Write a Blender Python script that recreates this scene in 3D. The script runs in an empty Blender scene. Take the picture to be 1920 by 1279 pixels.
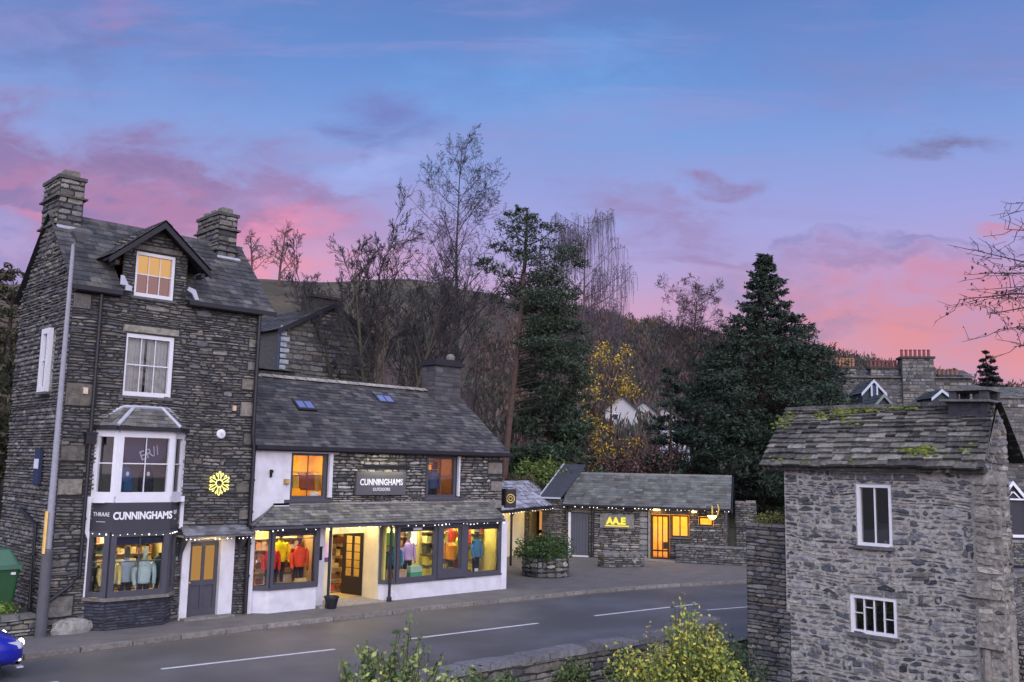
import bpy, bmesh, math, random
import numpy as np
from mathutils import Vector, Matrix
random.seed(7); rng = np.random.default_rng(7)
R = math.radians
sc = bpy.context.scene
COL = sc.collection

# ------------------------------------------------------------------ camera
F_PX, CAM_H = 1750., 4.25
AZ = math.atan2(1840, math.hypot(F_PX, 235)); PITCH = math.atan(235/F_PX); ROLL = .02
fw = Vector((math.cos(AZ)*math.cos(PITCH), math.sin(AZ)*math.cos(PITCH), math.sin(PITCH)))
rt = Vector((math.sin(AZ), -math.cos(AZ), 0)); up = rt.cross(fw)
r2 = rt*math.cos(ROLL)+up*math.sin(ROLL); u2 = up*math.cos(ROLL)-rt*math.sin(ROLL)
cam = bpy.data.cameras.new('camera'); co = bpy.data.objects.new('camera', cam); COL.objects.link(co)
m = Matrix.Identity(4)
for i in range(3):
    m[i][0] = r2[i]; m[i][1] = u2[i]; m[i][2] = -fw[i]
m[0][3], m[1][3], m[2][3] = 0, 0, CAM_H
co.matrix_world = m
cam.sensor_width = 36; cam.lens = F_PX/1920*36; cam.clip_end = 3000
sc.camera = co
VIEW = Vector((math.cos(AZ), math.sin(AZ), 0)); SIDE = rt.copy()   # horizontal view and side directions

def lin(r, g, b):
    f = lambda c: (c/255/12.92 if c/255 <= .04045 else ((c/255+.055)/1.055)**2.4)
    return (f(r), f(g), f(b), 1)

# ------------------------------------------------------------------ world: dusk sky
SUN_EL, SUN_AZ = R(16), AZ+R(180+22)      # direction of the added weak fill sun behind the camera
w = bpy.data.worlds.new('World'); sc.world = w; w.use_nodes = True
nt = w.node_tree; nt.nodes.clear()
def N(t, **k):
    n = nt.nodes.new(t)
    for a, b in k.items(): setattr(n, a, b)
    return n
def mth(op, a, b=None, c=None, clamp=False):
    n = N('ShaderNodeMath', operation=op, use_clamp=clamp)
    for i, v in enumerate((a, b, c)):
        if v is None: continue
        if isinstance(v, (int, float)): n.inputs[i].default_value = v
        else: nt.links.new(v, n.inputs[i])
    return n.outputs[0]
tc = N('ShaderNodeTexCoord')
sep = N('ShaderNodeSeparateXYZ'); nt.links.new(tc.outputs['Generated'], sep.inputs[0])
X_, Y_, Z_ = sep.outputs
ca, sa = math.cos(AZ), math.sin(AZ)
fy = mth('ADD', mth('MULTIPLY', X_, ca), mth('MULTIPLY', Y_, sa))
fx = mth('SUBTRACT', mth('MULTIPLY', X_, sa), mth('MULTIPLY', Y_, ca))
fyc = mth('MAXIMUM', fy, .02)
U_ = mth('DIVIDE', fx, fyc); V_ = mth('DIVIDE', Z_, fyc)
front = mth('SMOOTHSTEP' if False else 'MULTIPLY', mth('SUBTRACT', fy, .15), 5, clamp=True)
def ramp(fac, stops):
    r = N('ShaderNodeValToRGB'); nt.links.new(fac, r.inputs[0]); e = r.color_ramp.elements
    while len(e) < len(stops): e.new(.5)
    for q, (p, c) in zip(e, stops): q.position = p; q.color = c
    return r.outputs[0]
base = ramp(Z_, [(0, lin(205,135,160)), (.12, lin(196,142,180)), (.19, lin(178,150,204)), (.255, lin(152,152,216)),
                 (.33, lin(120,148,214)), (.40, lin(90,132,204)), (.47, lin(80,116,186)), (1, lin(62,92,160))])
def noise(scale, vec, detail=5, rough=.55, dist=0.):
    n = N('ShaderNodeTexNoise'); n.inputs['Scale'].default_value = scale; n.inputs['Detail'].default_value = detail
    n.inputs['Roughness'].default_value = rough; n.inputs['Distortion'].default_value = dist
    nt.links.new(vec, n.inputs['Vector']); return n
cmb = N('ShaderNodeCombineXYZ'); nt.links.new(U_, cmb.inputs[0]); nt.links.new(mth('MULTIPLY', V_, 2.2), cmb.inputs[1])
n1 = noise(5.5, cmb.outputs[0], 6, .58, .3); n2 = noise(14, cmb.outputs[0], 6, .6, .2); n3 = noise(2.2, cmb.outputs[0], 3)
sp = N('ShaderNodeSeparateColor'); nt.links.new(n1.outputs['Color'], sp.inputs[0])
sp2 = N('ShaderNodeSeparateColor'); nt.links.new(n2.outputs['Color'], sp2.inputs[0])
wu = mth('ADD', mth('MULTIPLY', mth('SUBTRACT', sp.outputs[0], .5), .34), mth('MULTIPLY', mth('SUBTRACT', sp2.outputs[0], .5), .12))
wv = mth('ADD', mth('MULTIPLY', mth('SUBTRACT', sp.outputs[1], .5), .17), mth('MULTIPLY', mth('SUBTRACT', sp2.outputs[1], .5), .06))
Uw = mth('ADD', U_, wu); Vw = mth('ADD', V_, wv)
cur = base
def mixc(a, b, fac):
    n = N('ShaderNodeMix', data_type='RGBA'); nt.links.new(a, n.inputs[6])
    if isinstance(b, tuple): n.inputs[7].default_value = b
    else: nt.links.new(b, n.inputs[7])
    if isinstance(fac, (int, float)): n.inputs[0].default_value = fac
    else: nt.links.new(fac, n.inputs[0])
    return n.outputs[2]
n4 = noise(11, cmb.outputs[0], 9, .66, .5); t4 = N('ShaderNodeMapRange'); nt.links.new(n4.outputs[0], t4.inputs[0])
t4.inputs[1].default_value = .38; t4.inputs[2].default_value = .60; t4.inputs[3].default_value = .38; t4.inputs[4].default_value = 1.1
tex_ = t4.outputs[0]
def blob(cur, u, v, ru, rv, colr, s, hard=.0, warp=1.):
    uu = Uw if warp == 1 else mth('ADD', U_, mth('MULTIPLY', wu, warp))
    vv = Vw if warp == 1 else mth('ADD', V_, mth('MULTIPLY', wv, warp))
    du = mth('DIVIDE', mth('SUBTRACT', uu, u), ru); dv = mth('DIVIDE', mth('SUBTRACT', vv, v), rv)
    d = mth('SQRT', mth('ADD', mth('MULTIPLY', du, du), mth('MULTIPLY', dv, dv)))
    mr = N('ShaderNodeMapRange', interpolation_type='SMOOTHSTEP')
    nt.links.new(d, mr.inputs[0]); mr.inputs[1].default_value = 1; mr.inputs[2].default_value = hard
    mr.inputs[3].default_value = 0; mr.inputs[4].default_value = s
    return mixc(cur, colr, mth('MULTIPLY', mth('MULTIPLY', mr.outputs[0], front), tex_))
wisp = N('ShaderNodeMapRange', interpolation_type='SMOOTHSTEP'); nt.links.new(n3.outputs[0], wisp.inputs[0])
wisp.inputs[1].default_value = .45; wisp.inputs[2].default_value = .7; wisp.inputs[3].default_value = 0; wisp.inputs[4].default_value = .35
cur = mixc(cur, lin(134,132,196), wisp.outputs[0])
# high blue-violet veils, left and right
str_ = N('ShaderNodeCombineXYZ'); nt.links.new(mth('MULTIPLY', U_, .6), str_.inputs[0]); nt.links.new(mth('MULTIPLY', V_, 4.5), str_.inputs[1])
n5 = noise(4.5, str_.outputs[0], 7, .6, .5); m5 = N('ShaderNodeMapRange', interpolation_type='SMOOTHSTEP'); nt.links.new(n5.outputs[0], m5.inputs[0])
m5.inputs[1].default_value = .48; m5.inputs[2].default_value = .68; m5.inputs[3].default_value = 0; m5.inputs[4].default_value = .45
cur = mixc(cur, lin(150,138,198), m5.outputs[0])
cur = blob(cur, -.50, .46, .30, .10, lin(92,104,172), .55)
cur = blob(cur, .45, .47, .40, .10, lin(116,128,190), .6)
cur = blob(cur, .05, .42, .28, .10, lin(104,156,222), .6)
cur = blob(cur, -.52, .31, .40, .085, lin(132,104,164), 1., .35)       # big left cloud, mauve top
cur = blob(cur, -.36, .265, .42, .085, lin(176,112,160), .9, .1)
cur = blob(cur, -.62, .21, .22, .06, lin(108,112,186), .7, .2)
cur = blob(cur, -.14, .33, .12, .03, lin(150,164,228), .7, .2)
cur = blob(cur, -.42, .288, .27, .045, lin(162,106,160), .95, .6, .8)
cur = blob(cur, -.27, .265, .13, .03, lin(224,130,172), .8, .1)
cur = blob(cur, -.28, .212, .26, .05, lin(228,134,164), .95, .1, .5)
cur = blob(cur, -.52, .265, .10, .03, lin(206,122,172), .7)
cur = blob(cur, -.40, .315, .20, .025, lin(120,98,158), .85, .3)
cur = blob(cur, -.55, .275, .16, .02, lin(118,100,164), .8, .3)
cur = blob(cur, -.24, .305, .10, .018, lin(142,116,176), .8, .2)
cur = blob(cur, .44, .18, .36, .085, lin(200,124,160), .9, .2, .7)    # right glow
cur = blob(cur, .48, .145, .30, .06, lin(214,130,150), 1., .2, .5)
cur = blob(cur, .60, .11, .16, .03, lin(232,134,142), .8, .1, .5)
cur = blob(cur, .27, .20, .10, .035, lin(132,130,186), .7)
cur = blob(cur, .36, .235, .22, .018, lin(150,120,176), .7, .2)
cur = blob(cur, .30, .165, .20, .02, lin(146,120,172), .7, .2)
cur = blob(cur, .44, .255, .16, .012, lin(128,118,180), .7, .3)
cur = blob(cur, .22, .245, .16, .016, lin(146,116,172), .7, .2)
cur = blob(cur, .56, .285, .12, .018, lin(206,124,152), .85)
cur = blob(cur, .17, .275, .15, .030, lin(144,116,172), .85, .2)
cur = blob(cur, .235, .315, .075, .020, lin(136,112,168), .95, .2, .6)
cur = blob(cur, .477, .370, .105, .016, lin(112,106,158), 1., .2, .5)
cur = blob(cur, .13, .30, .04, .012, lin(140,118,172), .8, .2, .6)
cur = blob(cur, -.16, .380, .095, .045, lin(104,116,188), .9, .2, .8)
cur = blob(cur, -.44, .49, .06, .02, lin(152,118,180), .7, .1)
cur = blob(cur, -.44, .455, .04, .015, lin(120,110,176), .7, .1)
cur = blob(cur, .05, .165, .28, .05, lin(206,144,182), .6, .1, .5)
# unseen sky behind the viewer, brightened to pale lilac to light the facades
back = mth('MULTIPLY', mth('SUBTRACT', .1, fy), 1.4, clamp=True)
upw = mth('ADD', mth('MULTIPLY', Z_, 1.2), .35, clamp=True)
cur = mixc(cur, (2.45, 2.45, 2.95, 1), mth('MULTIPLY', back, upw))
sky = N('ShaderNodeTexSky', sky_type='NISHITA', sun_disc=False, sun_elevation=R(2), sun_rotation=math.pi/2-SUN_AZ)
bg1 = N('ShaderNodeBackground'); nt.links.new(cur, bg1.inputs[0]); bg1.inputs[1].default_value = 1.
bg2 = N('ShaderNodeBackground'); nt.links.new(sky.outputs[0], bg2.inputs[0]); bg2.inputs[1].default_value = .05
ad = N('ShaderNodeAddShader'); nt.links.new(bg1.outputs[0], ad.inputs[0]); nt.links.new(bg2.outputs[0], ad.inputs[1])
ow = N('ShaderNodeOutputWorld'); nt.links.new(ad.outputs[0], ow.inputs[0])

sl = bpy.data.lights.new('facade_fill_sun', 'SUN'); sl.energy = .8; sl.angle = R(30); sl.color = (1, .97, .98)  # added sun lamp, softly brightens the facades from the viewer's side
so = bpy.data.objects.new('facade_fill_sun', sl); COL.objects.link(so)
sd = Vector((math.cos(SUN_AZ)*math.cos(SUN_EL), math.sin(SUN_AZ)*math.cos(SUN_EL), math.sin(SUN_EL)))
so.rotation_euler = sd.to_track_quat('Z', 'Y').to_euler()
sc.view_settings.view_transform = 'Standard'; sc.view_settings.look = 'None'; sc.view_settings.exposure = 0

# ------------------------------------------------------------------ materials
MATS = {}
def mat(name, rough=.85, nscale=6., var=.35, bump=.3, bscale=30., metal=0., color=None, spec=.4, nscale2=None, tint2=None, t2=(.5,.65), wave=None):
    """surface whose colour is the 'Col' attribute (or a fixed colour) broken up by noise"""
    if name in MATS: return MATS[name]
    mt = bpy.data.materials.new(name); mt.use_nodes = True; t = mt.node_tree; t.nodes.clear()
    def n_(ty, **k):
        q = t.nodes.new(ty)
        for a, b in k.items(): setattr(q, a, b)
        return q
    L = t.links.new
    out = n_('ShaderNodeOutputMaterial'); b = n_('ShaderNodeBsdfPrincipled'); L(b.outputs[0], out.inputs[0])
    b.inputs['Roughness'].default_value = rough; b.inputs['Metallic'].default_value = metal
    b.inputs['Specular IOR Level'].default_value = spec
    g = n_('ShaderNodeNewGeometry')
    if color is None:
        a = n_('ShaderNodeAttribute', attribute_name='Col'); c0 = a.outputs['Color']
    else:
        a = n_('ShaderNodeRGB'); a.outputs[0].default_value = color if len(color) == 4 else (*color, 1); c0 = a.outputs[0]
    nz = n_('ShaderNodeTexNoise'); nz.inputs['Scale'].default_value = nscale; nz.inputs['Detail'].default_value = 6; nz.inputs['Roughness'].default_value = .6
    L(g.outputs['Position'], nz.inputs['Vector'])
    mr = n_('ShaderNodeMapRange'); L(nz.outputs[0], mr.inputs[0]); mr.inputs[1].default_value = .25; mr.inputs[2].default_value = .75
    mr.inputs[3].default_value = 1-var; mr.inputs[4].default_value = 1+var
    mx = n_('ShaderNodeVectorMath', operation='SCALE'); L(c0, mx.inputs[0]); L(mr.outputs[0], mx.inputs[3])
    cc = mx.outputs[0]
    if tint2 is not None:
        z2 = n_('ShaderNodeTexNoise'); z2.inputs['Scale'].default_value = nscale2 or 1.5; z2.inputs['Detail'].default_value = 5
        L(g.outputs['Position'], z2.inputs['Vector'])
        m2 = n_('ShaderNodeMapRange'); L(z2.outputs[0], m2.inputs[0]); m2.inputs[1].default_value = t2[0]; m2.inputs[2].default_value = t2[1]
        mm = n_('ShaderNodeMix', data_type='RGBA'); L(m2.outputs[0], mm.inputs[0]); L(cc, mm.inputs[6]); mm.inputs[7].default_value = (*tint2[:3], 1)
        cc = mm.outputs[2]
    L(cc, b.inputs['Base Color'])
    if bump:
        nb = n_('ShaderNodeTexNoise'); nb.inputs['Scale'].default_value = bscale; nb.inputs['Detail'].default_value = 5
        L(g.outputs['Position'], nb.inputs['Vector'])
        bp = n_('ShaderNodeBump'); bp.inputs['Strength'].default_value = bump; bp.inputs['Distance'].default_value = .03
        L(nb.outputs[0], bp.inputs['Height']); L(bp.outputs[0], b.inputs['Normal'])
    MATS[name] = mt; return mt
def emit(name, color, s):
    if name in MATS: return MATS[name]
    mt = bpy.data.materials.new(name); mt.use_nodes = True; t = mt.node_tree; t.nodes.clear()
    e = t.nodes.new('ShaderNodeEmission'); o = t.nodes.new('ShaderNodeOutputMaterial'); t.links.new(e.outputs[0], o.inputs[0])
    e.inputs[0].default_value = (*color[:3], 1); e.inputs[1].default_value = s; MATS[name] = mt; return mt
def glassmat(name, tint=(.93,.95,1), refl=.09):
    if name in MATS: return MATS[name]
    mt = bpy.data.materials.new(name); mt.use_nodes = True; t = mt.node_tree; t.nodes.clear()
    o = t.nodes.new('ShaderNodeOutputMaterial'); mx = t.nodes.new('ShaderNodeMixShader'); tr = t.nodes.new('ShaderNodeBsdfTransparent')
    gl = t.nodes.new('ShaderNodeBsdfGlossy'); gl.inputs['Roughness'].default_value = .02
    fr = t.nodes.new('ShaderNodeFresnel'); fr.inputs[0].default_value = 1.5
    ml = t.nodes.new('ShaderNodeMath'); ml.operation = 'ADD'; ml.inputs[1].default_value = refl-.04; t.links.new(fr.outputs[0], ml.inputs[0])
    tr.inputs[0].default_value = (*tint, 1)
    t.links.new(ml.outputs[0], mx.inputs[0]); t.links.new(tr.outputs[0], mx.inputs[1]); t.links.new(gl.outputs[0], mx.inputs[2]); t.links.new(mx.outputs[0], o.inputs[0])
    MATS[name] = mt; return mt

STONE = lambda: mat('slate_stone', .9, 9, .45, .6, 22)
LIME = lambda: mat('lime_mortar', .95, 7, .35, .7, 30)
SLATE = lambda: mat('roof_slate', .7, 4, .5, .5, 25, spec=.35)
MOSSY = lambda: mat('mossy_slate', .85, 11, .6, .9, 25, tint2=(.20,.195,.175), nscale2=7, t2=(.58,.72))
WHITE = lambda: mat('white_paint', .5, 5, .06, .1, 40, color=(.66,.66,.72))
RENDER = lambda: mat('white_render', .85, 3, .12, .35, 35, color=(.62,.61,.68), tint2=(.50,.48,.50), nscale2=2.2, t2=(.52,.8))
CREAM = lambda: mat('cream_render', .8, 3, .1, .2, 35, color=(.72,.64,.45))
GREY = lambda: mat('dark_grey_paint', .5, 4, .12, .1, 30, color=(.062,.062,.082))
BLACK = lambda: mat('black_paint', .5, 4, .2, .1, 30, color=(.014,.014,.02))
TINT = lambda: mat('coloured_surface', .75, 8, .15, .1, 30)
CLOTH = lambda: mat('padded_cloth', .8, 10, .12, .5, 18)
LEAF = lambda: mat('leaf_surface', .65, 3, .35, 0)
BARK = lambda: mat('bark', .95, 8, .4, .6, 20)
GLASS = lambda: glassmat('window_glass')
BULB = lambda: emit('bulb_glow', (1, .95, .88), 4)
DARK = (.006, .006, .009)

# ------------------------------------------------------------------ mesh builder
SPLIT = {'white_wall','trim_board','slate_ledge','lead_flashing','canopy_bracket','gutter','blind_box','weathered_post','white_frame','wheel','window_frame','lintel','door_surround','entrance_wall','yellow_wall','pier','bargeboard','scroll','stone_pier','bracket'}
class MB:
    def __init__(s, M=None): s.v = []; s.f = []; s.c = []; s.M = M
    def add(s, pts, faces, col=(.5,.5,.5)):
        o = len(s.v); s.v += [tuple(p) for p in pts]
        for f in faces: s.f.append([o+i for i in f]); s.c.append(col)
    def poly(s, pts, col=(.5,.5,.5)): s.add(pts, [list(range(len(pts)))], col)
    def box(s, a, b, col=(.5,.5,.5)):
        x0,y0,z0 = a; x1,y1,z1 = b
        s.add([(x0,y0,z0),(x1,y0,z0),(x1,y1,z0),(x0,y1,z0),(x0,y0,z1),(x1,y0,z1),(x1,y1,z1),(x0,y1,z1)],
              [(0,3,2,1),(4,5,6,7),(0,1,5,4),(1,2,6,5),(2,3,7,6),(3,0,4,7)], col)
    def seg(s, p, q, z0, z1, t, off=0, col=(.5,.5,.5)):
        """upright box on segment p-q (xy), thickness t centred at offset off to the right-hand side (outward)"""
        d = Vector((q[0]-p[0], q[1]-p[1], 0)).normalized(); n = Vector((d.y, -d.x, 0))
        a = off-t/2; b = off+t/2
        P = [Vector((p[0],p[1],0))+n*a, Vector((q[0],q[1],0))+n*a, Vector((q[0],q[1],0))+n*b, Vector((p[0],p[1],0))+n*b]
        pts = [(v.x,v.y,z0) for v in P]+[(v.x,v.y,z1) for v in P]
        s.add(pts, [(0,1,2,3),(4,7,6,5),(0,4,5,1),(1,5,6,2),(2,6,7,3),(3,7,4,0)], col)
    def prism(s, poly, ext, col=(.5,.5,.5)):
        e = Vector(ext); n = len(poly); P = [Vector(p) for p in poly]; Q = [p+e for p in P]
        s.add(P+Q, [list(range(n))[::-1], list(range(n, 2*n))]+[(i, (i+1) % n, n+(i+1) % n, n+i) for i in range(n)], col)
    def tube(s, pts, rad, k=6, col=(.5,.5,.5), cap=True):
        P = [Vector(p) for p in pts]
        if isinstance(rad, (int, float)): rad = [rad]*len(P)
        o = len(s.v); n = len(P)
        for i, p in enumerate(P):
            d = (P[min(i+1,n-1)]-P[max(i-1,0)]).normalized()
            a = Vector((0,0,1)) if abs(d.z) < .9 else Vector((1,0,0))
            x = d.cross(a).normalized(); y = d.cross(x)
            for j in range(k):
                t = 2*math.pi*j/k; s.v.append(tuple(p+(x*math.cos(t)+y*math.sin(t))*rad[i]))
        for i in range(n-1):
            for j in range(k):
                s.f.append([o+i*k+j, o+i*k+(j+1) % k, o+(i+1)*k+(j+1) % k, o+(i+1)*k+j]); s.c.append(col)
        if cap:
            s.f.append([o+j for j in range(k)]); s.c.append(col); s.f.append([o+(n-1)*k+j for j in range(k)][::-1]); s.c.append(col)
    def rings(s, rings, col=(.5,.5,.5), cap=True):
        o = len(s.v); k = len(rings[0])
        for r_ in rings: s.v += [tuple(p) for p in r_]
        for i in range(len(rings)-1):
            for j in range(k):
                s.f.append([o+i*k+j, o+i*k+(j+1) % k, o+(i+1)*k+(j+1) % k, o+(i+1)*k+j]); s.c.append(col)
        if cap:
            s.f.append([o+j for j in range(k)][::-1]); s.c.append(col); s.f.append([o+(len(rings)-1)*k+j for j in range(k)]); s.c.append(col)
    def lathe(s, c, prof, k=16, col=(.5,.5,.5), sx=1, sy=1):
        s.rings([[(c[0]+r*sx*math.cos(2*math.pi*j/k), c[1]+r*sy*math.sin(2*math.pi*j/k), c[2]+z) for j in range(k)] for r, z in prof], col)
    def ball(s, c, r, k=10, col=(.5,.5,.5)):
        rx, ry, rz = (r, r, r) if isinstance(r, (int, float)) else r
        h = max(4, k//2+1)
        s.rings([[(c[0]+rx*math.sin(a)*math.cos(2*math.pi*j/k), c[1]+ry*math.sin(a)*math.sin(2*math.pi*j/k), c[2]-rz*math.cos(a)) for j in range(k)]
                 for a in [math.pi*(i+.25)/(h-.5) for i in range(h)]], col)
    def build(s, name, material, parent=None, smooth=False):
        if name in SPLIT and parent is not None: return s.parts(name, material, parent, smooth)
        return s.build1(name, material, parent, smooth)
    def parts(s, name, material, parent, smooth):
        n = len(s.v); root = list(range(n))
        def fd(a):
            while root[a] != a: root[a] = root[root[a]]; a = root[a]
            return a
        for f in s.f:
            for q in f[1:]: root[fd(q)] = fd(f[0])
        comp = {}
        for i in range(n): comp.setdefault(fd(i), []).append(i)
        ks = list(comp); V = np.array(s.v); lo = [V[comp[k]].min(0) for k in ks]; hi = [V[comp[k]].max(0) for k in ks]
        g = list(range(len(ks)))
        for i in range(len(ks)):
            for j in range(i):
                gap = np.linalg.norm(np.maximum(0, np.maximum(lo[i]-hi[j], lo[j]-hi[i]))); sz = max((hi[i]-lo[i]).max(), (hi[j]-lo[j]).max())
                if gap <= max(.015, .3*sz) and g[i] != g[j]:
                    a, b = g[i], g[j]; g = [b if q == a else q for q in g]
        cid = {k: g[i] for i, k in enumerate(ks)}; out = None
        for c in sorted(set(g)):
            m2 = MB(s.M); mp = {}
            for f, col in zip(s.f, s.c):
                if cid[fd(f[0])] != c: continue
                for q in f:
                    if q not in mp: mp[q] = len(m2.v); m2.v.append(s.v[q])
                m2.f.append([mp[q] for q in f]); m2.c.append(col)
            o = m2.build1(name, material, parent, smooth); out = out or o
        return out
    def build1(s, name, material, parent=None, smooth=False):
        me = bpy.data.meshes.new(name); V = s.v
        if s.M is not None: V = [tuple(s.M @ Vector(p)) for p in V]
        if parent is not None:
            inv = wm(parent).inverted(); V = [tuple(inv @ Vector(p)) for p in V]
        me.from_pydata(V, [], s.f); me.materials.append(material)
        ca_ = me.color_attributes.new('Col', 'FLOAT_COLOR', 'CORNER')
        cnt = [len(f) for f in s.f]
        arr = np.repeat(np.array([(c[0], c[1], c[2], 1.) for c in s.c], dtype=np.float32), cnt, axis=0)
        ca_.data.foreach_set('color', arr.ravel())
        if smooth: me.polygons.foreach_set('use_smooth', [True]*len(me.polygons))
        me.update()
        o = bpy.data.objects.new(name, me); COL.objects.link(o); o.parent = parent
        return o
def wm(o):
    L = Matrix.LocRotScale(o.location, o.rotation_euler, o.scale)
    return wm(o.parent) @ L if o.parent else L
def tag(o, label=None, cat=None, group=None, kind=None):
    if label: o['label'] = label
    if cat: o['category'] = cat
    if group: o['group'] = group
    if kind: o['kind'] = kind
    return o
def thing(name, label, cat, loc, rz=0, group=None):
    o = bpy.data.objects.new(name, None); COL.objects.link(o); o.location = loc; o.rotation_euler = (0,0,rz); o.empty_display_size = .3
    return tag(o, label, cat, group)
def structure(o): o['kind'] = 'structure'; return o
def arr_build(name, verts, nper, cols, material, parent=None):
    """many small n-gons at once: verts (N*nper,3), cols (N,3)"""
    me = bpy.data.meshes.new(name); V = np.asarray(verts, dtype=np.float64)
    if parent is not None:
        inv = np.array(wm(parent).inverted()); V = V @ inv[:3,:3].T + inv[:3,3]
    n = len(V)//nper
    me.vertices.add(len(V)); me.vertices.foreach_set('co', V.astype(np.float32).ravel())
    me.loops.add(len(V)); me.loops.foreach_set('vertex_index', np.arange(len(V), dtype=np.int32))
    me.polygons.add(n); me.polygons.foreach_set('loop_start', np.arange(0, len(V), nper, dtype=np.int32))
    me.update(calc_edges=True); me.validate()
    ca_ = me.color_attributes.new('Col', 'FLOAT_COLOR', 'CORNER')
    c4 = np.ones((n, 4), dtype=np.float32); c4[:, :3] = cols
    ca_.data.foreach_set('color', np.repeat(c4, nper, axis=0).ravel()); me.materials.append(material)
    o = bpy.data.objects.new(name, me); COL.objects.link(o); o.parent = parent
    return o
def leaves(centers, size, palette, aspect=.5, flat=0., droop=None):
    """diamond-shaped leaf quads at centers, random orientation"""
    n = len(centers); c = np.asarray(centers)
    a = rng.normal(size=(n, 3)); 
    if flat: a[:, 2] *= (1-flat)
    if droop is not None: a = a*.35+np.array(droop)
    a /= np.linalg.norm(a, axis=1)[:, None]
    b = rng.normal(size=(n, 3)); b = np.cross(a, b); b /= np.linalg.norm(b, axis=1)[:, None]
    s_ = size*rng.uniform(.6, 1.3, (n, 1)); a *= s_; b *= s_*aspect
    V = np.stack([c-a, c-b*.9, c+a, c+b*.9], axis=1).reshape(-1, 3)
    pal = np.array(palette); cols = pal[rng.integers(0, len(pal), n)]*rng.uniform(.7, 1.3, (n, 1))
    return V, cols

# ------------------------------------------------------------------ stone walls and slate roofs
def cut(iv, holes):
    for h0, h1 in holes:
        nv = []
        for a, b in iv:
            if h1 <= a or h0 >= b: nv.append((a, b)); continue
            if h0 > a: nv.append((a, h0))
            if h1 < b: nv.append((h1, b))
        iv = nv
    return [(a, b) for a, b in iv if b-a > .03]
def stones(mb, O, U, Nn, span, v0, v1, holes=(), rowh=(.06,.13), len_=(.15,.5), pal=None, depth=(.01,.05), gap=.012, wob=.0, jit=.012, quoin=None, taper=.3, big=0.):
    O, U, Nn = Vector(O), Vector(U), Vector(Nn); V = Vector((0,0,1))
    if isinstance(span, tuple): sp_ = span; span = lambda v: [sp_]
    v = v0
    def W(u, v_, d): return O+U*u+V*(v_+wob*math.sin(u*1.7+v_*.8)+wob*.5*math.sin(u*4.1+v_*3))+Nn*d
    while v < v1-.02:
        h = min(random.uniform(*rowh), v1-v)
        if v1-v-h < .035: h = v1-v
        iv = span(v+h/2)
        iv = cut(iv, [(q[0], q[2]) for q in holes if q[1] < v+h*.7 and q[3] > v+h*.3])
        for a, b in iv:
            u = a
            while u < b-.01:
                l = random.uniform(*len_)*(1.6 if random.random() < .12 else 1)
                if b-u-l < len_[0]*.6: l = b-u
                ua, ub = u, u+l; u = ub
                if l < gap*2.5: continue
                bh = h
                if big and random.random() < big and v+h*1.9 < v1: bh = h*random.uniform(1.3, 1.8)
                d = random.uniform(*depth)+(.008 if bh > h else 0); c = random.choice(pal); k = random.uniform(.65, 1.35); c = (c[0]*k, c[1]*k, c[2]*k)
                g = gap*random.uniform(.5, 1.5); bz = min(.022, h*.25, l*.25)
                J = lambda s=1: random.uniform(-jit, jit)*s
                tl = random.uniform(0, taper)*h; tr = random.uniform(0, taper)*h
                t2, t3 = random.uniform(0, taper)*h*.6, random.uniform(0, taper)*h*.6
                um = random.uniform(.35, .65)*l
                bk = [(ua+g, v+g*.5+t2), (ua+um, v+g*.4+J(.4)), (ub-g, v+g*.5+t3), (ub-g, v+bh-g*.5-tr), (ua+um+J(), v+bh-g*.3+J(.5)), (ua+g, v+bh-g*.5-tl)]
                cu, cv = (ua+ub)/2, v+bh/2
                fr = []
                for (x, y) in bk:
                    sx = (cu-x); sy = (cv-y)
                    fr.append((x+max(-bz, min(bz, sx*.5))+J(.5), y+max(-bz, min(bz, sy*.5))+J(.3)))
                dd = [d*random.uniform(.75, 1.15) for _ in fr]
                P = [W(x, y, -.01) for x, y in bk]+[W(x, y, q) for (x, y), q in zip(fr, dd)]
                n = 6
                mb.add(P, [(6,7,8,9,10,11)]+[(i, (i+1) % n, n+(i+1) % n, n+i) for i in range(n)], c)
        v += h
def backwall(mb, O, U, Nn, u0, u1, v0, v1, holes=(), reveal=.2, col=(.03,.03,.03)):
    O, U, Nn = Vector(O), Vector(U), Vector(Nn); V = Vector((0,0,1))
    us = sorted({u0, u1, *[max(u0, min(u1, q)) for h in holes for q in (h[0], h[2])]}); vs = sorted({v0, v1, *[max(v0, min(v1, q)) for h in holes for q in (h[1], h[3])]})
    for i in range(len(us)-1):
        for j in range(len(vs)-1):
            cu, cv = (us[i]+us[i+1])/2, (vs[j]+vs[j+1])/2
            if any(h[0] < cu < h[2] and h[1] < cv < h[3] for h in holes): continue
            mb.poly([O+U*us[i]+V*vs[j], O+U*us[i+1]+V*vs[j], O+U*us[i+1]+V*vs[j+1], O+U*us[i]+V*vs[j+1]], col)
    for h in holes:
        c = [(h[0],h[1]),(h[2],h[1]),(h[2],h[3]),(h[0],h[3])]
        for k in range(4):
            a, b = c[k], c[(k+1) % 4]
            mb.poly([O+U*a[0]+V*a[1], O+U*b[0]+V*b[1], O+U*b[0]+V*b[1]-Nn*reveal, O+U*a[0]+V*a[1]-Nn*reveal], (col[0]*1.8, col[1]*1.8, col[2]*1.8))
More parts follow.
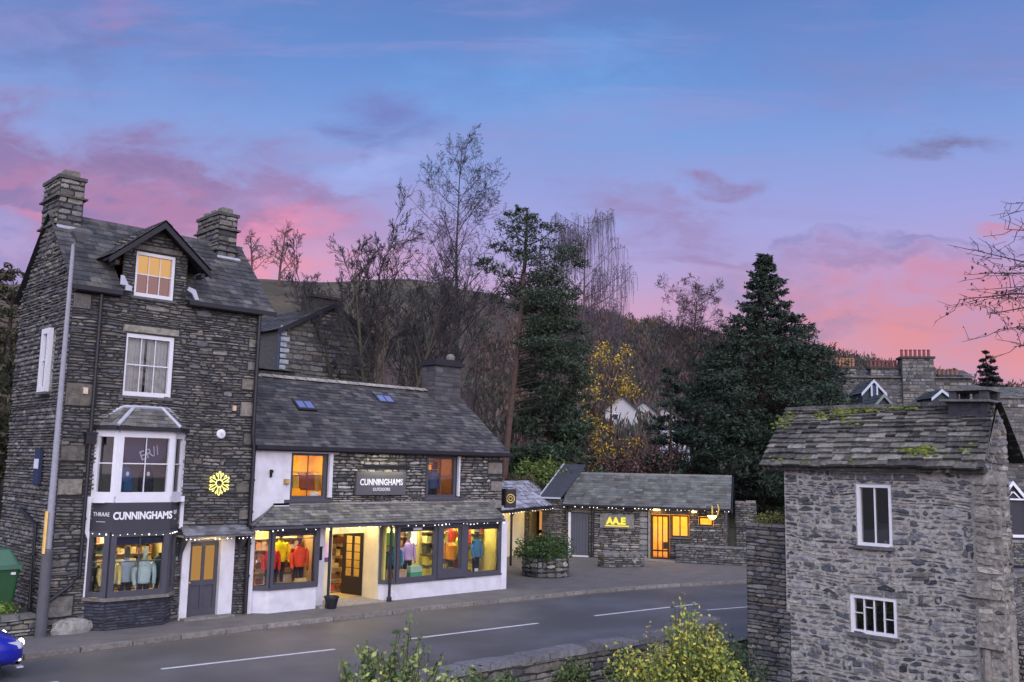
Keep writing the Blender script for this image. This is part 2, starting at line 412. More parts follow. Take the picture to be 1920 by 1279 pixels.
def slates(mb, O, U, S, span, length, rows, w_=(.2,.35), t=.012, pal=None, jit=.01, holes=(), grow=0.):
    """O eave corner, U along the eave, S up the slope (unit), span(s)->(u0,u1) at distance s"""
    O, U, S = Vector(O), Vector(U).normalized(), Vector(S).normalized(); Nn = U.cross(S)
    if Nn.z < 0: Nn = -Nn
    if isinstance(span, tuple): sp_ = span; span = lambda s: sp_
    # underlay
    n = 8
    for i in range(n):
        s0, s1 = length*i/n, length*(i+1)/n; a0, b0 = span(s0); a1, b1 = span(s1)
        hh = [h for h in holes if h[1] < (s0+s1)/2 < h[3]]
        for (p, q) in cut([(min(a0,a1), max(b0,b1))], [(h[0], h[2]) for h in hh]) if hh else [(None, None)]:
            if p is None: mb.poly([O+U*a0+S*s0, O+U*b0+S*s0, O+U*b1+S*s1, O+U*a1+S*s1], (.02,.02,.024))
            else: mb.poly([O+U*p+S*s0, O+U*q+S*s0, O+U*q+S*s1, O+U*p+S*s1], (.02,.02,.024))
    hs = [1+grow*(1-(i+.5)/rows) for i in range(rows)]; k = length/sum(hs); s0 = 0
    for i in range(rows):
        h = hs[i]*k; s1 = s0+h; a, b = span((s0+s1)/2)
        for (a_, b_) in cut([(a, b)], [(q[0], q[2]) for q in holes if q[1] < s0+h/2 < q[3]]):
            u = a_+(0 if i % 2 else -random.uniform(0, w_[0]))
            while u < b_:
                l = random.uniform(*w_); ua, ub = max(u, a_), min(u+l, b_); u += l
                if ub-ua < .02: continue
                c = random.choice(pal); q = random.uniform(.75, 1.3); c = tuple(x*q for x in c)
                j = lambda: random.uniform(-jit, jit)
                tt = t*random.uniform(.8, 1.6); y0 = s0+j()-h*.06; y1 = s1+h*.08
                P = [O+U*(ua+.003)+S*y0+Nn*tt*1.2, O+U*(ub-.003)+S*(y0+j()*.5)+Nn*tt*(1.2+random.uniform(-.1,.2)), O+U*(ub-.003)+S*y1+Nn*tt*.15, O+U*(ua+.003)+S*y1+Nn*tt*.15]
                Q = [P[0]-Nn*tt*1.15, P[1]-Nn*tt*1.15, P[2]-Nn*tt*.3, P[3]-Nn*tt*.3]
                mb.add(P+Q, [(0,1,2,3),(0,4,5,1),(1,5,6,2),(3,2,6,7),(0,3,7,4)], c)
        s0 = s1
PAL_DARK = [(.12,.116,.115),(.088,.088,.096),(.165,.155,.142),(.06,.06,.067),(.185,.175,.16),(.11,.11,.12),(.145,.128,.11),(.10,.10,.11),(.135,.132,.135),(.115,.105,.096),(.135,.13,.122)]
PAL_GREY = [(.20,.195,.19),(.15,.15,.155),(.28,.265,.24),(.10,.10,.108),(.22,.195,.165),(.34,.32,.30)]
PAL_LIME = [(.13,.135,.15),(.10,.105,.12),(.22,.215,.22),(.065,.07,.085),(.17,.16,.148),(.30,.285,.27),(.09,.09,.102),(.045,.05,.062),(.12,.125,.14)]
PAL_SLATE = [(.060,.060,.066),(.045,.045,.051),(.075,.073,.074),(.092,.088,.084),(.052,.054,.06)]
PAL_OLD = [(.12,.115,.108),(.09,.09,.09),(.15,.142,.128),(.075,.075,.075),(.105,.105,.094)]

# ------------------------------------------------------------------ openings
def window(parent, p, q, z0, z1, fwid=.09, frame=None, vb=1, hb=(.5,), sill=True, out=.05, curtain=None, glass=None, name='window', bar=.02, label=None, pane_back=.05, reveal=None):
    """framed window between xy points p,q"""
    frame = frame or WHITE(); mb = MB()
    P, Q = Vector((p[0],p[1],0)), Vector((q[0],q[1],0)); d = (Q-P).normalized(); W = (Q-P).length
    A = lambda u: tuple((P+d*u)[:2])
    mb.seg(A(0), A(fwid), z0, z1, .11, out-.055); mb.seg(A(W-fwid), A(W), z0, z1, .11, out-.055)
    mb.seg(A(fwid), A(W-fwid), z1-fwid, z1, .108, out-.055); mb.seg(A(fwid), A(W-fwid), z0, z0+fwid, .108, out-.055)
    win = mb.build(name, frame, parent)
    if label: win['label'] = label
    g = MB(); iz0, iz1 = z0+fwid, z1-fwid
    for k in range(vb): 
        u = fwid+(W-2*fwid)*(k+1)/(vb+1); g.seg(A(u-bar/2), A(u+bar/2), iz0, iz1, .03, out-pane_back)
    for h in hb:
        zz = iz0+(iz1-iz0)*h; g.seg(A(fwid), A(W-fwid), zz-bar*.7, zz+bar*.7, .034, out-pane_back)
    if vb or hb: g.build('glazing_bar', frame, win)
    n = Vector((d.y, -d.x, 0)); o = n*(out-pane_back-.03)
    pg = MB(); a = P+d*fwid+o; b = Q-d*fwid+o
    pg.poly([(a.x,a.y,iz0),(b.x,b.y,iz0),(b.x,b.y,iz1),(a.x,a.y,iz1)]); pg.build('pane', glass or GLASS(), win)
    if sill:
        s_ = MB(); s_.seg(A(-.05), A(W+.05), z0-.07, z0, .2, .03, (.1,.1,.105)); s_.build('sill', STONE(), win)
    if curtain:
        cb = MB(); o2 = n*(out-pane_back-.16); cn = 24; prev = None
        for gi, (c0, c1) in enumerate(curtain[1]):
            pts = [A(fwid*.3+(W-.6*fwid)*(c0+(c1-c0)*i/cn)) for i in range(cn+1)]
            for i in range(cn):
                w0 = .02*math.sin(i*1.9); w1 = .02*math.sin((i+1)*1.9)
                a = Vector((*pts[i],0))+o2+n*w0; b = Vector((*pts[i+1],0))+o2+n*w1
                cb.poly([(a.x,a.y,z0),(b.x,b.y,z0),(b.x,b.y,z1),(a.x,a.y,z1)], curtain[0])
        cb.build('curtain', mat('curtain_cloth', .9, 6, .1, 0), win)
    return win
def text(parent, s, loc, rz, size, material, sx=1., ext=.008, name='lettering', bold=.0, tilt=0, align='CENTER'):
    cu = bpy.data.curves.new(name, 'FONT'); cu.body = s; cu.size = size; cu.extrude = ext; cu.offset = bold; cu.align_x = align; cu.align_y = 'CENTER'; cu.resolution_u = 3
    o = bpy.data.objects.new(name, cu); COL.objects.link(o)
    dg = bpy.context.evaluated_depsgraph_get(); me = bpy.data.meshes.new_from_object(o.evaluated_get(dg)); bpy.data.objects.remove(o)
    M = Matrix.Translation(Vector(loc)) @ Matrix.Rotation(rz, 4, 'Z') @ Matrix.Rotation(R(90), 4, 'X') @ Matrix.Rotation(tilt, 4, 'Z') @ Matrix.Diagonal((sx,1,1,1))
    if parent is not None: M = wm(parent).inverted() @ M
    me.transform(M); me.materials.clear(); me.materials.append(material); me.name = name
    o = bpy.data.objects.new(name, me); COL.objects.link(o); o.parent = parent; return o
def string_lights(pts, n, label, sag=.05, group='strings of small fairy lights along the eaves'):
    P = [Vector(p) for p in pts]; L = [0]
    for a, b in zip(P, P[1:]): L.append(L[-1]+(b-a).length)
    def at(s):
        for i in range(len(P)-1):
            if s <= L[i+1] or i == len(P)-2: return P[i].lerp(P[i+1], (s-L[i])/(L[i+1]-L[i]))
    t = thing('string_lights', label, 'fairy lights', P[0], 0, group)
    Q = []
    for i in range(n*2+1):
        p = at(L[-1]*i/(2*n)); p = p+Vector((0,0,-(sag*random.uniform(.3,1) if i % 2 else 0))); Q.append(p)
    mb = MB(); mb.tube(Q, .005, 3, DARK); mb.build('cable', TINT(), t)
    b0 = MB(); b0.ball((0,0,0), .017, 6); proto = None
    for i in range(1, n*2, 2):
        if random.random() < .3: continue
        loc = Q[i]-P[0]+Vector((0,0,-.015))
        if proto is None:
            proto = b0.build('bulb', BULB()); proto.parent = t; proto.location = loc
        else:
            c = proto.copy(); COL.objects.link(c); c.parent = t; c.location = loc
            k = random.uniform(.5, 1.35); c.scale = (k, k, k)
    return t
def drainpipe(path, r, label):
    t = thing('drainpipe', label, 'drainpipe', path[-1])
    mb = MB(); mb.tube(path, r, 8, (.02,.02,.028)); mb.build('pipe', BLACK(), t)
    b = MB()
    for i in range(len(path)-1):
        a, c = Vector(path[i]), Vector(path[i+1])
        if (a-c).length < 1.2: continue
        for k in range(1, int((a-c).length/1.1)+1):
            p = a.lerp(c, k/((a-c).length/1.1+1)); b.tube([p+Vector((0,0,.03)), p-Vector((0,0,.03))], r*1.35, 8, (.02,.02,.028))
    if b.v: b.build('bracket', BLACK(), t)
    return t

# ================================================================== GROUND
def smooth(a, b, x):
    t = max(0., min(1., (x-a)/(b-a))); return t*t*(3-2*t)
SKY = [(-.95,.26),(-.8,.23),(-.68,.22),(-.56,.193),(-.41,.197),(-.28,.199),(-.10,.201),(-.06,.190),(0,.178),(.07,.166),(.14,.156),(.2,.146),(.28,.136),(.35,.128),(.39,.121),(.43,.112),(.47,.104),(.53,.094),(.6,.09),(.66,.10),(.83,.13),(1.1,.15)]
def hn(x, y, s):
    return math.sin(x*s+1.3*math.sin(y*s*.7))*math.cos(y*s*.9+1.1*math.sin(x*s*.6))
def ground_z(x, y):
    d = x*VIEW.x+y*VIEW.y; r = x*SIDE.x+y*SIDE.y
    if y < 13.75: return -2.6+.15*hn(x, y, .8)
    z = -.16
    if d > 25:
        z += 3.2*smooth(47.5, 60, d)*smooth(27, 29.5, y)+smooth(31, 40, y)*smooth(60, 25, d)*1.2*smooth(6, -2, r)*2
        a = r/max(d, 1)
        for i in range(len(SKY)-1):
            if SKY[i][0] <= a <= SKY[i+1][0]:
                k = (a-SKY[i][0])/(SKY[i+1][0]-SKY[i][0]); el = SKY[i][1]+(SKY[i+1][1]-SKY[i][1])*k; break
        else: el = SKY[0][1] if a < 0 else SKY[-1][1]
        RD = 250.; top = el*RD+CAM_H-3
        h = smooth(62, RD, d)**1.05*top*(1 if d < RD else max(.2, 1-(d-RD)/500))
        z = max(z, z*.0+h+3*smooth(50, 60, d)*smooth(27, 29.5, y)*smooth(200, 60, d)) if d > 60 else z
        z += hn(x, y, .05)*1.3*smooth(90, 160, d)+hn(x, y, .13)*.5*smooth(80, 120, d)
    return z
def grid_mesh(name, xs, ys, fz, material, colf):
    V = [(x, y, fz(x, y)) for y in ys for x in xs]; nx = len(xs)
    F = [(j*nx+i, j*nx+i+1, (j+1)*nx+i+1, (j+1)*nx+i) for j in range(len(ys)-1) for i in range(nx-1)]
    mb = MB(); mb.v = V; mb.f = [list(f) for f in F]; mb.c = [colf(*V[f[0]]) for f in F]
    return mb.build(name, material, None, smooth=True)
xs = [-400,-200,-100,-60,-40]+[i for i in range(-30, 62, 2)]+[62+i*6 for i in range(60)]+[450,520,620,760]
ys = [-300,-150,-60,-20,0,4,8,10,12,13,13.7,13.8]+[14+i*2 for i in range(24)]+[62+i*6 for i in range(60)]+[450,520,620,760]
hill_m = mat('hillside', .95, .9, .45, .5, 2, tint2=(.05,.045,.03), nscale2=.06, t2=(.45,.6))
def hill_col(x, y, z):
    d = x*VIEW.x+y*VIEW.y; r = x*SIDE.x+y*SIDE.y; a = r/max(d, 1)
    if y < 14: return (.04,.05,.025)
    if d < 62: return (.045,.05,.028)
    k = smooth(.0, -.12, a)*smooth(120, 200, d)
    br = (.055,.038,.033); mo = (.09,.072,.045)
    return tuple(br[i]*(1-k)+mo[i]*k for i in range(3))
structure(grid_mesh('ground', xs, ys, ground_z, hill_m, hill_col))

asph = mat('asphalt', .52, .9, .25, .3, 60, color=(.10,.10,.112), spec=.5, tint2=(.075,.073,.078), nscale2=.35, t2=(.45,.62))
KERB = [(-30,22.3),(6.98,22.32),(13,22.6),(18,22.5),(21.1,22.37),(25.1,22.18),(28.5,21.7),(32.8,20.6),(38,18.9),(45,16.9)]
KERB2 = [(45,19.6),(55,19.6),(70,19)]
mb = MB(); mb.poly([(-30,13.8,-.1),(46,13.8,-.1),(75,10,-.1),(75,19,-.1),(55,19.8,-.1),(45,23,-.1),(36,23.4,-.1),(24,23.4,-.1),(-30,23.4,-.1)])
structure(mb.build('road', asph))
pav = mat('paving', .85, 1.6, .25, .4, 40, color=(.135,.125,.122))
mb = MB(); P = [(x, y, 0) for x, y in [(-30,22.45)]+[(x, y+.14) for x, y in KERB[1:8]]+[(35,20.4),(37.5,21),(40,22.6),(47,27.5),(60,31),(60,36),(36,36),(30,33),(-30,33)]]
mb.poly(P); mb.poly([(p[0], p[1], -.15) for p in P])
structure(mb.build('pavement', pav))
mb = MB()   # kerb stones
def along(path, step, gap=.015):
    out = []; P = [Vector((*p, 0)) for p in path]
    for a, b in zip(P, P[1:]):
        n = max(1, round((b-a).length/step))
        for i in range(n):
            p = a.lerp(b, i/n); q = a.lerp(b, (i+1)/n); d = (b-a).normalized()*gap; out.append((p+d, q-d))
    return out
for p, q in along([(2,22.3)]+KERB[1:8]+[(34.5,20.35)], 1.1):
    k = random.uniform(.8, 1.2); mb.seg(p, q, -.13, .012+random.uniform(-.004,.004), .15, -.07, (.19*k,.175*k,.165*k))
structure(mb.build('kerb', STONE()))
mb = MB()
def strip(path, wd, z, col):
    for p, q in along(path, 3, 0): mb.poly([(p.x,p.y-wd/2,z),(q.x,q.y-wd/2,z),(q.x,q.y+wd/2,z),(p.x,p.y+wd/2,z)], col)
strip([(x, y-.22) for x, y in KERB[:8]], .07, -.0955, (.24,.17,.09))
mark = (.62,.62,.66)
for x0, x1, y0, y1 in [(3.2,6.85,19.9,19.75),(8.85,12.85,19.62,19.2),(15.05,19.35,19.17,18.87),(21.65,26.3,18.78,18.35),(29.0,32.6,18.2,17.4),(47,50,16.8,16.9)]:
    mb.poly([(x0,y0-.055,-.0955),(x1,y1-.055,-.0955),(x1,y1+.055,-.0955),(x0,y0+.055,-.0955)], mark)
mb.poly([(25.4,17.35,-.0955),(27.3,16.9,-.0955),(27.3,16.98,-.0955),(25.4,17.43,-.0955)], mark)
structure(mb.build('road_marking', mat('worn_road_paint', .7, 8, .2, .2, 40)))

# ================================================================== TALL HOUSE
T = thing('tall_stone_house', 'tall narrow dark slate-stone house with dormer, two chimneys and a bay shopfront', 'house', (10.8, 26.7, 0))
X0, X1, Y0, Y1 = 8.15, 13.38, 24.65, 28.88
holes_T = [(1.42,5.89,2.72,7.55),(1.52,8.55,2.60,9.78),(.98,3.22,3.06,4.98),(1.05,.80,3.0,2.36),(3.42,0,4.5,2.1)]
mb = MB(); backwall(mb, (X0,Y0,0), (1,0,0), (0,-1,0), 0, 5.23, -.1, 8.72, holes_T)
backwall(mb, (X0,Y0,0), (1,0,0), (0,-1,0), 1.18, 2.95, 8.72, 9.86, holes_T)
mb.poly([(9.0,Y0,9.86),(11.45,Y0,9.86),(10.23,Y0,10.62)], (.03,.03,.03))
backwall(mb, (X0,Y0,0), (0,1,0), (-1,0,0), 0, 4.23, -.1, 8.72, [(1.05,5.9,1.7,7.6)])
mb.poly([(X0,Y0,8.72),(X0,Y1,8.72),(X0,26.76,10.85)], (.03,.03,.03))
mb.poly([(X1,Y0,-.1),(X1,Y1,-.1),(X1,Y1,8.72),(X1,26.76,10.85),(X1,Y0,8.72)], (.05,.05,.05))
mb.poly([(X0,Y1,-.1),(X1,Y1,-.1),(X1,Y1,8.72),(X0,Y1,8.72)], (.05,.05,.05))
# quoins and lintels as larger stones
S = lambda: STONE()
def block(u0, u1, v0, v1, O=(X0,Y0,0), U=(1,0,0), Nn=(0,-1,0), d=.045, c=(.17,.16,.15)):
    stones(mb, O, U, Nn, (u0, u1), v0, v1, rowh=(v1-v0, v1-v0+.01), len_=(u1-u0, u1-u0+.01), pal=[c], depth=(d, d+.01), taper=.03, gap=.01)
extra = []
v = .35
while v < 8.3:
    h = random.uniform(.28, .62); wq = random.choice([.45, .75, .6])
    if random.random() < .72: extra.append((0, v, wq, v+h))
    v += h+random.uniform(.15, .45)
v = 2.6
while v < 8.3:
    h = random.uniform(.25, .45); wq = random.choice([.3, .45])
    if random.random() < .75: extra.append((5.23-wq, v, 5.21, v+h))
    v += h+random.uniform(.2, .5)
lint = [(1.30,7.56,2.85,7.78),(1.35,9.80,2.78,9.98)]
allh = holes_T+[e for e in extra]+lint
stones(mb, (X0,Y0,0), (1,0,0), (0,-1,0), (0, 5.23), 0, 8.72, allh, (.042,.115), (.12,.46), PAL_DARK, (.006,.045), wob=.014, big=.12, taper=.4)
def dspan(v):
    if v < 9.86: return [(1.18, 2.95)]
    k = (10.6-v)/.74*1.2; return [(2.07-k, 2.07+k)]
stones(mb, (X0,Y0,0), (1,0,0), (0,-1,0), dspan, 8.72, 10.55, allh, (.05,.12), (.12,.4), PAL_DARK, (.008,.04))
for e in extra+lint: block(e[0], e[2], e[1], e[3], c=random.choice([(.15,.14,.125),(.12,.115,.11),(.19,.175,.15)]))
def gsp(v): 
    if v < 8.72: return [(0, 4.23)]
    k = (v-8.72)/2.13*2.11; return [(k, 4.23-k)]
stones(mb, (X0,Y0,0), (0,1,0), (-1,0,0), gsp, 0, 10.75, [(1.05,5.9,1.7,7.6)], (.05,.14), (.1,.35), PAL_DARK+[(.2,.19,.2)], (.01,.07))
mb.build('wall', STONE(), T)
# main roof
mb = MB(); sl_ = Vector((0, 2.3, 2.27)).normalized(); LR = math.hypot(2.3, 2.27)
slates(mb, (8.0,24.42,8.6), (1,0,0), sl_, (0, 5.75), LR, 15, (.18,.34), .014, PAL_SLATE, holes=[(1.30,-1,3.02,1.35),(1.6,1.3,2.8,2.2)])
slates(mb, (13.75,29.12,8.6), (-1,0,0), Vector((0,-2.36,2.27)), (0, 5.75), math.hypot(2.36,2.27), 10, (.3,.5), .014, PAL_SLATE)
mb.box((8.0,26.66,10.82),(13.75,26.84,10.92),(.09,.09,.1))
# dormer slopes
for sgn in (-1, 1):
    O = Vector((10.23+sgn*1.36, 24.22 if sgn < 0 else 26.6, 9.5)); Sd = Vector((-sgn*1.36, 0, 1.14))
    slates(mb, O, (0, 1 if sgn < 0 else -1, 0), Sd, (0, 2.4), Sd.length, 8, (.2,.34), .012, PAL_SLATE)
roofT = mb.build('roof', SLATE(), T)
mb = MB()
for sgn in (-1, 1):
    a = Vector((10.23+sgn*1.40, 24.24, 9.42)); b = Vector((10.23, 24.24, 10.60))
    mb.prism([a, b, b+Vector((0,0,-.17)), a+Vector((0,0,-.15))], (0,.06,0), (.02,.02,.025))
    mb.prism([a+Vector((0,.1,-.02)), b+Vector((0,.1,-.03)), b+Vector((0,.1,-.08)), a+Vector((0,.1,-.07))], (0,.35,0), (.02,.02,.025))
    for zz in (0., ):
        mb.box((10.23+sgn*1.18-.05,24.3,9.25),(10.23+sgn*1.18+.05,24.66,9.37),(.05,.05,.05))
mb.box((7.98,24.36,8.48),(9.28,24.44,8.6),(.02,.02,.025)); mb.box((11.1,24.36,8.48),(13.78,24.44,8.6),(.02,.02,.025))
mb.box((8.15,24.42,8.46),(9.3,24.7,8.52),(.02,.02,.025)); mb.box((11.1,24.42,8.46),(13.38,24.7,8.52),(.02,.02,.025))
mb.build('bargeboard', BLACK(), T)
mb = MB()
for p, q, z0, z1 in [((8.1,26.26),(8.85,26.26),10.35,10.5),((12.7,26.2),(13.45,26.2),10.32,10.42)]: mb.seg(p, q, z0, z1, .04, 0)
mb.prism([(9.2,24.36,8.75),(9.34,24.36,8.75),(9.34,24.36,8.62),(9.5,24.36,8.62),(9.5,24.36,8.74),(9.4,24.36,8.78),(9.28,24.36,9.0),(9.2,24.36,9.0)], (0,.05,0))
mb.prism([(11.16,24.36,8.78),(11.02,24.36,8.86),(11.05,24.36,8.96),(11.25,24.36,8.9),(11.36,24.36,8.64),(11.26,24.36,8.62)], (0,.05,0))
mb.build('lead_flashing', mat('lead', .5, 6, .12, .2, 20, color=(.42,.44,.52)), T)
# chimneys
def chimney(parent, x0, x1, y0, y1, z0, z1, pal, cap=True, name='chimney', bands=(.25,.62)):
    mb = MB(); mb.box((x0,y0,z0),(x1,y1,z1),(.03,.03,.03))
    stones(mb, (x0,y0,0), (1,0,0), (0,-1,0), (0, x1-x0), z0, z1, (), (.09,.2), (.2,.45), pal, (.01,.05))
    stones(mb, (x0,y0,0), (0,1,0), (-1,0,0), (0, y1-y0), z0, z1, (), (.09,.2), (.2,.45), pal, (.01,.05))
    H = z1-z0
    for b_ in bands:
        zz = z0+H*(1-b_) ; mb.box((x0-.09,y0-.09,zz),(x1+.09,y1+.09,zz+.05),(.09,.085,.08))
    mb.box((x0-.05,y0-.05,z1),(x1+.05,y1+.05,z1+.09),(.07,.07,.07))
    c = mb.build(name, STONE(), parent)
    if cap:
        for i in range(3):
            yy = y0+(y1-y0)*(i+.5)/3; m2 = MB(); m2.box((x0+.12,yy-.14,z1+.09),(x1-.12,yy+.14,z1+.27),(.16,.15,.13)); m2.build('chimney_cap', STONE(), c)
    return c
chimney(T, 8.12, 8.76, 26.3, 27.6, 9.7, 11.80, PAL_DARK)
chimney(T, 12.72, 13.32, 26.25, 27.7, 9.9, 11.70, PAL_DARK)
blind = ((.45,.43,.36), [(0,.32),(.36,.62),(.66,1)])
window(T, (9.50,24.72), (10.88,24.72), 5.89, 7.56, .12, vb=2, hb=(.5,), curtain=((.42,.42,.40), [(0,.47),(.53,1)]))
window(T, (9.62,24.72), (10.78,24.72), 8.55, 9.80, .11, vb=2, hb=(.5,))
mb = MB(); mb.box((9.64,24.95,8.5),(10.8,24.97,9.2),(.5,.08,.05)); 
mb.build('lit_room', emit('lamp_glow_red', (.25,.10,.07), 1.), T)
mb = MB(); mb.poly([(9.64,24.98,9.2),(10.8,24.98,9.2),(10.8,24.98,9.8),(9.64,24.98,9.8)]); mb.build('lit_blind', emit('lamp_glow_amber', (.85,.42,.07), .85), T)
# white narrow window in the side wall
window(T, (8.1,26.32), (8.1,25.72), 5.93, 7.6, .14, vb=0, hb=(.5,), curtain=((.6,.6,.6), [(0,1)]), out=.12)
# first-floor bay
A_, B_, C_, D_ = (9.02,24.68), (9.42,24.24), (10.83,24.24), (11.32,24.68)
bay = MB(); bz0, bz1 = 3.12, 5.05
for p in (A_,B_,C_,D_): bay.box((p[0]-.05,p[1]-.04,bz0+.17),(p[0]+.05,p[1]+.05,bz1-.14))
for p, q in ((A_,B_),(B_,C_),(C_,D_)):
    bay.seg(p, q, bz0, bz0+.17, .12, 0); bay.seg(p, q, bz1-.14, bz1, .12, 0)
bay.prism([(*A_,bz1),(*B_,bz1),(*C_,bz1),(*D_,bz1)], (0,0,.03)); bay.prism([(*A_,bz0),(*B_,bz0),(*C_,bz0),(*D_,bz0)], (0,0,-.03))
bayo = bay.build('bay_window', WHITE(), T); bayo['label'] = 'white painted first-floor bay window'
for p, q, vbn in ((A_,B_,0),(B_,C_,1),(C_,D_,0)):
    window(bayo, p, q, bz0+.17, bz1-.14, .11, vb=vbn, hb=(.52,), sill=False, out=.055, name='sash')
mb = MB(); rz0, rz1 = 5.08, 5.58
e = [(8.85,24.72),(9.3,24.08),(10.95,24.08),(11.5,24.72)]; tp = [(9.62,24.66),(9.85,24.5),(10.6,24.5),(10.82,24.66)]
for i in range(3):
    a, b = Vector((*e[i],rz0)), Vector((*e[i+1],rz0)); c, d_ = Vector((*tp[i+1],rz1)), Vector((*tp[i],rz1))
    Lh = ((c+d_)/2-(a+b)/2).length; U = (b-a).normalized(); S_ = ((c+d_)/2-(a+b)/2); S_ = (S_-U*S_.dot(U)).normalized()
    u0t = (d_-a).dot(U); u1t = (c-a).dot(U); Ls = (d_-a).dot(S_)
    W_ = (b-a).length
    slates(mb, a, U, S_, (lambda s, u0t=u0t, u1t=u1t, Ls=Ls, W_=W_: (u0t*s/Ls, W_+(u1t-W_)*s/Ls)), Ls, 5, (.14,.26), .012, [(.13,.125,.12),(.10,.10,.10),(.15,.14,.12)])
mb.build('bay_roof', SLATE(), T)
mb = MB()
for i in range(4): mb.tube([(*e[i],rz0+.02),(*tp[i],rz1+.02)], .05, 6)
mb.tube([(*p,rz1+.02) for p in tp], .045, 6)
mb.build('lead_hip', MATS['lead'], T)
mb = MB()
for p, q in ((e[0],e[1]),(e[1],e[2]),(e[2],e[3])): mb.seg(p, q, rz0-.1, rz0-.01, .07, 0, (.02,.02,.025))
mb.build('gutter', BLACK(), T)
# bay interior, and goods seen in it
mb = MB(); mb.poly([(9.0,25.6,3.0),(11.4,25.6,3.0),(11.4,25.6,5.1),(9.0,25.6,5.1)],(.16,.17,.16)); mb.poly([(9.0,24.3,3.13),(11.4,24.3,3.13),(11.4,25.6,3.13),(9.0,25.6,3.13)],(.2,.2,.2))
mb.poly([(9.0,24.6,5.02),(11.4,24.6,5.02),(11.4,25.6,5.02),(9.0,25.6,5.02)],(.2,.2,.2)); mb.poly([(11.35,24.7,3),(11.35,25.6,3),(11.35,25.6,5.1),(11.35,24.7,5.1)],(.3,.3,.28)); mb.poly([(9.05,24.7,3),(9.05,25.6,3),(9.05,25.6,5.1),(9.05,24.7,5.1)],(.3,.3,.28))
mb.build('bay_interior', TINT(), T)
def backpack(x, y, z, c, label, h=.75):
    t = thing('backpack', label, 'backpack', (x, y, z), 0, 'rucksacks standing in the upper bay window')
    mb = MB(); prof = [(.10,0),(.19,.04),(.21,.2),(.20,.45),(.17,.62),(.08,h-.02),(.02,h)]
    mb.lathe((x,y,z), prof, 14, c, 1, .7); mb.build('body', CLOTH(), t, True)
    mb = MB(); mb.box((x-.11,y-.21,z+.12),(x+.11,y-.12,z+.36),tuple(q*.8 for q in c)); mb.build('pocket', CLOTH(), t)
    mb = MB(); mb.ball((x-.02,y-.17,z+.56), (.045,.02,.06), 8, (.7,.75,.8)); mb.build('badge', TINT(), t)
backpack(9.85, 24.75, 3.3, (.025,.09,.22), 'blue rucksack on the left in the upper bay window')
backpack(10.42, 24.8, 3.3, (.012,.012,.035), 'black rucksack on the right in the upper bay window')
t = thing('hanging_banner', 'round navy banner with scrawled pale lettering high inside the upper bay window', 'banner', (10.2,24.62,4.45))
mb = MB(); mb.rings([[(10.25+.62*math.cos(a)*k,24.62+dy,4.5+.42*math.sin(a)*k) for a in [2*math.pi*i/24 for i in range(24)]] for k, dy in ((1,.03),(1,0))], (.02,.03,.085)); mb.build('banner_cloth', CLOTH(), t)
text(t, 'ER//', (10.38,24.60,4.40), 0, .36, mat('pale_lettering', .6, 4, .05, 0, color=(.5,.52,.6)), .9, .002, tilt=R(22))
# sign fascia
mb = MB(); As, Bs, Cs, Ds = (9.0,24.66), (9.38,24.16), (10.87,24.16), (11.3,24.66)
mb.prism([(*As,2.40),(*Bs,2.40),(*Cs,2.40),(*Ds,2.40)], (0,0,.74))
fs = mb.build('shop_sign', mat('sign_board', .45, 3, .08, .05, 30, color=(.045,.045,.06)), T); fs['label'] = 'dark shop fascia lettered CUNNINGHAMS round the bay'
LET = mat('white_lettering', .5, 4, .04, 0, color=(.78,.78,.82))
text(fs, 'CUNNINGHAMS', (10.14,24.148,2.80), 0, .26, LET, .80, .006, bold=.009)
a_l = math.atan2(Bs[1]-As[1], Bs[0]-As[0]); a_r = math.atan2(Ds[1]-Cs[1], Ds[0]-Cs[0])
text(fs, 'THRAAE', (9.185-.01,24.415-.01,2.84), a_l, .15, LET, .8, .004); text(fs, '-------', (9.185-.01,24.415-.01,2.67), a_l, .14, LET, .8, .004)
text(fs, 'OUT', (11.09+.01,24.40-.01,2.86), a_r, .16, LET, .8, .004); text(fs, '-----', (11.09+.01,24.40-.01,2.70), a_r, .13, LET, .8, .004)
mb = MB()   # white boards beside the fascia
mb.box((8.86,24.6,2.42),(8.98,24.72,3.28)); mb.prism([(8.86,24.6,2.42),(8.98,24.6,2.42),(9.06,24.6,2.25),(9.06,24.6,.80),(8.96,24.6,.80),(8.96,24.6,2.22)], (0,.08,0)); mb.box((11.32,24.58,2.42),(11.42,24.70,3.28))
mb.build('trim_board', WHITE(), T)
# ground-floor bay
mb = MB(); mb.prism([(8.98,24.7,-.05),(9.36,24.2,-.05),(10.9,24.2,-.05),(11.3,24.7,-.05)], (0,0,.76),(.03,.03,.04))
for p, q in (((8.98,24.68),(9.36,24.2)),((9.36,24.2),(10.9,24.2)),((10.9,24.2),(11.28,24.68))):
    d = (Vector((*q,0))-Vector((*p,0))); L_ = d.length; d.normalize()
    stones(mb, (*p,0), d, (d.y,-d.x,0), (0, L_), 0, .70, (), (.06,.1), (.15,.4), [(.045,.05,.075),(.055,.055,.075),(.035,.04,.06)], (.01,.03))
mb.build('plinth', STONE(), T)
mb = MB(); mb.prism([(8.9,24.7,.71),(9.3,24.1,.71),(10.95,24.1,.71),(11.4,24.7,.71)], (0,0,.08),(.16,.15,.14)); mb.build('window_ledge', STONE(), T)
for p, q, vbn in (((9.0,24.68),(9.38,24.22),0),((9.38,24.22),(10.88,24.22),1),((10.88,24.22),(11.28,24.68),0)):
    window(T, p, q, .79, 2.42, .14, frame=GREY(), vb=vbn, hb=(.54,), sill=False, out=.055, name='shop_window')
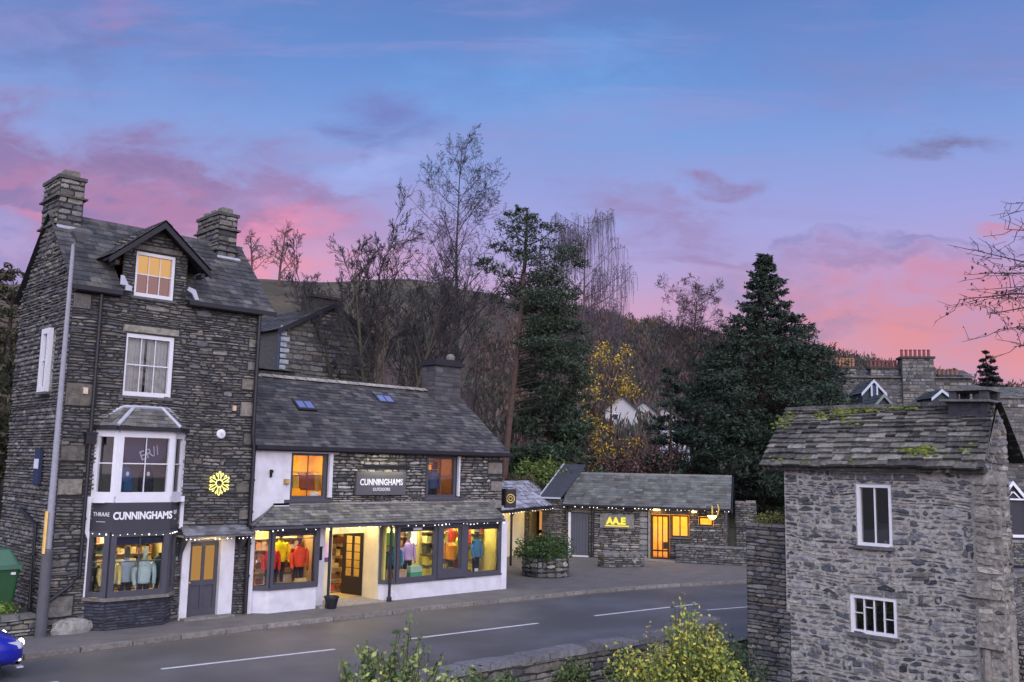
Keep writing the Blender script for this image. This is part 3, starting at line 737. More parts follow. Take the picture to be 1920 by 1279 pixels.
def room(parent, x0, x1, y0, y1, z0, z1, wall=(.72,.6,.28), floor=(.4,.3,.15), front_open=True, lampc=(1,.84,.48), power=14, lamps=2, ceil=None):
    mb = MB()
    mb.poly([(x0,y1,z0),(x1,y1,z0),(x1,y1,z1),(x0,y1,z1)], wall); mb.poly([(x0,y0,z0),(x0,y1,z0),(x0,y1,z1),(x0,y0,z1)], wall)
    mb.poly([(x1,y0,z0),(x1,y1,z0),(x1,y1,z1),(x1,y0,z1)], wall); mb.poly([(x0,y0,z0),(x1,y0,z0),(x1,y1,z0),(x0,y1,z0)], floor); mb.poly([(x0,y0,z1),(x1,y0,z1),(x1,y1,z1),(x0,y1,z1)], ceil or wall)
    rm = mb.build('interior', mat('interior_plaster', .8, 4, .15, 0), parent)
    em = emit('ceiling_lamp_%d' % int(power*10+lampc[1]*100), lampc, power*2.7)
    for i in range(lamps):
        xx = x0+(x1-x0)*(i+.5)/lamps; yy = y0+(y1-y0)*.45
        m2 = MB(); m2.box((xx-.16,yy-.16,z1-.05),(xx+.16,yy+.16,z1-.02)); m2.build('ceiling_lamp', em, parent)
    return rm
room(T, 9.0, 11.35, 24.7, 26.4, .75, 2.44, power=17, lamps=2)
mb = MB(); mb.box((9.5,24.29,2.08),(10.76,24.31,2.3),(.02,.02,.06)); mb.build('blind_box', TINT(), T)
mb = MB(); mb.poly([(9.1,24.3,.80),(10.9,24.3,.80),(11.3,24.72,.80),(9.0,24.72,.80)],(.6,.45,.25)); mb.build('display_floor', TINT(), T)
# front door
mb = MB(); mb.box((11.47,24.58,0),(11.68,24.76,2.3)); mb.box((12.57,24.58,0),(12.98,24.76,2.3)); mb.box((11.68,24.58,2.1),(12.57,24.76,2.3)); mb.box((11.68,24.72,2.04),(12.57,24.8,2.1)); mb.build('door_surround', RENDER(), T)
mb = MB(); x0, x1, yd = 11.70, 12.56, 24.74
for a, b, c, d_ in [(x0,x0+.1,.06,2.04),(x1-.1,x1,.06,2.04),(x0+.1,x1-.1,1.92,2.04),(x0+.1,x1-.1,.06,.24),(x0+.1,x1-.1,.86,1.0),(x0+.385,x0+.475,.24,.86),(x0+.385,x0+.475,1.0,1.92)]: mb.box((a,yd-.03,c),(b,yd+.03,d_))
mb.box((x0+.1,yd,.24),(x1-.1,yd+.02,.86)); dr = mb.build('front_door', GREY(), T)
mb = MB(); mb.poly([(x0+.1,yd+.005,1.0),(x1-.1,yd+.005,1.0),(x1-.1,yd+.005,1.92),(x0+.1,yd+.005,1.92)]); mb.build('door_glass', emit('hall_glow', (.42,.22,.07), 1.), dr)
mb = MB(); mb.ball((x0+.06,yd-.06,.95), .03, 8, (.5,.4,.2)); mb.build('handle', TINT(), dr)
mb = MB(); mb.box((11.5,24.3,-.01),(12.95,24.72,.055),(.2,.19,.18)); mb.build('doorstep', STONE(), T)
mb = MB()
slates(mb, (11.22,24.02,2.26), (1,0,0), Vector((0,.62,.2)), (lambda s: (s*.25, 2.1-s*.2)), .65, 4, (.2,.4), .02, [(.19,.19,.21),(.15,.15,.17)])
mb.box((11.25,24.04,2.2),(13.3,24.1,2.26),(.12,.12,.13)); mb.box((11.25,24.06,2.2),(13.3,24.66,2.245),(.25,.24,.22)); mb.build('door_canopy', SLATE(), T)
mb = MB()
for x in (11.36, 13.1): mb.prism([(x,24.62,2.2),(x,24.18,2.2),(x,24.25,2.1),(x,24.5,1.8),(x,24.62,1.55)], (.08,0,0))
mb.build('canopy_bracket', GREY(), T)
t = thing('canopy_light', 'hidden warm lamp under the slate canopy over the grey front door', 'lamp', (12.2,24.3,2.15))
mb = MB(); mb.box((11.95,24.35,2.186),(12.5,24.42,2.198)); mb.build('lamp_shade', emit('canopy_glow', (1,.72,.25), 26), t)
drainpipe([(8.80,24.52,8.45),(8.80,24.52,1.35),(8.62,24.5,1.15),(8.05,24.45,.75),(7.95,24.45,.7)], .05, 'dark drainpipe down the left front of the tall house, turning to the lamp post')
drainpipe([(13.3,24.5,8.45),(13.3,24.5,5.0),(13.36,24.5,4.6),(13.36,24.5,0.02)], .06, 'long black drainpipe between the tall house and the white rendered shop wall')
drainpipe([(8.02,26.9,2.9),(8.02,25.6,2.55),(8.02,25.55,.5),(8.02,25.1,.4)], .05, 'thin black pipe on the gable wall behind the lamp post')
# hopper, small wall fittings
def small(name, label, cat, parts):
    o = None
    c = Vector(parts[0][1]); t = thing(name, label, cat, c)
    for (pn, p, q, colr, mt) in parts:
        mb = MB(); mb.box(p, q, colr); mb.build(pn, mt, t)
    return t
small('hopper', 'black rainwater hopper box on the left drainpipe beside the bay', 'hopper', [('body',(8.68,24.44,4.6),(8.93,24.62,4.85),(.02,.02,.03),BLACK()),('rim',(8.66,24.42,4.85),(8.95,24.62,4.9),(.02,.02,.03),BLACK())])
small('alarm_box', 'pale square box on the wall left of the middle window', 'alarm box', [('cover',(8.55,24.54,5.86),(8.66,24.66,6.02),(.6,.5,.4),TINT()),('base',(8.54,24.6,5.85),(8.67,24.67,6.03),(.3,.3,.3),TINT())])
small('vent_box', 'small peach vent on the wall right of the middle window', 'vent', [('cover',(12.68,24.56,5.66),(12.77,24.66,5.8),(.6,.42,.3),TINT()),('base',(12.67,24.6,5.65),(12.78,24.67,5.81),(.3,.25,.2),TINT())])
t = thing('wall_disc', 'round white disc fixed to the dark stone wall above the snowflake', 'disc', (12.38,24.6,4.99))
mb = MB()
mb.rings([[(12.38+r*math.cos(a),24.60+dy,4.99+r*math.sin(a)) for a in [2*math.pi*i/20 for i in range(20)]] for r, dy in ((.13,.06),(.13,0),(.10,-.02),(.05,-.025))], (.72,.72,.76)); mb.build('disc_plate', TINT(), t)
mb = MB(); mb.rings([[(12.38+r*math.cos(a),24.57+dy,4.99+r*math.sin(a)) for a in [2*math.pi*i/12 for i in range(12)]] for r, dy in ((.04,.01),(.04,-.01))], (.55,.55,.6)); mb.build('disc_hub', TINT(), t)
# navy alarm sign on gable wall
t = thing('wall_sign', 'navy plate with a white panel on the gable wall of the tall house', 'sign', (8.05,25.9,3.9))
mb = MB(); mb.box((8.02,25.75,3.55),(8.1,26.15,4.45),(.02,.03,.08)); mb.build('plate', TINT(), t)
mb = MB(); mb.box((8.0,25.8,3.95),(8.025,26.1,4.2),(.6,.6,.68)); mb.build('panel', TINT(), t)
# snowflake
t = thing('snowflake_light', 'glowing pale yellow snowflake light on the dark stone wall right of the bay', 'snowflake light', (12.38,24.55,3.62))
mb = MB(); c = Vector((12.38,24.54,3.62)); rr_ = .31
ring = [c+Vector((.10*math.cos(2*math.pi*i/14),0,.10*math.sin(2*math.pi*i/14))) for i in range(15)]
mb.tube(ring, .017, 5)
for k in range(6):
    a = R(30+60*k); d = Vector((math.cos(a),0,math.sin(a))); n_ = Vector((-math.sin(a),0,math.cos(a)))
    for s in (-.035, .035): mb.tube([c+d*.10+n_*s, c+d*.19+n_*s, c+d*rr_+n_*s*.7], .013, 5)
    mb.tube([c+d*rr_-n_*.03, c+d*(rr_+.015), c+d*rr_+n_*.03], .013, 5)
    for s in (-1, 1):
        mb.tube([c+d*.16+n_*.03*s, c+d*.25+n_*.11*s, c+d*.285+n_*.10*s, c+d*.23+n_*.03*s], .013, 5)
mb.build('light_tube', emit('snowflake_glow', (1,.92,.30), 1.6), t)
string_lights([(9.0,24.62,2.40),(9.36,24.12,2.39),(10.89,24.12,2.38),(11.3,24.6,2.38)], 15, 'fairy lights under the CUNNINGHAMS bay fascia', .06)
string_lights([(11.22,24.0,2.20),(13.32,24.0,2.19)], 18, 'fairy lights along the slate canopy over the grey door', .04)

# ================================================================== LOW SHOP
S_ = thing('long_shop', 'long low stone and white shop with a slate roof, awning roof and lit display windows', 'shop', (18.3, 27.4, 0))
X0, X1 = 13.38, 23.3
hs_ = [(1.26,3.16,2.56,4.52),(6.42,3.14,7.76,4.55),(0,-1,10,2.35)]
mb = MB(); backwall(mb, (X0,24.65,0), (1,0,0), (0,-1,0), 0, 9.92, 2.35, 4.78, hs_)
backwall(mb, (X1,24.65,0), (0,1,0), (1,0,0), 0, 5.7, -.1, 4.78)
mb.poly([(X1,24.65,4.78),(X1,30.35,4.78),(X1,27.5,6.88)],(.06,.06,.06)); mb.poly([(X0,30.35,-.1),(X1,30.35,-.1),(X1,30.35,4.78),(X0,30.35,4.78)],(.06,.06,.06))
qs = [(9.2,3.95,9.9,4.38),(9.35,3.35,9.9,3.72),(9.15,2.75,9.9,3.05)]
stones(mb, (X0,24.65,0), (1,0,0), (0,-1,0), (1.2, 9.92), 2.8, 4.74, hs_+qs, (.05,.13), (.13,.5), PAL_GREY, (.006,.045), wob=.012, taper=.45, gap=.014)
for q in qs: stones(mb, (X0,24.65,0), (1,0,0), (0,-1,0), (q[0], q[2]), q[1], q[3], (), (.6,.61), (2,2.1), [(.23,.21,.19)], (.05,.06), taper=.03)
mb.build('wall', STONE(), S_)
mb = MB(); mb.box((X0+.04,24.56,2.3),(X0+1.25,24.66,4.62)); mb.box((X0+.06,24.53,4.52),(X0+2.9,24.66,4.64)); mb.box((X0+2.58,24.55,3.2),(X0+2.7,24.66,4.52)); mb.box((X0+7.78,24.55,3.2),(X0+7.84,24.66,4.55)); mb.build('white_wall', RENDER(), S_)
mb = MB(); SL = Vector((0,3.1,2.3)); LS = SL.length; SL.normalize()
slates(mb, (13.36,24.42,4.70), (1,0,0), SL, (0, 10.12), LS, 22, (.2,.42), .016, PAL_SLATE+[(.10,.096,.094),(.065,.06,.064)], holes=[(2.28,2.0,3.0,2.55),(5.85,2.75,6.6,3.28)])
slates(mb, (23.48,30.6,4.7), (-1,0,0), Vector((0,-3.1,2.3)), (0, 10.12), LS, 12, (.4,.7), .014, PAL_SLATE)
mb.build('roof', SLATE(), S_)
mb = MB()
for i in range(24):
    x = 13.4+i*.42
    if x > 22.4: break
    k = random.uniform(.8,1.2); mb.prism([(x,27.38,6.98+random.uniform(0,.015)),(x+.4,27.38,6.98),(x+.4,27.52,7.07),(x,27.52,7.08)], (0,0,.02),(.3*k,.28*k,.26*k)); mb.prism([(x,27.66,6.98),(x+.4,27.66,6.98),(x+.4,27.52,7.07),(x,27.52,7.08)], (0,0,.02),(.3*k,.28*k,.26*k))
mb.build('ridge_tile', STONE(), S_)
def skylight(u, s, du, ds):
    O = Vector((13.36,24.42,4.70)); Nn = Vector((0,-SL.z,SL.y)); f = lambda a, b, h: O+Vector((1,0,0))*a+SL*b+Nn*h
    mb = MB()
    def bx(a0, a1, b0, b1, h0, h1, c=(.05,.05,.06)):
        mb.add([f(a0,b0,h0),f(a1,b0,h0),f(a1,b1,h0),f(a0,b1,h0),f(a0,b0,h1),f(a1,b0,h1),f(a1,b1,h1),f(a0,b1,h1)],[(0,3,2,1),(4,5,6,7),(0,1,5,4),(1,2,6,5),(2,3,7,6),(3,0,4,7)],c)
    bx(u,u+du,s,s+.05,0,.07); bx(u,u+du,s+ds-.05,s+ds,0,.07); bx(u,u+.05,s+.05,s+ds-.05,0,.07); bx(u+du-.05,u+du,s+.05,s+ds-.05,0,.07); bx(u+du/2-.02,u+du/2+.02,s+.05,s+ds-.05,0,.065)
    w_ = mb.build('skylight', GREY(), S_)
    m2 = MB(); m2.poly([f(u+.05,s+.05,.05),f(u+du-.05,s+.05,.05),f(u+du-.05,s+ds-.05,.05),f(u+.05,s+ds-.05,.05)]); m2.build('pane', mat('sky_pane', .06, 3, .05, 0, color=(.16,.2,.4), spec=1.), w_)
skylight(2.3, 2.02, .68, .5); skylight(5.87, 2.77, .7, .48)
mb = MB(); mb.box((13.36,24.3,4.60),(23.5,24.44,4.72),(.02,.02,.025)); mb.box((13.38,24.4,4.56),(23.4,24.66,4.62),(.02,.02,.025)); mb.prism([(23.48,24.42,4.66),(23.48,27.52,6.96),(23.48,27.52,6.84),(23.48,24.42,4.54)], (.04,0,0),(.03,.03,.03)); mb.build('gutter', BLACK(), S_)
mb = MB(); mb.box((21.95,26.95,6.2),(23.2,27.75,7.95),(.06,.06,.066)); stones(mb, (21.95,26.95,0), (1,0,0), (0,-1,0), (0,1.25), 6.2, 7.95, (), (.12,.25), (.25,.6), [(.075,.073,.082),(.085,.083,.09),(.065,.064,.072)], (.0,.02), gap=.008); stones(mb, (21.95,26.95,0), (0,1,0), (-1,0,0), (0,.8), 6.2, 7.95, (), (.12,.25), (.25,.6), [(.075,.073,.082),(.085,.083,.09),(.065,.064,.072)], (.0,.02), gap=.008); mb.build('chimney', mat('grey_render', .9, 3, .3, .5, 20), S_)
ch = MB(); ch.box((21.85,26.85,7.95),(23.3,27.85,8.09),(.03,.03,.035)); ch.box((21.95,26.95,8.09),(23.2,27.75,8.2),(.025,.025,.03)); cho = ch.build('chimney_cap', BLACK(), S_)
mb = MB(); mb.lathe((22.95,27.3,8.2), [(.12,0),(.16,.05),(.17,.16),(.12,.24),(.05,.27)], 12, (.16,.155,.15)); mb.build('cowl', TINT(), S_)
# upper windows
wm_ = []
for x0, x1, lab in ((14.66,15.92,'grey upper window with amber light and a white price card'),(19.82,21.12,'grey upper window showing a blue jacket')):
    window(S_, (x0,24.7), (x1,24.7), 3.16, 4.54, .09, frame=GREY(), vb=1, hb=(.5,), out=.04, label=lab)
room(S_, 13.6, 16.6, 24.85, 26.6, 2.9, 4.55, (.85,.55,.12), (.3,.15,.05), lampc=(1,.70,.2), power=24, lamps=2)
room(S_, 19.2, 21.8, 24.85, 27.5, 2.9, 4.55, (.34,.16,.05), (.2,.1,.05), lampc=(1,.62,.2), power=9, lamps=2)
def shelf(x, y, z, wd, h, rows, cols, label, rz=0, group='shelves of goods inside the shop'):
    t = thing('display_shelf', label, 'shelf', (x, y, z), rz, group)
    M = Matrix.Translation((x,y,z)) @ Matrix.Rotation(rz, 4, 'Z')
    mb = MB(M); mb.box((-wd/2,.18,0),(wd/2,.2,h),(.5,.4,.2))
    for r_ in range(rows+1): mb.box((-wd/2,-.15,h*r_/rows-.01),(wd/2,.18,h*r_/rows+.01),(.45,.35,.2))
    mb.build('rack', TINT(), t)
    for r_ in range(rows):
        u = -wd/2+.02; hh = h/rows
        while u < wd/2-.08:
            l = random.uniform(.08,.24); l = min(l, wd/2-u-.01)
            mb = MB(M); mb.box((u,-.12,hh*r_+.012),(u+l*.9,.12,hh*r_+hh*random.uniform(.35,.8)),random.choice(cols)); mb.build('goods', TINT(), t); u += l
def clothes_rail(x, y, z, n, cols, label, wd=1.2, h=.55, rz=0):
    t = thing('clothes_rail', label, 'clothes rail', (x, y, z), rz, 'rails of hanging clothes inside the shop')
    M = Matrix.Translation((x,y,z)) @ Matrix.Rotation(rz, 4, 'Z')
    mb = MB(M); mb.tube([(-wd/2,0,h+.1),(wd/2,0,h+.1)], .015, 6, (.2,.2,.2)); mb.tube([(-wd/2,0,h+.1),(-wd/2,0,0)], .015, 6, (.2,.2,.2)); mb.tube([(wd/2,0,h+.1),(wd/2,0,0)], .015, 6, (.2,.2,.2)); mb.build('rail', TINT(), t)
    for i in range(n):
        c = random.choice(cols); xx = -wd/2+wd*(i+.5)/n; d = random.uniform(.4, .55)
        mb = MB(M); mb.rings([[(xx+sx*wd/n*.42, sy*s_, zz) for sx, sy in ((-1,-1),(1,-1),(1,1),(-1,1))] for s_, zz in ((.05,h+.08),(.19,h),(.2,h-.2),(.22,h+.05-d))], c); mb.build('garment', CLOTH(), t)
clothes_rail(15.4, 25.3, 3.0, 5, [(.25,.05,.02),(.1,.05,.02),(.5,.3,.05)], 'brown and amber garments behind the left upper window', 1.3, .85)
shelf(14.4, 26.2, 2.95, 1.4, 1.5, 4, [(.1,.04,.02),(.03,.02,.02),(.6,.35,.08)], 'dark goods on shelves deep inside the left upper shop window', group='shelves upstairs in the shop')
shelf(21.6, 26.6, 2.95, 1.2, 1.5, 4, [(.1,.04,.02),(.03,.02,.02),(.7,.4,.1)], 'dark goods on shelves deep inside the right upper shop window', group='shelves upstairs in the shop')
small('price_card', 'white card in the lower corner of the left upper window', 'card', [('card',(15.45,24.78,3.25),(15.75,24.79,3.36),(.8,.8,.75),TINT()),('stand',(15.5,24.79,3.22),(15.7,24.83,3.26),(.4,.4,.4),TINT())])
small('wall_lamp', 'round bronze wall lamp on the white wall left of the upper window', 'wall lamp', [('back_plate',(14.40,24.5,3.6),(14.56,24.56,3.75),(.3,.2,.08),TINT()),('knob',(14.43,24.42,3.62),(14.53,24.5,3.73),(.5,.33,.14),TINT())])
small('wall_fitting', 'small black fitting high on the white shop wall', 'fitting', [('bracket',(13.93,24.5,3.8),(13.99,24.56,4.02),(.01,.01,.01),TINT()),('stub',(13.9,24.46,3.93),(14.0,24.5,4.0),(.01,.01,.01),TINT())])
# sign board over awning
t = thing('shop_sign', 'dark rectangular CUNNINGHAMS OUTDOORS board lit from above on the stone wall', 'sign', (17.85,24.55,3.66))
mb = MB(); mb.box((16.9,24.46,3.27),(18.82,24.56,4.0)); mb.build('board', mat('grey_sign', .5, 3, .06, 0, color=(.09,.09,.10)), t)
text(t, 'CUNNINGHAMS', (17.86,24.455,3.66), 0, .27, LET, .84, .006, bold=.007); text(t, 'OUTDOORS', (17.86,24.455,3.44), 0, .14, LET, .86, .005)
mb = MB(); mb.box((17.0,24.28,4.16),(18.85,24.34,4.2),(.02,.02,.02)); mb.box((17.0,24.27,4.09),(18.85,24.285,4.18),(.02,.02,.02)); mb.box((17.3,24.28,4.165),(17.34,24.65,4.19),(.02,.02,.02)); mb.box((18.5,24.28,4.16),(18.54,24.65,4.19),(.02,.02,.02)); lampo = mb.build('lamp_bar', BLACK(), t)
mb = MB(); mb.box((17.15,24.30,4.13),(18.7,24.33,4.15)); mb.build('lamp_strip', emit('strip_glow', (1,.92,.7), 45), t)
# awning roof
mb = MB(); eL, eR, tL, tR = Vector((13.2,24.02,2.44)), Vector((22.85,24.02,2.44)), Vector((14.2,24.62,3.0)), Vector((22.55,24.62,3.0))
Sx = Vector((0,.6,.56)); La = Sx.length
slates(mb, eL, (1,0,0), Sx, (lambda s: (s/La*1.0, 9.65-s/La*.3)), La, 7, (.16,.34), .016, [(.17,.165,.155),(.13,.13,.125),(.21,.2,.18),(.10,.10,.10),(.15,.15,.12)])
mb.poly([eL, tL, (13.4,24.66,2.5)], (.1,.1,.1)); mb.poly([eR, tR, (23.1,24.66,2.44)], (.1,.1,.1)); mb.poly([(13.2,24.03,2.42),(22.85,24.03,2.42),(23.1,24.66,2.42),(13.4,24.66,2.42)], (.2,.2,.2))
mb.build('awning_roof', SLATE(), S_)
mb = MB(); mb.tube([eL+Vector((0,0,.03)), tL+Vector((0,0,.03))], .03, 5, (.12,.12,.12)); mb.tube([eR+Vector((0,0,.03)), tR+Vector((0,0,.03))], .03, 5, (.12,.12,.12)); mb.box((14.1,24.56,2.99),(22.6,24.66,3.05),(.28,.27,.26)); mb.build('awning_hip', STONE(), S_)
mb = MB(); mb.box((13.22,23.98,2.34),(22.86,24.06,2.42)); mb.box((14.45,24.50,3.06),(16.1,24.66,3.15)); mb.box((19.65,24.50,3.06),(21.4,24.66,3.14)); mb.build('fascia', GREY(), S_)
string_lights([(13.25,23.95,2.36),(22.85,23.95,2.35)], 62, 'long row of fairy lights along the awning over the shop windows', .05)
# left display bay
G_ = GREY()
La_, Lb, Lc, Ld = (13.5,24.66), (13.92,24.24), (15.48,24.24), (15.62,24.66)
def bayshop(pts, zs, zt, wz, nb):
    mb = MB(); mb.prism([(*p,-.05) for p in pts], (0,0,zs+.05)); mb.build('dado', RENDER(), S_)
    mb = MB(); c = Vector((sum(p[0] for p in pts)/len(pts), sum(p[1] for p in pts)/len(pts), 0))
    mb.prism([(p[0]+(p[0]-c.x)*.02, p[1]-.05, zs) for p in pts], (0,0,.06)); mb.build('window_ledge', G_, S_)
bayshop([La_,Lb,Lc,Ld], .63, 2.35, 0, 0)
window(S_, La_, Lb, .69, 2.35, .07, frame=G_, vb=0, hb=(), sill=False, name='shop_window')
window(S_, Lb, Lc, .69, 2.35, .10, frame=G_, vb=0, hb=(.86,), sill=False, name='shop_window', label='left display window with red and yellow jackets')
window(S_, Lc, Ld, .69, 2.35, .06, frame=G_, vb=0, hb=(), sill=False, name='shop_window')
mb = MB(); mb.box((14.0,24.32,2.12),(15.42,24.35,2.30),(.06,.06,.07)); mb.build('blind_box', TINT(), S_)
mb = MB(); mb.box((13.38,24.5,0),(13.55,24.7,2.4)); mb.box((15.60,24.6,0),(15.95,25.5,2.42)); mb.build('pier', RENDER(), S_)
room(S_, 13.58, 15.57, 24.68, 25.3, .66, 2.4, (.5,.32,.13), (.6,.45,.25), power=20, lamps=2, lampc=(1,.84,.5))
mb = MB(); mb.poly([(13.95,24.3,.70),(15.45,24.3,.70),(15.6,24.7,.70),(13.6,24.7,.70)],(.6,.5,.35)); mb.build('display_floor', TINT(), S_)
# door recess
mb = MB(); yb = 25.42
for a, b, c, d_ in [(15.9,16.72,0,2.42),(17.98,19.4,0,2.42),(16.72,17.98,2.06,2.42)]: mb.box((a,yb,c),(b,yb+.1,d_))
mb.box((15.9,24.66,2.425),(18.1,25.5,2.45)); mb.box((17.94,24.62,0),(18.0,25.45,2.42)); mb.build('entrance_wall', CREAM(), S_)
mb = MB(); mb.box((15.6,24.15,-.02),(18.0,25.5,.02),(.3,.28,.25)); mb.build('entrance_step', STONE(), S_)
t = None
for x in (16.6, 17.6):
    mb = MB(); mb.lathe((x,25.0,2.36), [(.09,0),(.10,.06)], 12); mb.build('downlight', emit('downlight_glow', (1,.84,.48), 55), S_)
mb = MB()
mb.box((16.66,yb-.03,0),(16.73,yb+.06,2.1)); mb.box((17.97,yb-.03,0),(18.04,yb+.06,2.1)); mb.box((16.73,yb-.03,2.03),(17.97,yb+.06,2.1)); mb.build('door_frame', CREAM(), S_)
Mo = Matrix.Translation((17.93,yb,0)) @ Matrix.Rotation(R(101), 4, 'Z')
mb = MB(Mo)
for a, b, c, d_ in [(0,.12,.05,2.02),(.78,.9,.05,2.02),(.12,.78,1.9,2.02),(.12,.78,.05,.62),(.42,.48,.62,1.9)]: mb.box((a,-.03,c),(b,.03,d_),(.02,.015,.012))
for k in range(1,5): mb.box((.12,-.015,.62+k*.256),(.78,.015,.64+k*.256),(.02,.015,.012))
dro = mb.build('entrance_door', BLACK(), S_); dro['label'] = 'black glazed shop door standing open'
mb = MB(Mo); mb.poly([(.12,0,.62),(.78,0,.62),(.78,0,1.9),(.12,0,1.9)]); mb.build('pane', GLASS(), dro)
mb = MB(Mo); mb.tube([(.84,-.05,.95),(.84,-.05,1.1)], .015, 6, (.6,.5,.3)); mb.build('handle', TINT(), dro)
room(S_, 16.1, 19.6, 25.55, 28.5, 0.01, 2.4, (.85,.62,.22), (.55,.42,.2), power=20, lamps=3, lampc=(1,.86,.5))
GOODS = [(.7,.6,.1),(.08,.07,.05),(.35,.1,.04),(.6,.3,.08),(.1,.15,.08),(.75,.7,.5)]
shelf(17.75, 26.9, .05, 1.0, 1.9, 5, [(.3,.05,.03),(.05,.04,.03),(.6,.45,.2),(.15,.08,.04)], 'shelf of boxed shoes just inside the open shop door')
small('wall_poster', 'pink and violet poster on the entrance wall left of the open door', 'poster', [('sheet',(16.22,25.39,1.32),(16.6,25.41,1.78),(.75,.5,.68),TINT()),('lower_panel',(16.22,25.38,1.18),(16.6,25.41,1.32),(.12,.07,.25),TINT())])
small('letter_box', 'small black box on the white pier beside the entrance', 'box', [('body',(15.66,24.5,1.35),(15.80,24.6,1.72),(.01,.01,.015),TINT()),('lid',(15.65,24.48,1.72),(15.81,24.6,1.75),(.02,.02,.03),TINT())])
# notice board with mountain drawing
t = thing('notice_panel', 'grey panel with black and white figure drawing right of the open door', 'panel', (18.6,25.38,.6))
mb = MB(); mb.box((18.12,25.37,.68),(18.98,25.41,1.85),(.16,.16,.15)); mb.build('panel', TINT(), t)
mb = MB(); mb.box((18.13,25.35,.68),(18.97,25.368,1.32),(.02,.02,.02)); mb.ball((18.72,25.34,1.32), (.16,.02,.2), 12, (.01,.01,.01)); mb.build('dark_area', TINT(), t)
mb = MB(); mb.ball((18.72,25.32,1.24), (.085,.015,.15), 12, (.75,.75,.75)); mb.ball((18.5,25.33,1.0), (.12,.015,.14), 10, (.6,.6,.62)); mb.ball((18.64,25.33,.9), (.1,.015,.12), 10, (.65,.65,.66)); mb.build('pale_figure', TINT(), t)
t = thing('metal_gate', 'low white gate with thin dark bars beside the entrance post', 'gate', (18.1,24.9,0))
mb = MB(); mb.box((18.05,24.98,.02),(18.5,25.0,.95),(.5,.5,.55)); mb.build('panel', TINT(), t)
mb = MB()
for i in range(5): mb.tube([(18.05+i*.11,24.93,.02),(18.05+i*.11,24.93,1.0)], .014, 5, (.03,.03,.04))
mb.build('bar', BLACK(), t)
for x, lab in ((15.82,'slim black iron post left of the shop entrance'),(18.06,'slim dark post right of the shop entrance')):
    t = thing('iron_post', lab, 'post', (x,24.12,0), 0, 'posts holding up the awning')
    mb = MB(); mb.tube([(x,24.12,0),(x,24.12,2.36)], .045, 8, (.012,.012,.018)); mb.build('shaft', BLACK(), t)
    mb = MB(); mb.lathe((x,24.12,0), [(.08,0),(.08,.12),(.05,.16)], 10, (.012,.012,.018)); mb.build('base', BLACK(), t)
t = thing('plant_pot', 'black tapered planter at the foot of the left entrance post', 'planter', (15.85,23.98,0))
mb = MB(); mb.lathe((15.85,23.98,0), [(.14,0),(.15,.02),(.21,.3),(.23,.3),(.23,.36),(.20,.36),(.19,.30)], 8, (.012,.012,.014)); mb.build('pot', BLACK(), t)
mb = MB(); mb.lathe((15.85,23.98,.30), [(.19,0),(.1,.03),(.01,.04)], 8, (.05,.035,.025)); mb.build('soil', TINT(), t)
# right display front
Ra, Rb, Rc, Rd = (17.98,24.6), (18.36,24.24), (22.9,24.24), (22.98,24.66)
bayshop([Ra,Rb,Rc,(23.2,24.66)], .50, 2.35, 0, 0)
window(S_, Ra, Rb, .56, 2.35, .06, frame=G_, vb=0, hb=(), sill=False, name='shop_window')
window(S_, Rb, (20.0,24.24), .56, 2.35, .12, frame=G_, vb=0, hb=(), sill=False, name='shop_window', label='display window with teal and lilac jackets')
mb = MB(); mb.box((20.0,24.14,.56),(20.22,24.26,2.35)); mb.box((21.02,24.14,.56),(21.25,24.26,2.35)); mb.box((20.22,24.14,.56),(21.02,24.26,.80)); mb.box((20.22,24.14,2.2),(21.02,24.26,2.35)); mb.build('grey_panel', G_, S_)
window(S_, (20.22,24.24), (21.02,24.24), .80, 2.2, .05, frame=G_, vb=0, hb=(), sill=False, name='shop_window', label='narrow bright yellow window of stacked shelves')
window(S_, (21.25,24.24), Rc, .56, 2.35, .11, frame=G_, vb=0, hb=(), sill=False, name='shop_window', label='display window with a blue jacket on a mannequin')
mb = MB(); mb.box((22.9,24.2,0),(23.18,24.7,2.4)); mb.build('pier', RENDER(), S_)
mb = MB(); mb.box((18.45,24.3,2.1),(19.9,24.33,2.3),(.02,.02,.03)); mb.box((21.3,24.3,2.08),(22.8,24.33,2.3),(.03,.03,.04)); mb.build('blind_box', TINT(), S_)
room(S_, 18.1, 22.86, 24.42, 25.38 if False else 25.36, .54, 2.4, (.8,.68,.2), (.55,.45,.28), power=24, lamps=4, lampc=(1,.88,.5))
small('shop_spotlight', 'pale oval lamp hanging above the lilac jacket', 'lamp', [('shade',(19.05,24.26,2.14),(19.4,24.3,2.24),(.5,.5,.55),TINT()),('stem',(19.2,24.27,2.24),(19.24,24.29,2.32),(.1,.1,.1),TINT())])
shelf(20.6, 25.05, .56, .95, 1.8, 5, [(.75,.65,.08),(.08,.07,.05),(.1,.1,.08),(.85,.8,.3)], 'yellow lit shelf of boots in the narrow middle window')
clothes_rail(20.95, 24.7, .8, 3, [(.8,.3,.04),(.85,.45,.05)], 'orange garments at the right of the narrow middle window', .35, .75)
shelf(19.0, 25.15, .56, 1.5, 1.75, 4, [(.1,.3,.08),(.8,.7,.4),(.5,.25,.1),(.08,.2,.15)], 'mixed goods at the back of the window with the lilac jacket')
shelf(22.1, 25.15, .56, 1.4, 1.75, 4, [(.5,.08,.05),(.8,.7,.1),(.15,.12,.08)], 'red and yellow goods at the back of the rightmost display window')
small('goods_box', 'cardboard box low in the window beside the lilac jacket', 'box', [('body',(18.5,24.42,.57),(18.95,24.65,.86),(.5,.32,.2),TINT()),('lid',(18.49,24.41,.86),(18.96,24.66,.89),(.45,.28,.18),TINT())])
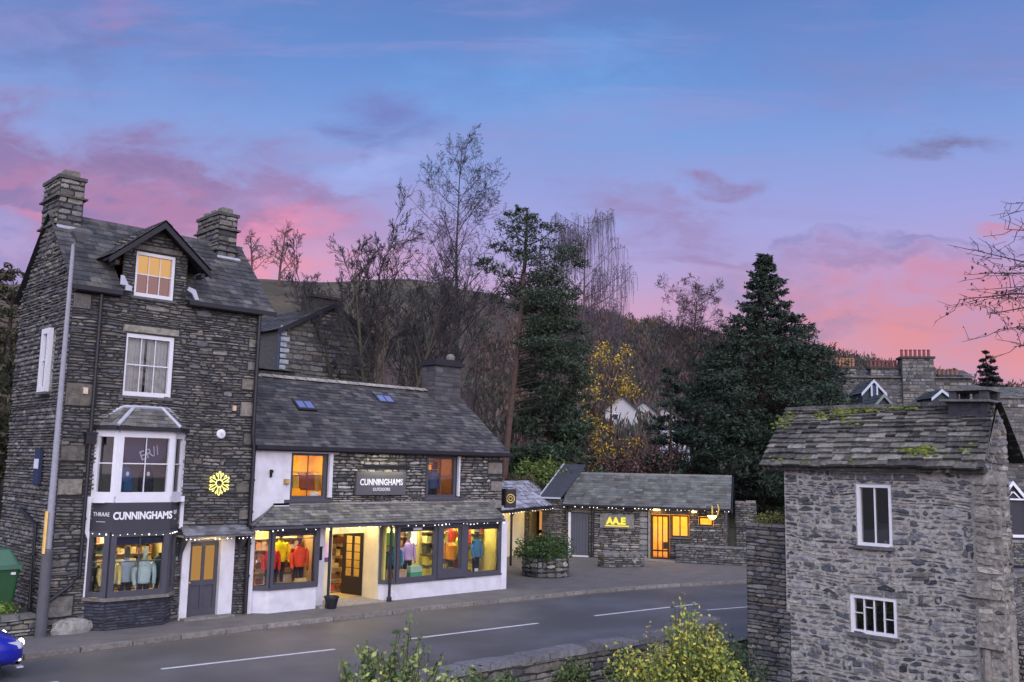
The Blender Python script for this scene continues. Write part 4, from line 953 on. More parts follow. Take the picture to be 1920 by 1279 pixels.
small('drinks_crate', 'green and white stacked crate in the window beside the lilac jacket', 'crate', [('lower_crate',(19.1,24.42,.57),(19.6,24.65,.78),(.08,.35,.2),TINT()),('upper_crate',(19.12,24.43,.79),(19.58,24.64,.98),(.35,.55,.42),TINT())])

shelf(10.2, 25.9, .8, 1.9, 1.5, 5, [(.05,.12,.12),(.5,.35,.15),(.25,.1,.07),(.7,.62,.45),(.03,.05,.08)], 'crowded back shelf inside the tall house bay shop')
shelf(14.6, 25.2, .7, 1.7, 1.3, 4, [(.35,.2,.1),(.5,.4,.3),(.2,.08,.05),(.6,.3,.15)], 'brown goods shelf behind the red and yellow mannequins')
clothes_rail(18.5, 24.95, 1.0, 4, [(.3,.5,.04),(.15,.35,.08),(.6,.6,.1)], 'lime green garments hanging at the left of the right-hand shop windows', .6, 1.05)
clothes_rail(21.75, 25.2, 1.0, 5, [(.6,.06,.04),(.7,.12,.05),(.8,.55,.08)], 'red garments hanging at the back of the rightmost display window', .9, 1.0)
t = thing('light_box', 'glowing cream light box high behind the lilac jacket', 'light box', (19.6,25.1,1.6))
mb = MB(); mb.box((19.42,25.0,1.6),(19.78,25.04,2.15)); mb.build('lit_face', emit('light_box_glow', (1,.88,.6), 1.6), t); mb = MB(); mb.box((19.39,25.02,1.57),(19.81,25.08,2.18),(.1,.1,.1)); mb.build('frame', TINT(), t)
small('boot_pair', 'pair of brown boots on the floor of the rightmost display window', 'boots', [('left_boot',(21.5,24.4,.57),(21.58,24.6,.72),(.22,.1,.05),TINT()),('right_boot',(21.64,24.4,.57),(21.72,24.6,.72),(.22,.1,.05),TINT())])
small('price_board', 'small white price board at the foot of the blue-jacket mannequin', 'board', [('board',(21.85,24.38,.6),(22.0,24.4,.76),(.8,.8,.78),TINT()),('foot',(21.88,24.39,.56),(21.97,24.45,.6),(.3,.3,.3),TINT())])

# ------------------------------------------------------------------ mannequins
def mannequin(x, y, z, jc, label, hc=None, skin=(.1,.09,.08), rz=0, h=1., legs=(.02,.02,.03), head=True, quilt=True, hat=None):
    t = thing('mannequin', label, 'mannequin', (x, y, z), rz, 'mannequins in the shop windows')
    M = Matrix.Translation((x,y,z)) @ Matrix.Rotation(rz, 4, 'Z') @ Matrix.Scale(h, 4)
    mb = MB(M)   # jacket: torso rings with quilted ridges
    rg = []; n = 18
    nb = 14
    for i in range(nb+1):
        k = i/nb; zz = .62+k*.62
        wx = .19+.03*math.sin(k*2.4)-.02*(1-k) if k < .8 else .235*(1-(k-.8)/.2*.68)
        wy = .125 if k < .8 else .125*(1-(k-.8)/.2*.5)
        q = 1+(.045*(1 if i % 2 else -1) if quilt and k < .85 else 0)
        rg.append([(wx*q*math.cos(2*math.pi*j/n), wy*q*math.sin(2*math.pi*j/n), zz) for j in range(n)])
    mb.rings(rg, jc)
    for s in (-1, 1):
        P = [Vector((s*.20,0,1.17)), Vector((s*.265,0,1.05)), Vector((s*.285,-.01,.9)), Vector((s*.28,-.04,.74)), Vector((s*.26,-.08,.6))]
        mb.tube(P, [.07,.072,.062,.055,.045], 10, jc)
    mb.tube([(0,.0,1.2),(0,0,1.30)], [.085,.075], 12, tuple(q*.8 for q in jc))
    mb.build('jacket', CLOTH(), t, True)
    if head:
        mb = MB(M); mb.tube([(0,0,1.26),(0,0,1.36)], [.05,.045], 10, skin); mb.rings([[(r*.8*math.cos(2*math.pi*j/12), r*math.sin(2*math.pi*j/12)-o, zz) for j in range(12)] for r, zz, o in ((.03,1.34,.02),(.06,1.36,.02),(.085,1.42,.015),(.095,1.5,0),(.09,1.56,0),(.05,1.61,0),(.01,1.62,0))], skin)
        mb.ball((0,-.105,1.455), (.012,.02,.025), 6, skin); mb.build('head', TINT(), t, True)
    if hat:
        mb = MB(M); mb.rings([[(r*math.cos(2*math.pi*j/12), r*1.08*math.sin(2*math.pi*j/12), zz) for j in range(12)] for r, zz in ((.095,1.50),(.1,1.55),(.09,1.61),(.05,1.65),(.01,1.66))], hat); mb.ball((0,-.13,1.51), (.07,.07,.012), 8, hat); mb.build('hat', CLOTH(), t, True)
    mb = MB(M)
    for s in (-1, 1): mb.tube([(s*.09,0,.66),(s*.10,.0,.35),(s*.10,.02,.02)], [.085,.065,.045], 10, legs)
    mb.build('legs', CLOTH(), t, True)
    mb = MB(M); mb.lathe((0,0,0), [(.16,0),(.16,.015),(.02,.02)], 14, (.3,.3,.3)); mb.build('base', TINT(), t)
    for s in (-1, 1):
        pass
    mb = MB(M)
    for s in (-1, 1): mb.ball((s*.255,-.1,.545), (.03,.035,.055), 8, skin)
    mb.build('hands', TINT(), t, True)
    return t
RED, YEL, ORG = (.62,.03,.015), (.85,.72,.0), (.72,.07,.02)
mannequin(14.15,24.62,.70-.1, RED, 'mannequin in a red padded jacket and yellow hat at the left of the left window', hat=YEL, h=.92)
mannequin(14.62,24.92,.74, YEL, 'mannequin in a bright yellow jacket and hat between the two red ones', hat=YEL, h=.96, quilt=False)
mannequin(15.08,24.62,.70-.1, ORG, 'mannequin in a large orange-red padded jacket and pale cap', hat=(.8,.45,.25), h=.95)
small('folded_clothing', 'pile of folded yellow clothes at the feet of the orange-red mannequin', 'clothes', [('lower_fold',(14.85,24.38,.71),(15.28,24.52,.80),(.6,.42,.12),CLOTH()),('upper_fold',(14.9,24.39,.80),(15.22,24.51,.88),(.75,.6,.25),CLOTH())])
mannequin(18.68,24.72,.56-.1, (.03,.17,.26), 'mannequin in a dark teal coat at the left of the window with the crate', h=.88, quilt=False, head=False)
mannequin(19.25,24.78,.56+.02, (.48,.34,.62), 'mannequin in a lilac top and woolly hat behind the green crate', hat=(.25,.25,.24), skin=(.3,.18,.15), h=.92, quilt=False)
mannequin(22.1,24.62,.56-.05, (.07,.2,.36), 'mannequin in a blue jacket and white cap in the rightmost window', hat=(.8,.72,.62), h=.98, legs=(.015,.018,.03), rz=R(15))
mannequin(21.6,24.95,.56+.0, (.80,.68,.1), 'mannequin in a pale yellow top at the left of the rightmost window', h=.98, quilt=False, legs=(.5,.06,.04), skin=(.8,.7,.3))
mannequin(10.45,24.6,.80-.35, (.50,.66,.68), 'mannequin in a pale ice-blue jacket in the tall house bay', h=.95, skin=(.62,.68,.5))
mannequin(10.08,24.85,.80-.3, (.36,.45,.55), 'mannequin in a grey-blue jacket behind the ice-blue one', h=.92)
mannequin(9.62,24.75,.80-.3, (.85,.72,.25), 'mannequin in a yellow jacket at the left of the tall house bay', h=.9, hat=(.02,.02,.02), quilt=False)
mannequin(11.0,24.85,.80-.3, (.015,.05,.06), 'mannequin in a dark teal coat at the right of the tall house bay', h=.98, head=False)
mannequin(9.2,24.95,.80-.3, (.02,.05,.10), 'mannequin in a navy coat seen through the side pane of the bay', h=.85, head=False)
mannequin(20.5,25.15,2.85, (.05,.09,.2), 'mannequin in a navy jacket with white badge in the right upper window', h=.95, head=False, quilt=False)

# ================================================================== BRIDGE HOUSE (small stone house over the beck)
B = thing('little_stone_house', 'tiny rubble-stone house with mossy slab roof and two white windows, nearest on the right', 'house', (22.5, 9.8, -2.5))
BX, BY0, BY1, BE = 21.13, 7.44, 12.16, 4.46
L_ = BY1-BY0
hb_ = [(BY1-10.30,2.60,BY1-9.48,4.0),(BY1-10.52,.62,BY1-9.44,1.47)]     # u runs from the far corner towards the near corner
mb = MB()
backwall(mb, (BX,BY1,0), (0,-1,0), (-1,0,0), 0, L_, -2.9, BE, hb_, .3, (.30,.285,.27))
holesb = hb_+[(1.3,4.08,3.35,4.26),(1.55,1.49,3.0,1.64)]
stones(mb, (BX,BY1,0), (0,-1,0), (-1,0,0), (0, L_-.28), -2.9, BE-.02, holesb, (.05,.14), (.1,.46), PAL_LIME+[(.07,.078,.095),(.085,.09,.108)], (.004,.035), gap=.021, wob=.04, jit=.030, taper=.75, big=.25)
for h in holesb[2:]: stones(mb, (BX,BY1,0), (0,-1,0), (-1,0,0), (h[0],h[2]), h[1], h[3], (), (.5,.51), (.5,.9), [(.09,.09,.1),(.12,.12,.12)], (.03,.04), taper=.1)
# end gable facing the viewer's right-hand side, far gable, rear
backwall(mb, (BX,BY0,0), (1,0,0), (0,-1,0), 0, 1.42, -2.9, BE, (), .3, (.15,.14,.13)); mb.poly([(BX,BY0,BE),(BX+1.42,BY0,BE),(BX+1.42,BY0,5.28),(BX+.92,BY0,5.72)],(.15,.14,.13))
def bsp(v):
    if v < BE: return [(0, 1.42)]
    k = (v-BE)/1.26; return [(k*.92, min(1.42, 2.3-k*1.38))]
stones(mb, (BX,BY0,0), (1,0,0), (0,-1,0), bsp, -2.9, 5.6, (), (.07,.17), (.14,.5), PAL_LIME+[(.18,.15,.12)], (.01,.05), gap=.016, wob=.03, jit=.025, taper=.4)
mb.poly([(BX,BY1,-2.9),(BX,BY1,BE),(BX+.92,BY1,5.72),(BX+1.42,BY1,5.2),(BX+1.42,BY1,-2.9)],(.12,.12,.12)); mb.poly([(BX+1.42,BY0,-2.9),(BX+1.42,BY1,-2.9),(BX+1.42,BY1,5.2),(BX+1.42,BY0,5.2)],(.12,.12,.12))
mb.build('wall', mat('rubble_stone', .92, 10, .45, .8, 20, tint2=(.34,.325,.31), nscale2=5.5, t2=(.56,.70)), B)
# battered foot at the far corner
mb = MB()
for i in range(9):
    z0 = -2.9+i*.42; e_ = .5*(1-i/9)**.8
    stones(mb, (BX-.012*(9-i),BY1+e_,0), (0,-1,0), (-1,0,0), (0, e_+.1), z0, z0+.42, (), (.08,.16), (.15,.4), PAL_DARK+PAL_LIME[:4], (.02,.08), gap=.012, jit=.02, taper=.4)
    mb.box((BX-.012*(9-i)+.01,BY1-.1,z0),(BX+1.2,BY1+e_,z0+.42),(.05,.05,.05))
mb.build('buttress', STONE(), B)
# near corner pier with ledges and post
mb = MB()
px0, px1, py0, py1 = BX-.10, BX+.42, BY0-.32, BY0+.22
mb.box((px0,py0,-2.9),(px1,py1,4.15),(.22,.21,.19)); PP = [(.24,.225,.20),(.17,.16,.15),(.30,.28,.25),(.13,.125,.12),(.21,.19,.165)]
stones(mb, (px0,py1,0), (0,-1,0), (-1,0,0), (0,py1-py0), -2.9, 4.12, (), (.06,.2), (.12,.4), PP, (.0,.05), gap=.018, jit=.03, taper=.6, wob=.03)
stones(mb, (px0,py0,0), (1,0,0), (0,-1,0), (0,px1-px0), -2.9, 4.12, (), (.06,.2), (.12,.4), PP, (.0,.05), gap=.018, jit=.03, taper=.6, wob=.03)
mb.prism([(px0,py0,4.15),(px1,py0,4.15),(px1,py1,4.15),(px0,py1,4.15)], (.06,.05,.18), (.2,.19,.175))
mb.build('corner_pier', mat('rubble_stone'), B)
mb = MB()
for y, z, wq in ((BY0+.12,1.72,.5),(BY0+.05,.72,.42)): mb.prism([(BX-.24,y-wq*.7,z),(BX-.26,y+wq*.5,z+.02),(BX+.05,y+wq*.6,z),(BX+.05,y-wq*.8,z)], (0,0,.07),(.2,.19,.175))
mb.build('slate_ledge', STONE(), B)
mb = MB(); mb.tube([(BX-.16,BY0+.08,-2.9),(BX-.14,BY0+.09,-1),(BX-.13,BY0+.07,.70)], [.11,.10,.085], 9, (.20,.18,.17)); mb.tube([(BX+.2,BY0-.28,-2.9),(BX+.21,BY0-.27,-.6),(BX+.2,BY0-.28,1.4)], [.16,.14,.12], 9, (.24,.225,.21)); mb.build('weathered_post', BARK(), B)
# roof of big slabs
mb = MB(); ev, rg_ = Vector((BX-.28,BY1+.52,4.40)), 5.84; Sb = Vector((1.20,0,1.46)); Lb_ = Sb.length
slates(mb, ev, (0,-1,0), Sb, (lambda s: (s/Lb_*.10, L_+.62-s/Lb_*.12)), Lb_, 13, (.16,.5), .05, [(.12,.115,.10),(.075,.073,.072),(.16,.155,.135),(.055,.053,.053),(.10,.097,.085),(.21,.20,.18),(.085,.08,.075)], jit=.03, grow=1.1)
slates(mb, (BX+2.3,BY0-.1,4.55), (0,1,0), Vector((-1.38,0,1.31)), (0, L_+.6), 1.9, 8, (.3,.6), .03, PAL_OLD, jit=.02)
for i in range(11):
    y = BY1+.4-i*.44
    if y < BY0+.2: break
    mb.box((BX+.80+random.uniform(-.03,.03),y-.42,5.82),(BX+1.05,y,5.90+random.uniform(0,.03)),random.choice(PAL_OLD))
mb.box((BX-.2,BY0-.05,4.30),(BX+.02,BY1+.45,4.40),(.04,.04,.04))
mb.build('roof', MOSSY(), B)
# moss cushions
mb = MB(); Nb = Vector((-Sb.z,0,Sb.x)).normalized(); Sbn = Sb.normalized()
for (u, s, ru, rs, n) in [(.25,1.7,.3,.45,70),(1.75,2.0,.45,.22,80),(2.5,2.1,.5,.16,60),(1.2,1.9,.25,.2,16),(3.3,2.08,.4,.08,16),(3.9,.55,.55,.15,90),(.5,.25,.2,.1,8),(1.25,.2,.15,.1,8),(4.9,.5,.12,.25,8),(2.0,1.5,.2,.25,8),(2.35,.25,.2,.06,5)]:
    for _ in range(n):
        a, b = rng.normal(0,.5,2); p = ev+Vector((0,-1,0))*(u+a*ru)+Sbn*min(1.85,max(.05,(s+b*rs)*.86))+Nb*.03
        r_ = random.uniform(.025,.075); c = random.choice([(.13,.17,.02),(.09,.13,.02),(.19,.20,.03),(.05,.08,.02)]); mb.ball(p, (r_*.8,r_*1.2,r_*.6), 7, c)
mo = mb.build('moss', mat('moss', .95, 20, .4, .8, 60), B, True); mo['kind'] = 'stuff'
for (u0,v0,u1,v1), vb_, hb2, lab in ((hb_[0],1,(),'tall white casement of two panes'),(hb_[1],3,(),'low white casement of four lights')):
    wq = window(B, (BX+.03,BY1-u0), (BX+.03,BY1-u1), v0, v1, .07, vb=vb_, hb=hb2, out=.02, bar=.032, label=lab, glass=glassmat('old_glass', (.8,.85,.95), .2))
    if vb_ == 3:
        m2 = MB(); W_ = u1-u0-.14
        for k_, zf in ((0,.52),(1,.72),(3,.42)):
            m2.seg((BX+.03,BY1-u0-.07-W_*k_/4),(BX+.03,BY1-u0-.07-W_*(k_+1)/4), v0+.07+(v1-v0-.14)*zf, v0+.07+(v1-v0-.14)*zf+.018, .03, -.03)
        m2.build('glazing_bar', WHITE(), wq)
mb = MB(); mb.poly([(BX+1.2,BY0,0),(BX+1.2,BY1,0),(BX+1.2,BY1,4.4),(BX+1.2,BY0,4.4)],(.035,.035,.045)); mb.poly([(BX+.1,BY0+.1,2.3),(BX+1.2,BY0+.1,2.3),(BX+1.2,BY1-.1,2.3),(BX+.1,BY1-.1,2.3)],(.06,.05,.05))
mb.box((BX+.25,9.55,2.6),(BX+.35,9.68,2.78),(.4,.4,.42)); mb.box((BX+.25,9.72,2.6),(BX+.33,9.78,2.72),(.3,.3,.33)); mb.box((BX+.5,9.3,2.5),(BX+.6,10.1,3.1),(.05,.045,.045)); mb.build('interior', TINT(), B)
# chimney with flat slab cap
mb = MB(); cx, cy = BX+.95, 7.95
mb.box((cx-.35,cy-.42,5.5),(cx+.5,cy+.42,5.93),(.04,.04,.05)); c0 = mb.build('chimney', STONE(), B)
mb = MB(); mb.prism([(cx-.5,cy-.52,5.86),(cx+.6,cy-.55,5.84),(cx+.6,cy+.5,5.86),(cx-.5,cy+.55,5.9)], (0,0,.05),(.13,.13,.135))
for a, b in ((-.3,-.35),(-.3,.3),(.35,-.35),(.35,.3)): mb.box((cx+a-.08,cy+b-.08,5.91),(cx+a+.08,cy+b+.08,6.12),(.06,.06,.07))
mb.prism([(cx-.45,cy-.5,6.12),(cx+.55,cy-.46,6.11),(cx+.5,cy+.48,6.12),(cx-.42,cy+.46,6.13)], (0,0,.05),(.14,.14,.145))
mb.rings([[(cx+r*math.cos(2*math.pi*j/9)*1.1, cy+r*math.sin(2*math.pi*j/9), z) for j in range(9)] for r, z in ((.34,6.17),(.28,6.22),(.1,6.27))], (.1,.095,.1))
mb.build('chimney_cap', STONE(), c0)

# stair wall beyond the little house
def rubble_wall(name, label, path, z0, z1, thick, pal=PAL_DARK, cope=(.16,.155,.155), cat='wall', coph=.1, rowh=(.06,.15), len_=(.14,.42), copl=(.3,.55), over=.04, both=False, ends=True):
    """path of xy points; outward side = right-hand side of travel"""
    t = thing(name, label, cat, (*path[0], z0 if not callable(z0) else z0(0)))
    mb = MB()
    for p, q in zip(path, path[1:]):
        P_, Q = Vector((*p,0)), Vector((*q,0)); d = (Q-P_).normalized(); n = Vector((d.y,-d.x,0)); L_ = (Q-P_).length
        mb.seg(p, q, z0, z1, thick-.02, 0, (.035,.035,.035))
        stones(mb, P_+n*thick/2, d, n, (0, L_), z0, z1, (), rowh, len_, pal, (.0,.05), gap=.01, jit=.014, taper=.35, wob=.01)
        if both: stones(mb, Q-n*thick/2, -d, -n, (0, L_), z0, z1, (), rowh, len_, pal, (.0,.05), gap=.01, jit=.014, taper=.35)
        if ends:
            stones(mb, P_-n*thick/2, n, -d, (0, thick), z0, z1, (), rowh, (.15,.3), pal, (.0,.03)); stones(mb, Q+n*thick/2, -n, d, (0, thick), z0, z1, (), rowh, (.15,.3), pal, (.0,.03))
    mb.build('stonework', STONE(), t)
    mb = MB()
    for p, q in along(path, (copl[0]+copl[1])/2, .006):
        k = random.uniform(.7,1.3); h = coph*random.uniform(.75,1.25); o = random.uniform(-.02,.02)
        d = (q-p).normalized(); n = Vector((d.y,-d.x,0)); tw = thick/2+over
        a = [p+n*(tw+o), q+n*(tw+random.uniform(-.02,.02)), q-n*tw, p-n*tw]
        lo = [Vector((x.x,x.y,z1-.01)) for x in a]; hi = [Vector((x.x,x.y,z1+h+random.uniform(-.012,.012))) for x in a]
        cc_ = (lo[0]+lo[2])/2; hi = [x+(Vector((cc_.x,cc_.y,x.z))-x)*.06 for x in hi]
        mb.add(lo+hi, [(0,3,2,1),(4,5,6,7),(0,1,5,4),(1,2,6,5),(2,3,7,6),(3,0,4,7)], tuple(c*k for c in cope))
    mb.build('coping', STONE(), t)
    return t
rubble_wall('stair_wall', 'high dark stone wall with slate coping joining the tiny house, small shrub on top', [(21.75,13.5),(21.75,12.35)], -2.6, 2.86, .5, coph=.07)
rubble_wall('beck_wall', 'low dark retaining wall with broad coping between the road and the sunken beck', [(-2,13.9),(9.3,13.98),(11.2,13.95),(12.8,14.02),(15.0,13.98),(17.8,13.85),(20.2,14.2),(21.4,14.55)], -2.7, .33, .42, pal=PAL_DARK+[(.12,.11,.1)], cope=(.13,.128,.14), coph=.11, copl=(.35,.75), over=.06, rowh=(.08,.24), len_=(.18,.55), ends=False)
rubble_wall('bridge_parapet', 'stone parapet wall beyond the near corner of the tiny house', [(46,12.2),(36,12.0),(25.5,11.9)][::-1], -2.6, .75, .45, pal=PAL_DARK+PAL_GREY[:2], coph=.12, ends=False)
t = thing('dark_culvert_pier', 'rough pale stone pier of the footbridge at the right edge', 'pier', (28.6,10.3,-2.6))
mb = MB()
for x, y, z0, z1 in ((29.8,10.1,-2.6,.55),(31.0,9.6,-2.6,-.6)):
    mb.box((x,y,z0),(x+.8,y+.9,z1),(.05,.05,.05)); stones(mb, (x,y+.9,0), (0,-1,0), (-1,0,0), (0,.9), z0, z1, (), (.08,.18), (.15,.4), PAL_GREY, (.01,.05)); stones(mb, (x,y,0), (1,0,0), (0,-1,0), (0,.8), z0, z1, (), (.08,.18), (.15,.4), PAL_GREY, (.01,.05))
mb.build('stonework', STONE(), t)
mb = MB(); mb.box((29.6,9.95,.55),(30.8,11.2,.68),(.17,.17,.17)); mb.build('coping', STONE(), t)

# ================================================================== CAFE
CO = (34.13, 31.17, 0); CR = R(-58.8)
MC = Matrix.Translation(CO) @ Matrix.Rotation(CR, 4, 'Z')
def cl(x, y, z=0): return tuple(MC @ Vector((x, y, z)))
K = thing('cafe', 'low stone cafe with long slate roof, grey door and amber windows', 'cafe', CO, CR)
ez = 2.6; W_ = 7.28
hk = [(0.0,.02,.86,2.08),(3.84,.02,4.76,2.14),(4.8,1.08,5.66,2.14),(6.08,1.64,6.78,2.1)]
mb = MB(MC); backwall(mb, (0,0,0), (1,0,0), (0,-1,0), -.25, W_, 0, ez, hk)
stones(mb, (0,0,0), (1,0,0), (0,-1,0), (1.12, 3.35), 0, ez-.05, hk, (.06,.15), (.16,.55), PAL_GREY+[(.24,.22,.19)], (.01,.05), wob=.01)
stones(mb, (0,0,0), (1,0,0), (0,-1,0), (3.3, 3.72), 0, ez-.05, hk, (.18,.3), (.3,.43), [(.26,.26,.25),(.2,.2,.2)], (.04,.05), taper=.08)
stones(mb, (0,0,0), (1,0,0), (0,-1,0), (4.78, W_), 0, ez-.25, hk, (.05,.12), (.14,.4), PAL_DARK+PAL_GREY[:3]+[(.2,.12,.08)], (.01,.05), wob=.01)
stones(mb, (0,0,0), (1,0,0), (0,-1,0), (-.6, 0), 0, ez, (), (.06,.15), (.15,.4), PAL_DARK, (.01,.05)); stones(mb, (0,0,0), (1,0,0), (0,-1,0), (.88, 1.1), 0, ez-.1, (), (.06,.15), (.15,.4), PAL_GREY, (.01,.05))
backwall(mb, (W_,0,0), (0,1,0), (1,0,0), 0, 4.2, 0, ez); mb.poly([(W_,0,ez),(W_,4.2,ez),(W_,2.1,3.95)],(.03,.03,.03)); mb.poly([(-.25,4.2,0),(W_,4.2,0),(W_,4.2,ez),(-.25,4.2,ez)],(.04,.04,.04)); mb.poly([(-.25,0,0),(-.25,4.2,0),(-.25,4.2,ez),(-.25,2.1,3.95),(-.25,0,ez)],(.05,.05,.05))
stones(mb, (W_,0,0), (0,1,0), (1,0,0), (0, 4.2), 0, ez, (), (.06,.15), (.15,.5), PAL_DARK, (.01,.05))
mb.build('wall', STONE(), K)
def slates_m(mb, *a, **k): slates(mb, *a, **k)
mb = MB(MC); Sk = Vector((0,2.5,1.5)); Lk = Sk.length
slates(mb, (-.35,-.4,2.48), (1,0,0), Sk, (0, W_+.65), Lk, 13, (.2,.4), .014, [(.10,.10,.095),(.08,.08,.08),(.125,.13,.12),(.11,.105,.09),(.14,.148,.14)])
slates(mb, (W_+.3,4.6,2.48), (-1,0,0), Vector((0,-2.5,1.5)), (0, W_+.65), Lk, 8, (.3,.5), .014, PAL_OLD)
mb.box((-.35,2.03,3.95),(W_+.3,2.17,4.03),(.2,.2,.2)); mb.build('roof', mat('green_slate', .75, 3, .35, .4, 20, tint2=(.14,.155,.15), nscale2=1.1, t2=(.5,.72)), K)
mb = MB(MC)
for s in (-1, 1): 
    a = Vector((W_+.34,2.1,3.96)); b = Vector((W_+.34,2.1+s*2.5,2.46)); mb.prism([a,b,b-Vector((0,0,.2)),a-Vector((0,0,.2))], (.05,0,0),(.02,.02,.02))
    mb.prism([a-Vector((.6,0,.06)),b-Vector((.6,0,.06)),b-Vector((.6,0,.09)),a-Vector((.6,0,.09))], (.6,0,0),(.03,.025,.02))
mb.box((-.35,-.45,2.40),(W_+.35,-.38,2.5),(.02,.02,.02)); mb.box((-.3,-.38,2.40),(W_+.3,0,2.43),(.06,.05,.04)); mb.build('bargeboard', BLACK(), K)
mb = MB(MC); mb.box((-.12,-.06,0),(0,.06,2.1)); mb.box((0,-.06,-.0),(.88,.06,.06)); mb.build('white_frame', WHITE(), K)
mb = MB(MC); mb.box((0.0,.03,.06),(.86,.09,2.06),(.09,.09,.11)); d_ = mb.build('grey_door', mat('blue_grey_door', .6, 4, .08, 0, color=(.085,.09,.12)), K)
mb = MB(MC)
for i in range(1,6): mb.box((.86*i/6-.006,.022,.08),(.86*i/6+.006,.03,2.04),(.03,.03,.04))
mb.build('groove', TINT(), d_)
mb = MB(MC); mb.box((0,-.03,2.1),(3.0*.37,.03,2.45),(.14,.13,.12)); mb.box((3.84,-.03,2.16),(5.75,.03,2.48),(.12,.1,.07)); mb.box((3.74,-.07,0),(3.84,.1,2.3),(.24,.22,.19)); mb.build('lintel', STONE(), K)
WOOD = mat('dark_timber', .6, 6, .25, .2, 30, color=(.045,.018,.010))
for (x0, x1, z0, z1, vb_, nm, lab) in ((3.86,4.74,.04,2.12,2,'cafe_door','brown timber glazed door lit amber'),(4.82,5.64,1.10,2.12,1,'window',None),(6.10,6.76,1.66,2.08,0,'window',None)):
    p, q = cl(x0,.03), cl(x1,.03)
    wq = window(K, p[:2], q[:2], z0, z1, .10 if nm != 'window' else .07, frame=WOOD, vb=vb_, hb=() if nm == 'window' else (.16,), sill=(nm == 'window'), out=.03, name=nm, label=lab, bar=.05 if nm != 'window' else .06)
mb = MB(MC); am = (.95,.66,.2)
mb.poly([(3.7,2.2,0),(7.0,2.2,0),(7.0,2.2,2.35),(3.7,2.2,2.35)],am); mb.poly([(3.7,.12,0),(3.7,2.2,0),(3.7,2.2,2.35),(3.7,.12,2.35)],am); mb.poly([(7,.12,0),(7,2.2,0),(7,2.2,2.35),(7,.12,2.35)],am); mb.poly([(3.7,.12,2.35),(7,.12,2.35),(7,2.2,2.35),(3.7,2.2,2.35)],am); mb.poly([(3.7,.12,.03),(7,.12,.03),(7,2.2,.03),(3.7,2.2,.03)],(.4,.2,.08))
mb.build('interior', MATS['interior_plaster'], K)
for x in (4.1,5.2,6.4):
    mb = MB(MC); mb.box((x-.2,.9,2.25),(x+.2,1.3,2.3)); mb.build('ceiling_lamp', emit('cafe_lamp', (1,.66,.18), 42), K)
def cbox(name, label, cat, parts):
    t = thing(name, label, cat, cl(*parts[0][1]), CR)
    for (pn, p, q, colr, mt) in parts: 
        mb = MB(MC); mb.box(p, q, colr); mb.build(pn, mt, t)
    return t
cbox('cafe_table', 'small brown table with a white cloth behind the cafe window', 'table', [('top',(4.9,.5,.95),(5.5,.9,1.0),(.7,.6,.5),TINT()),('leg',(5.15,.65,.05),(5.25,.75,.95),(.1,.05,.02),TINT())])
cbox('menu_board', 'small dark square notice fixed low inside the glazed cafe door', 'notice', [('board',(4.45,.0,.55),(4.66,.015,.85),(.05,.025,.015),TINT()),('frame',(4.43,-.01,.53),(4.68,.0,.56),(.03,.015,.01),TINT())])
t = thing('cafe_sign', 'grey stone slab sign with glowing yellow letters on the cafe wall', 'sign', cl(2.25,-.08,1.72), CR)
mb = MB(MC); mb.box((1.45,-.14,1.42),(3.08,-.06,2.06),(.2,.19,.175)); mb.build('slab', STONE(), t)
glow = emit('yellow_letter_glow', (1,.80,.10), 1.15)
text(t, 'AA.E', cl(2.22,-.145,1.74), CR, .44, glow, 1.0, .02, bold=.025)
mb = MB(MC); mb.box((1.7,-.16,1.50),(2.85,-.145,1.55)); mb.build('light_bar', glow, t)
drainpipe([cl(1.04,-.12,2.4),cl(1.04,-.12,0.02)], .045, 'black drainpipe between the grey door and the cafe sign')
string_lights([cl(-.35,-.47,2.42),cl(W_+.3,-.47,2.42)], 44, 'fairy lights along the cafe eaves', .05)
t = thing('gable_lantern', 'glowing shell-shaped lamp hanging at the right end of the cafe eaves', 'lantern', cl(6.75,-.5,2.3), CR)
mb = MB(MC); mb.lathe((6.75,-.55,1.98), [(.03,0),(.12,.05),(.20,.14),(.22,.2)], 12); mb.build('bowl', emit('lantern_glow', (1,.78,.30), 3.2), t, True)
mb = MB(MC); mb.box((6.72,-.56,2.22),(6.78,-.50,2.62),(.4,.3,.1)); mb.tube([(6.98,-.5,2.2),(7.05,-.5,2.45),(7.0,-.5,2.7)], .03, 6); mb.build('scroll', emit('lantern_glow2', (1,.62,.16), .8), t)
t = thing('porch_lamp', 'amber lamp under the cafe eaves over the glazed door', 'lamp', cl(3.98,-.2,2.4), CR)
mb = MB(MC); mb.box((4.0,-.22,2.32),(4.3,-.12,2.37)); mb.build('lamp_glass', emit('porch_glow', (1,.58,.12), 24), t)
t = thing('wall_lamp', 'warm lamp beside the small right-hand cafe window', 'lamp', cl(5.9,-.1,2.3), CR)
mb = MB(MC); mb.box((5.8,-.16,2.28),(6.0,-.08,2.33)); mb.build('lamp_glass', MATS['porch_glow'], t)
# low walls in front
mb = None
rubble_wall('low_wall', 'short block of dark rubble wall in front of the cafe sign', [cl(.95,-1.75)[:2],cl(2.6,-2.4)[:2]] if False else [(31.6,27.1),(33.4,26.3)], 0, .55, .6, pal=PAL_DARK+PAL_GREY, coph=.06)
rubble_wall('low_wall', 'low rubble wall running right from below the cafe windows', [cl(5.1,-.55)[:2],cl(8.6,-.75)[:2]], 0, .75, .5, pal=PAL_DARK+PAL_GREY[:2], coph=.06)
cbox('door_ramp', 'long pale step in front of the lit cafe door', 'step', [('slab',(2.9,-1.0,-.02),(5.1,-.08,.06),(.22,.2,.17),STONE()),('edge',(2.9,-1.06,-.02),(5.1,-1.0,.05),(.16,.15,.13),STONE())])
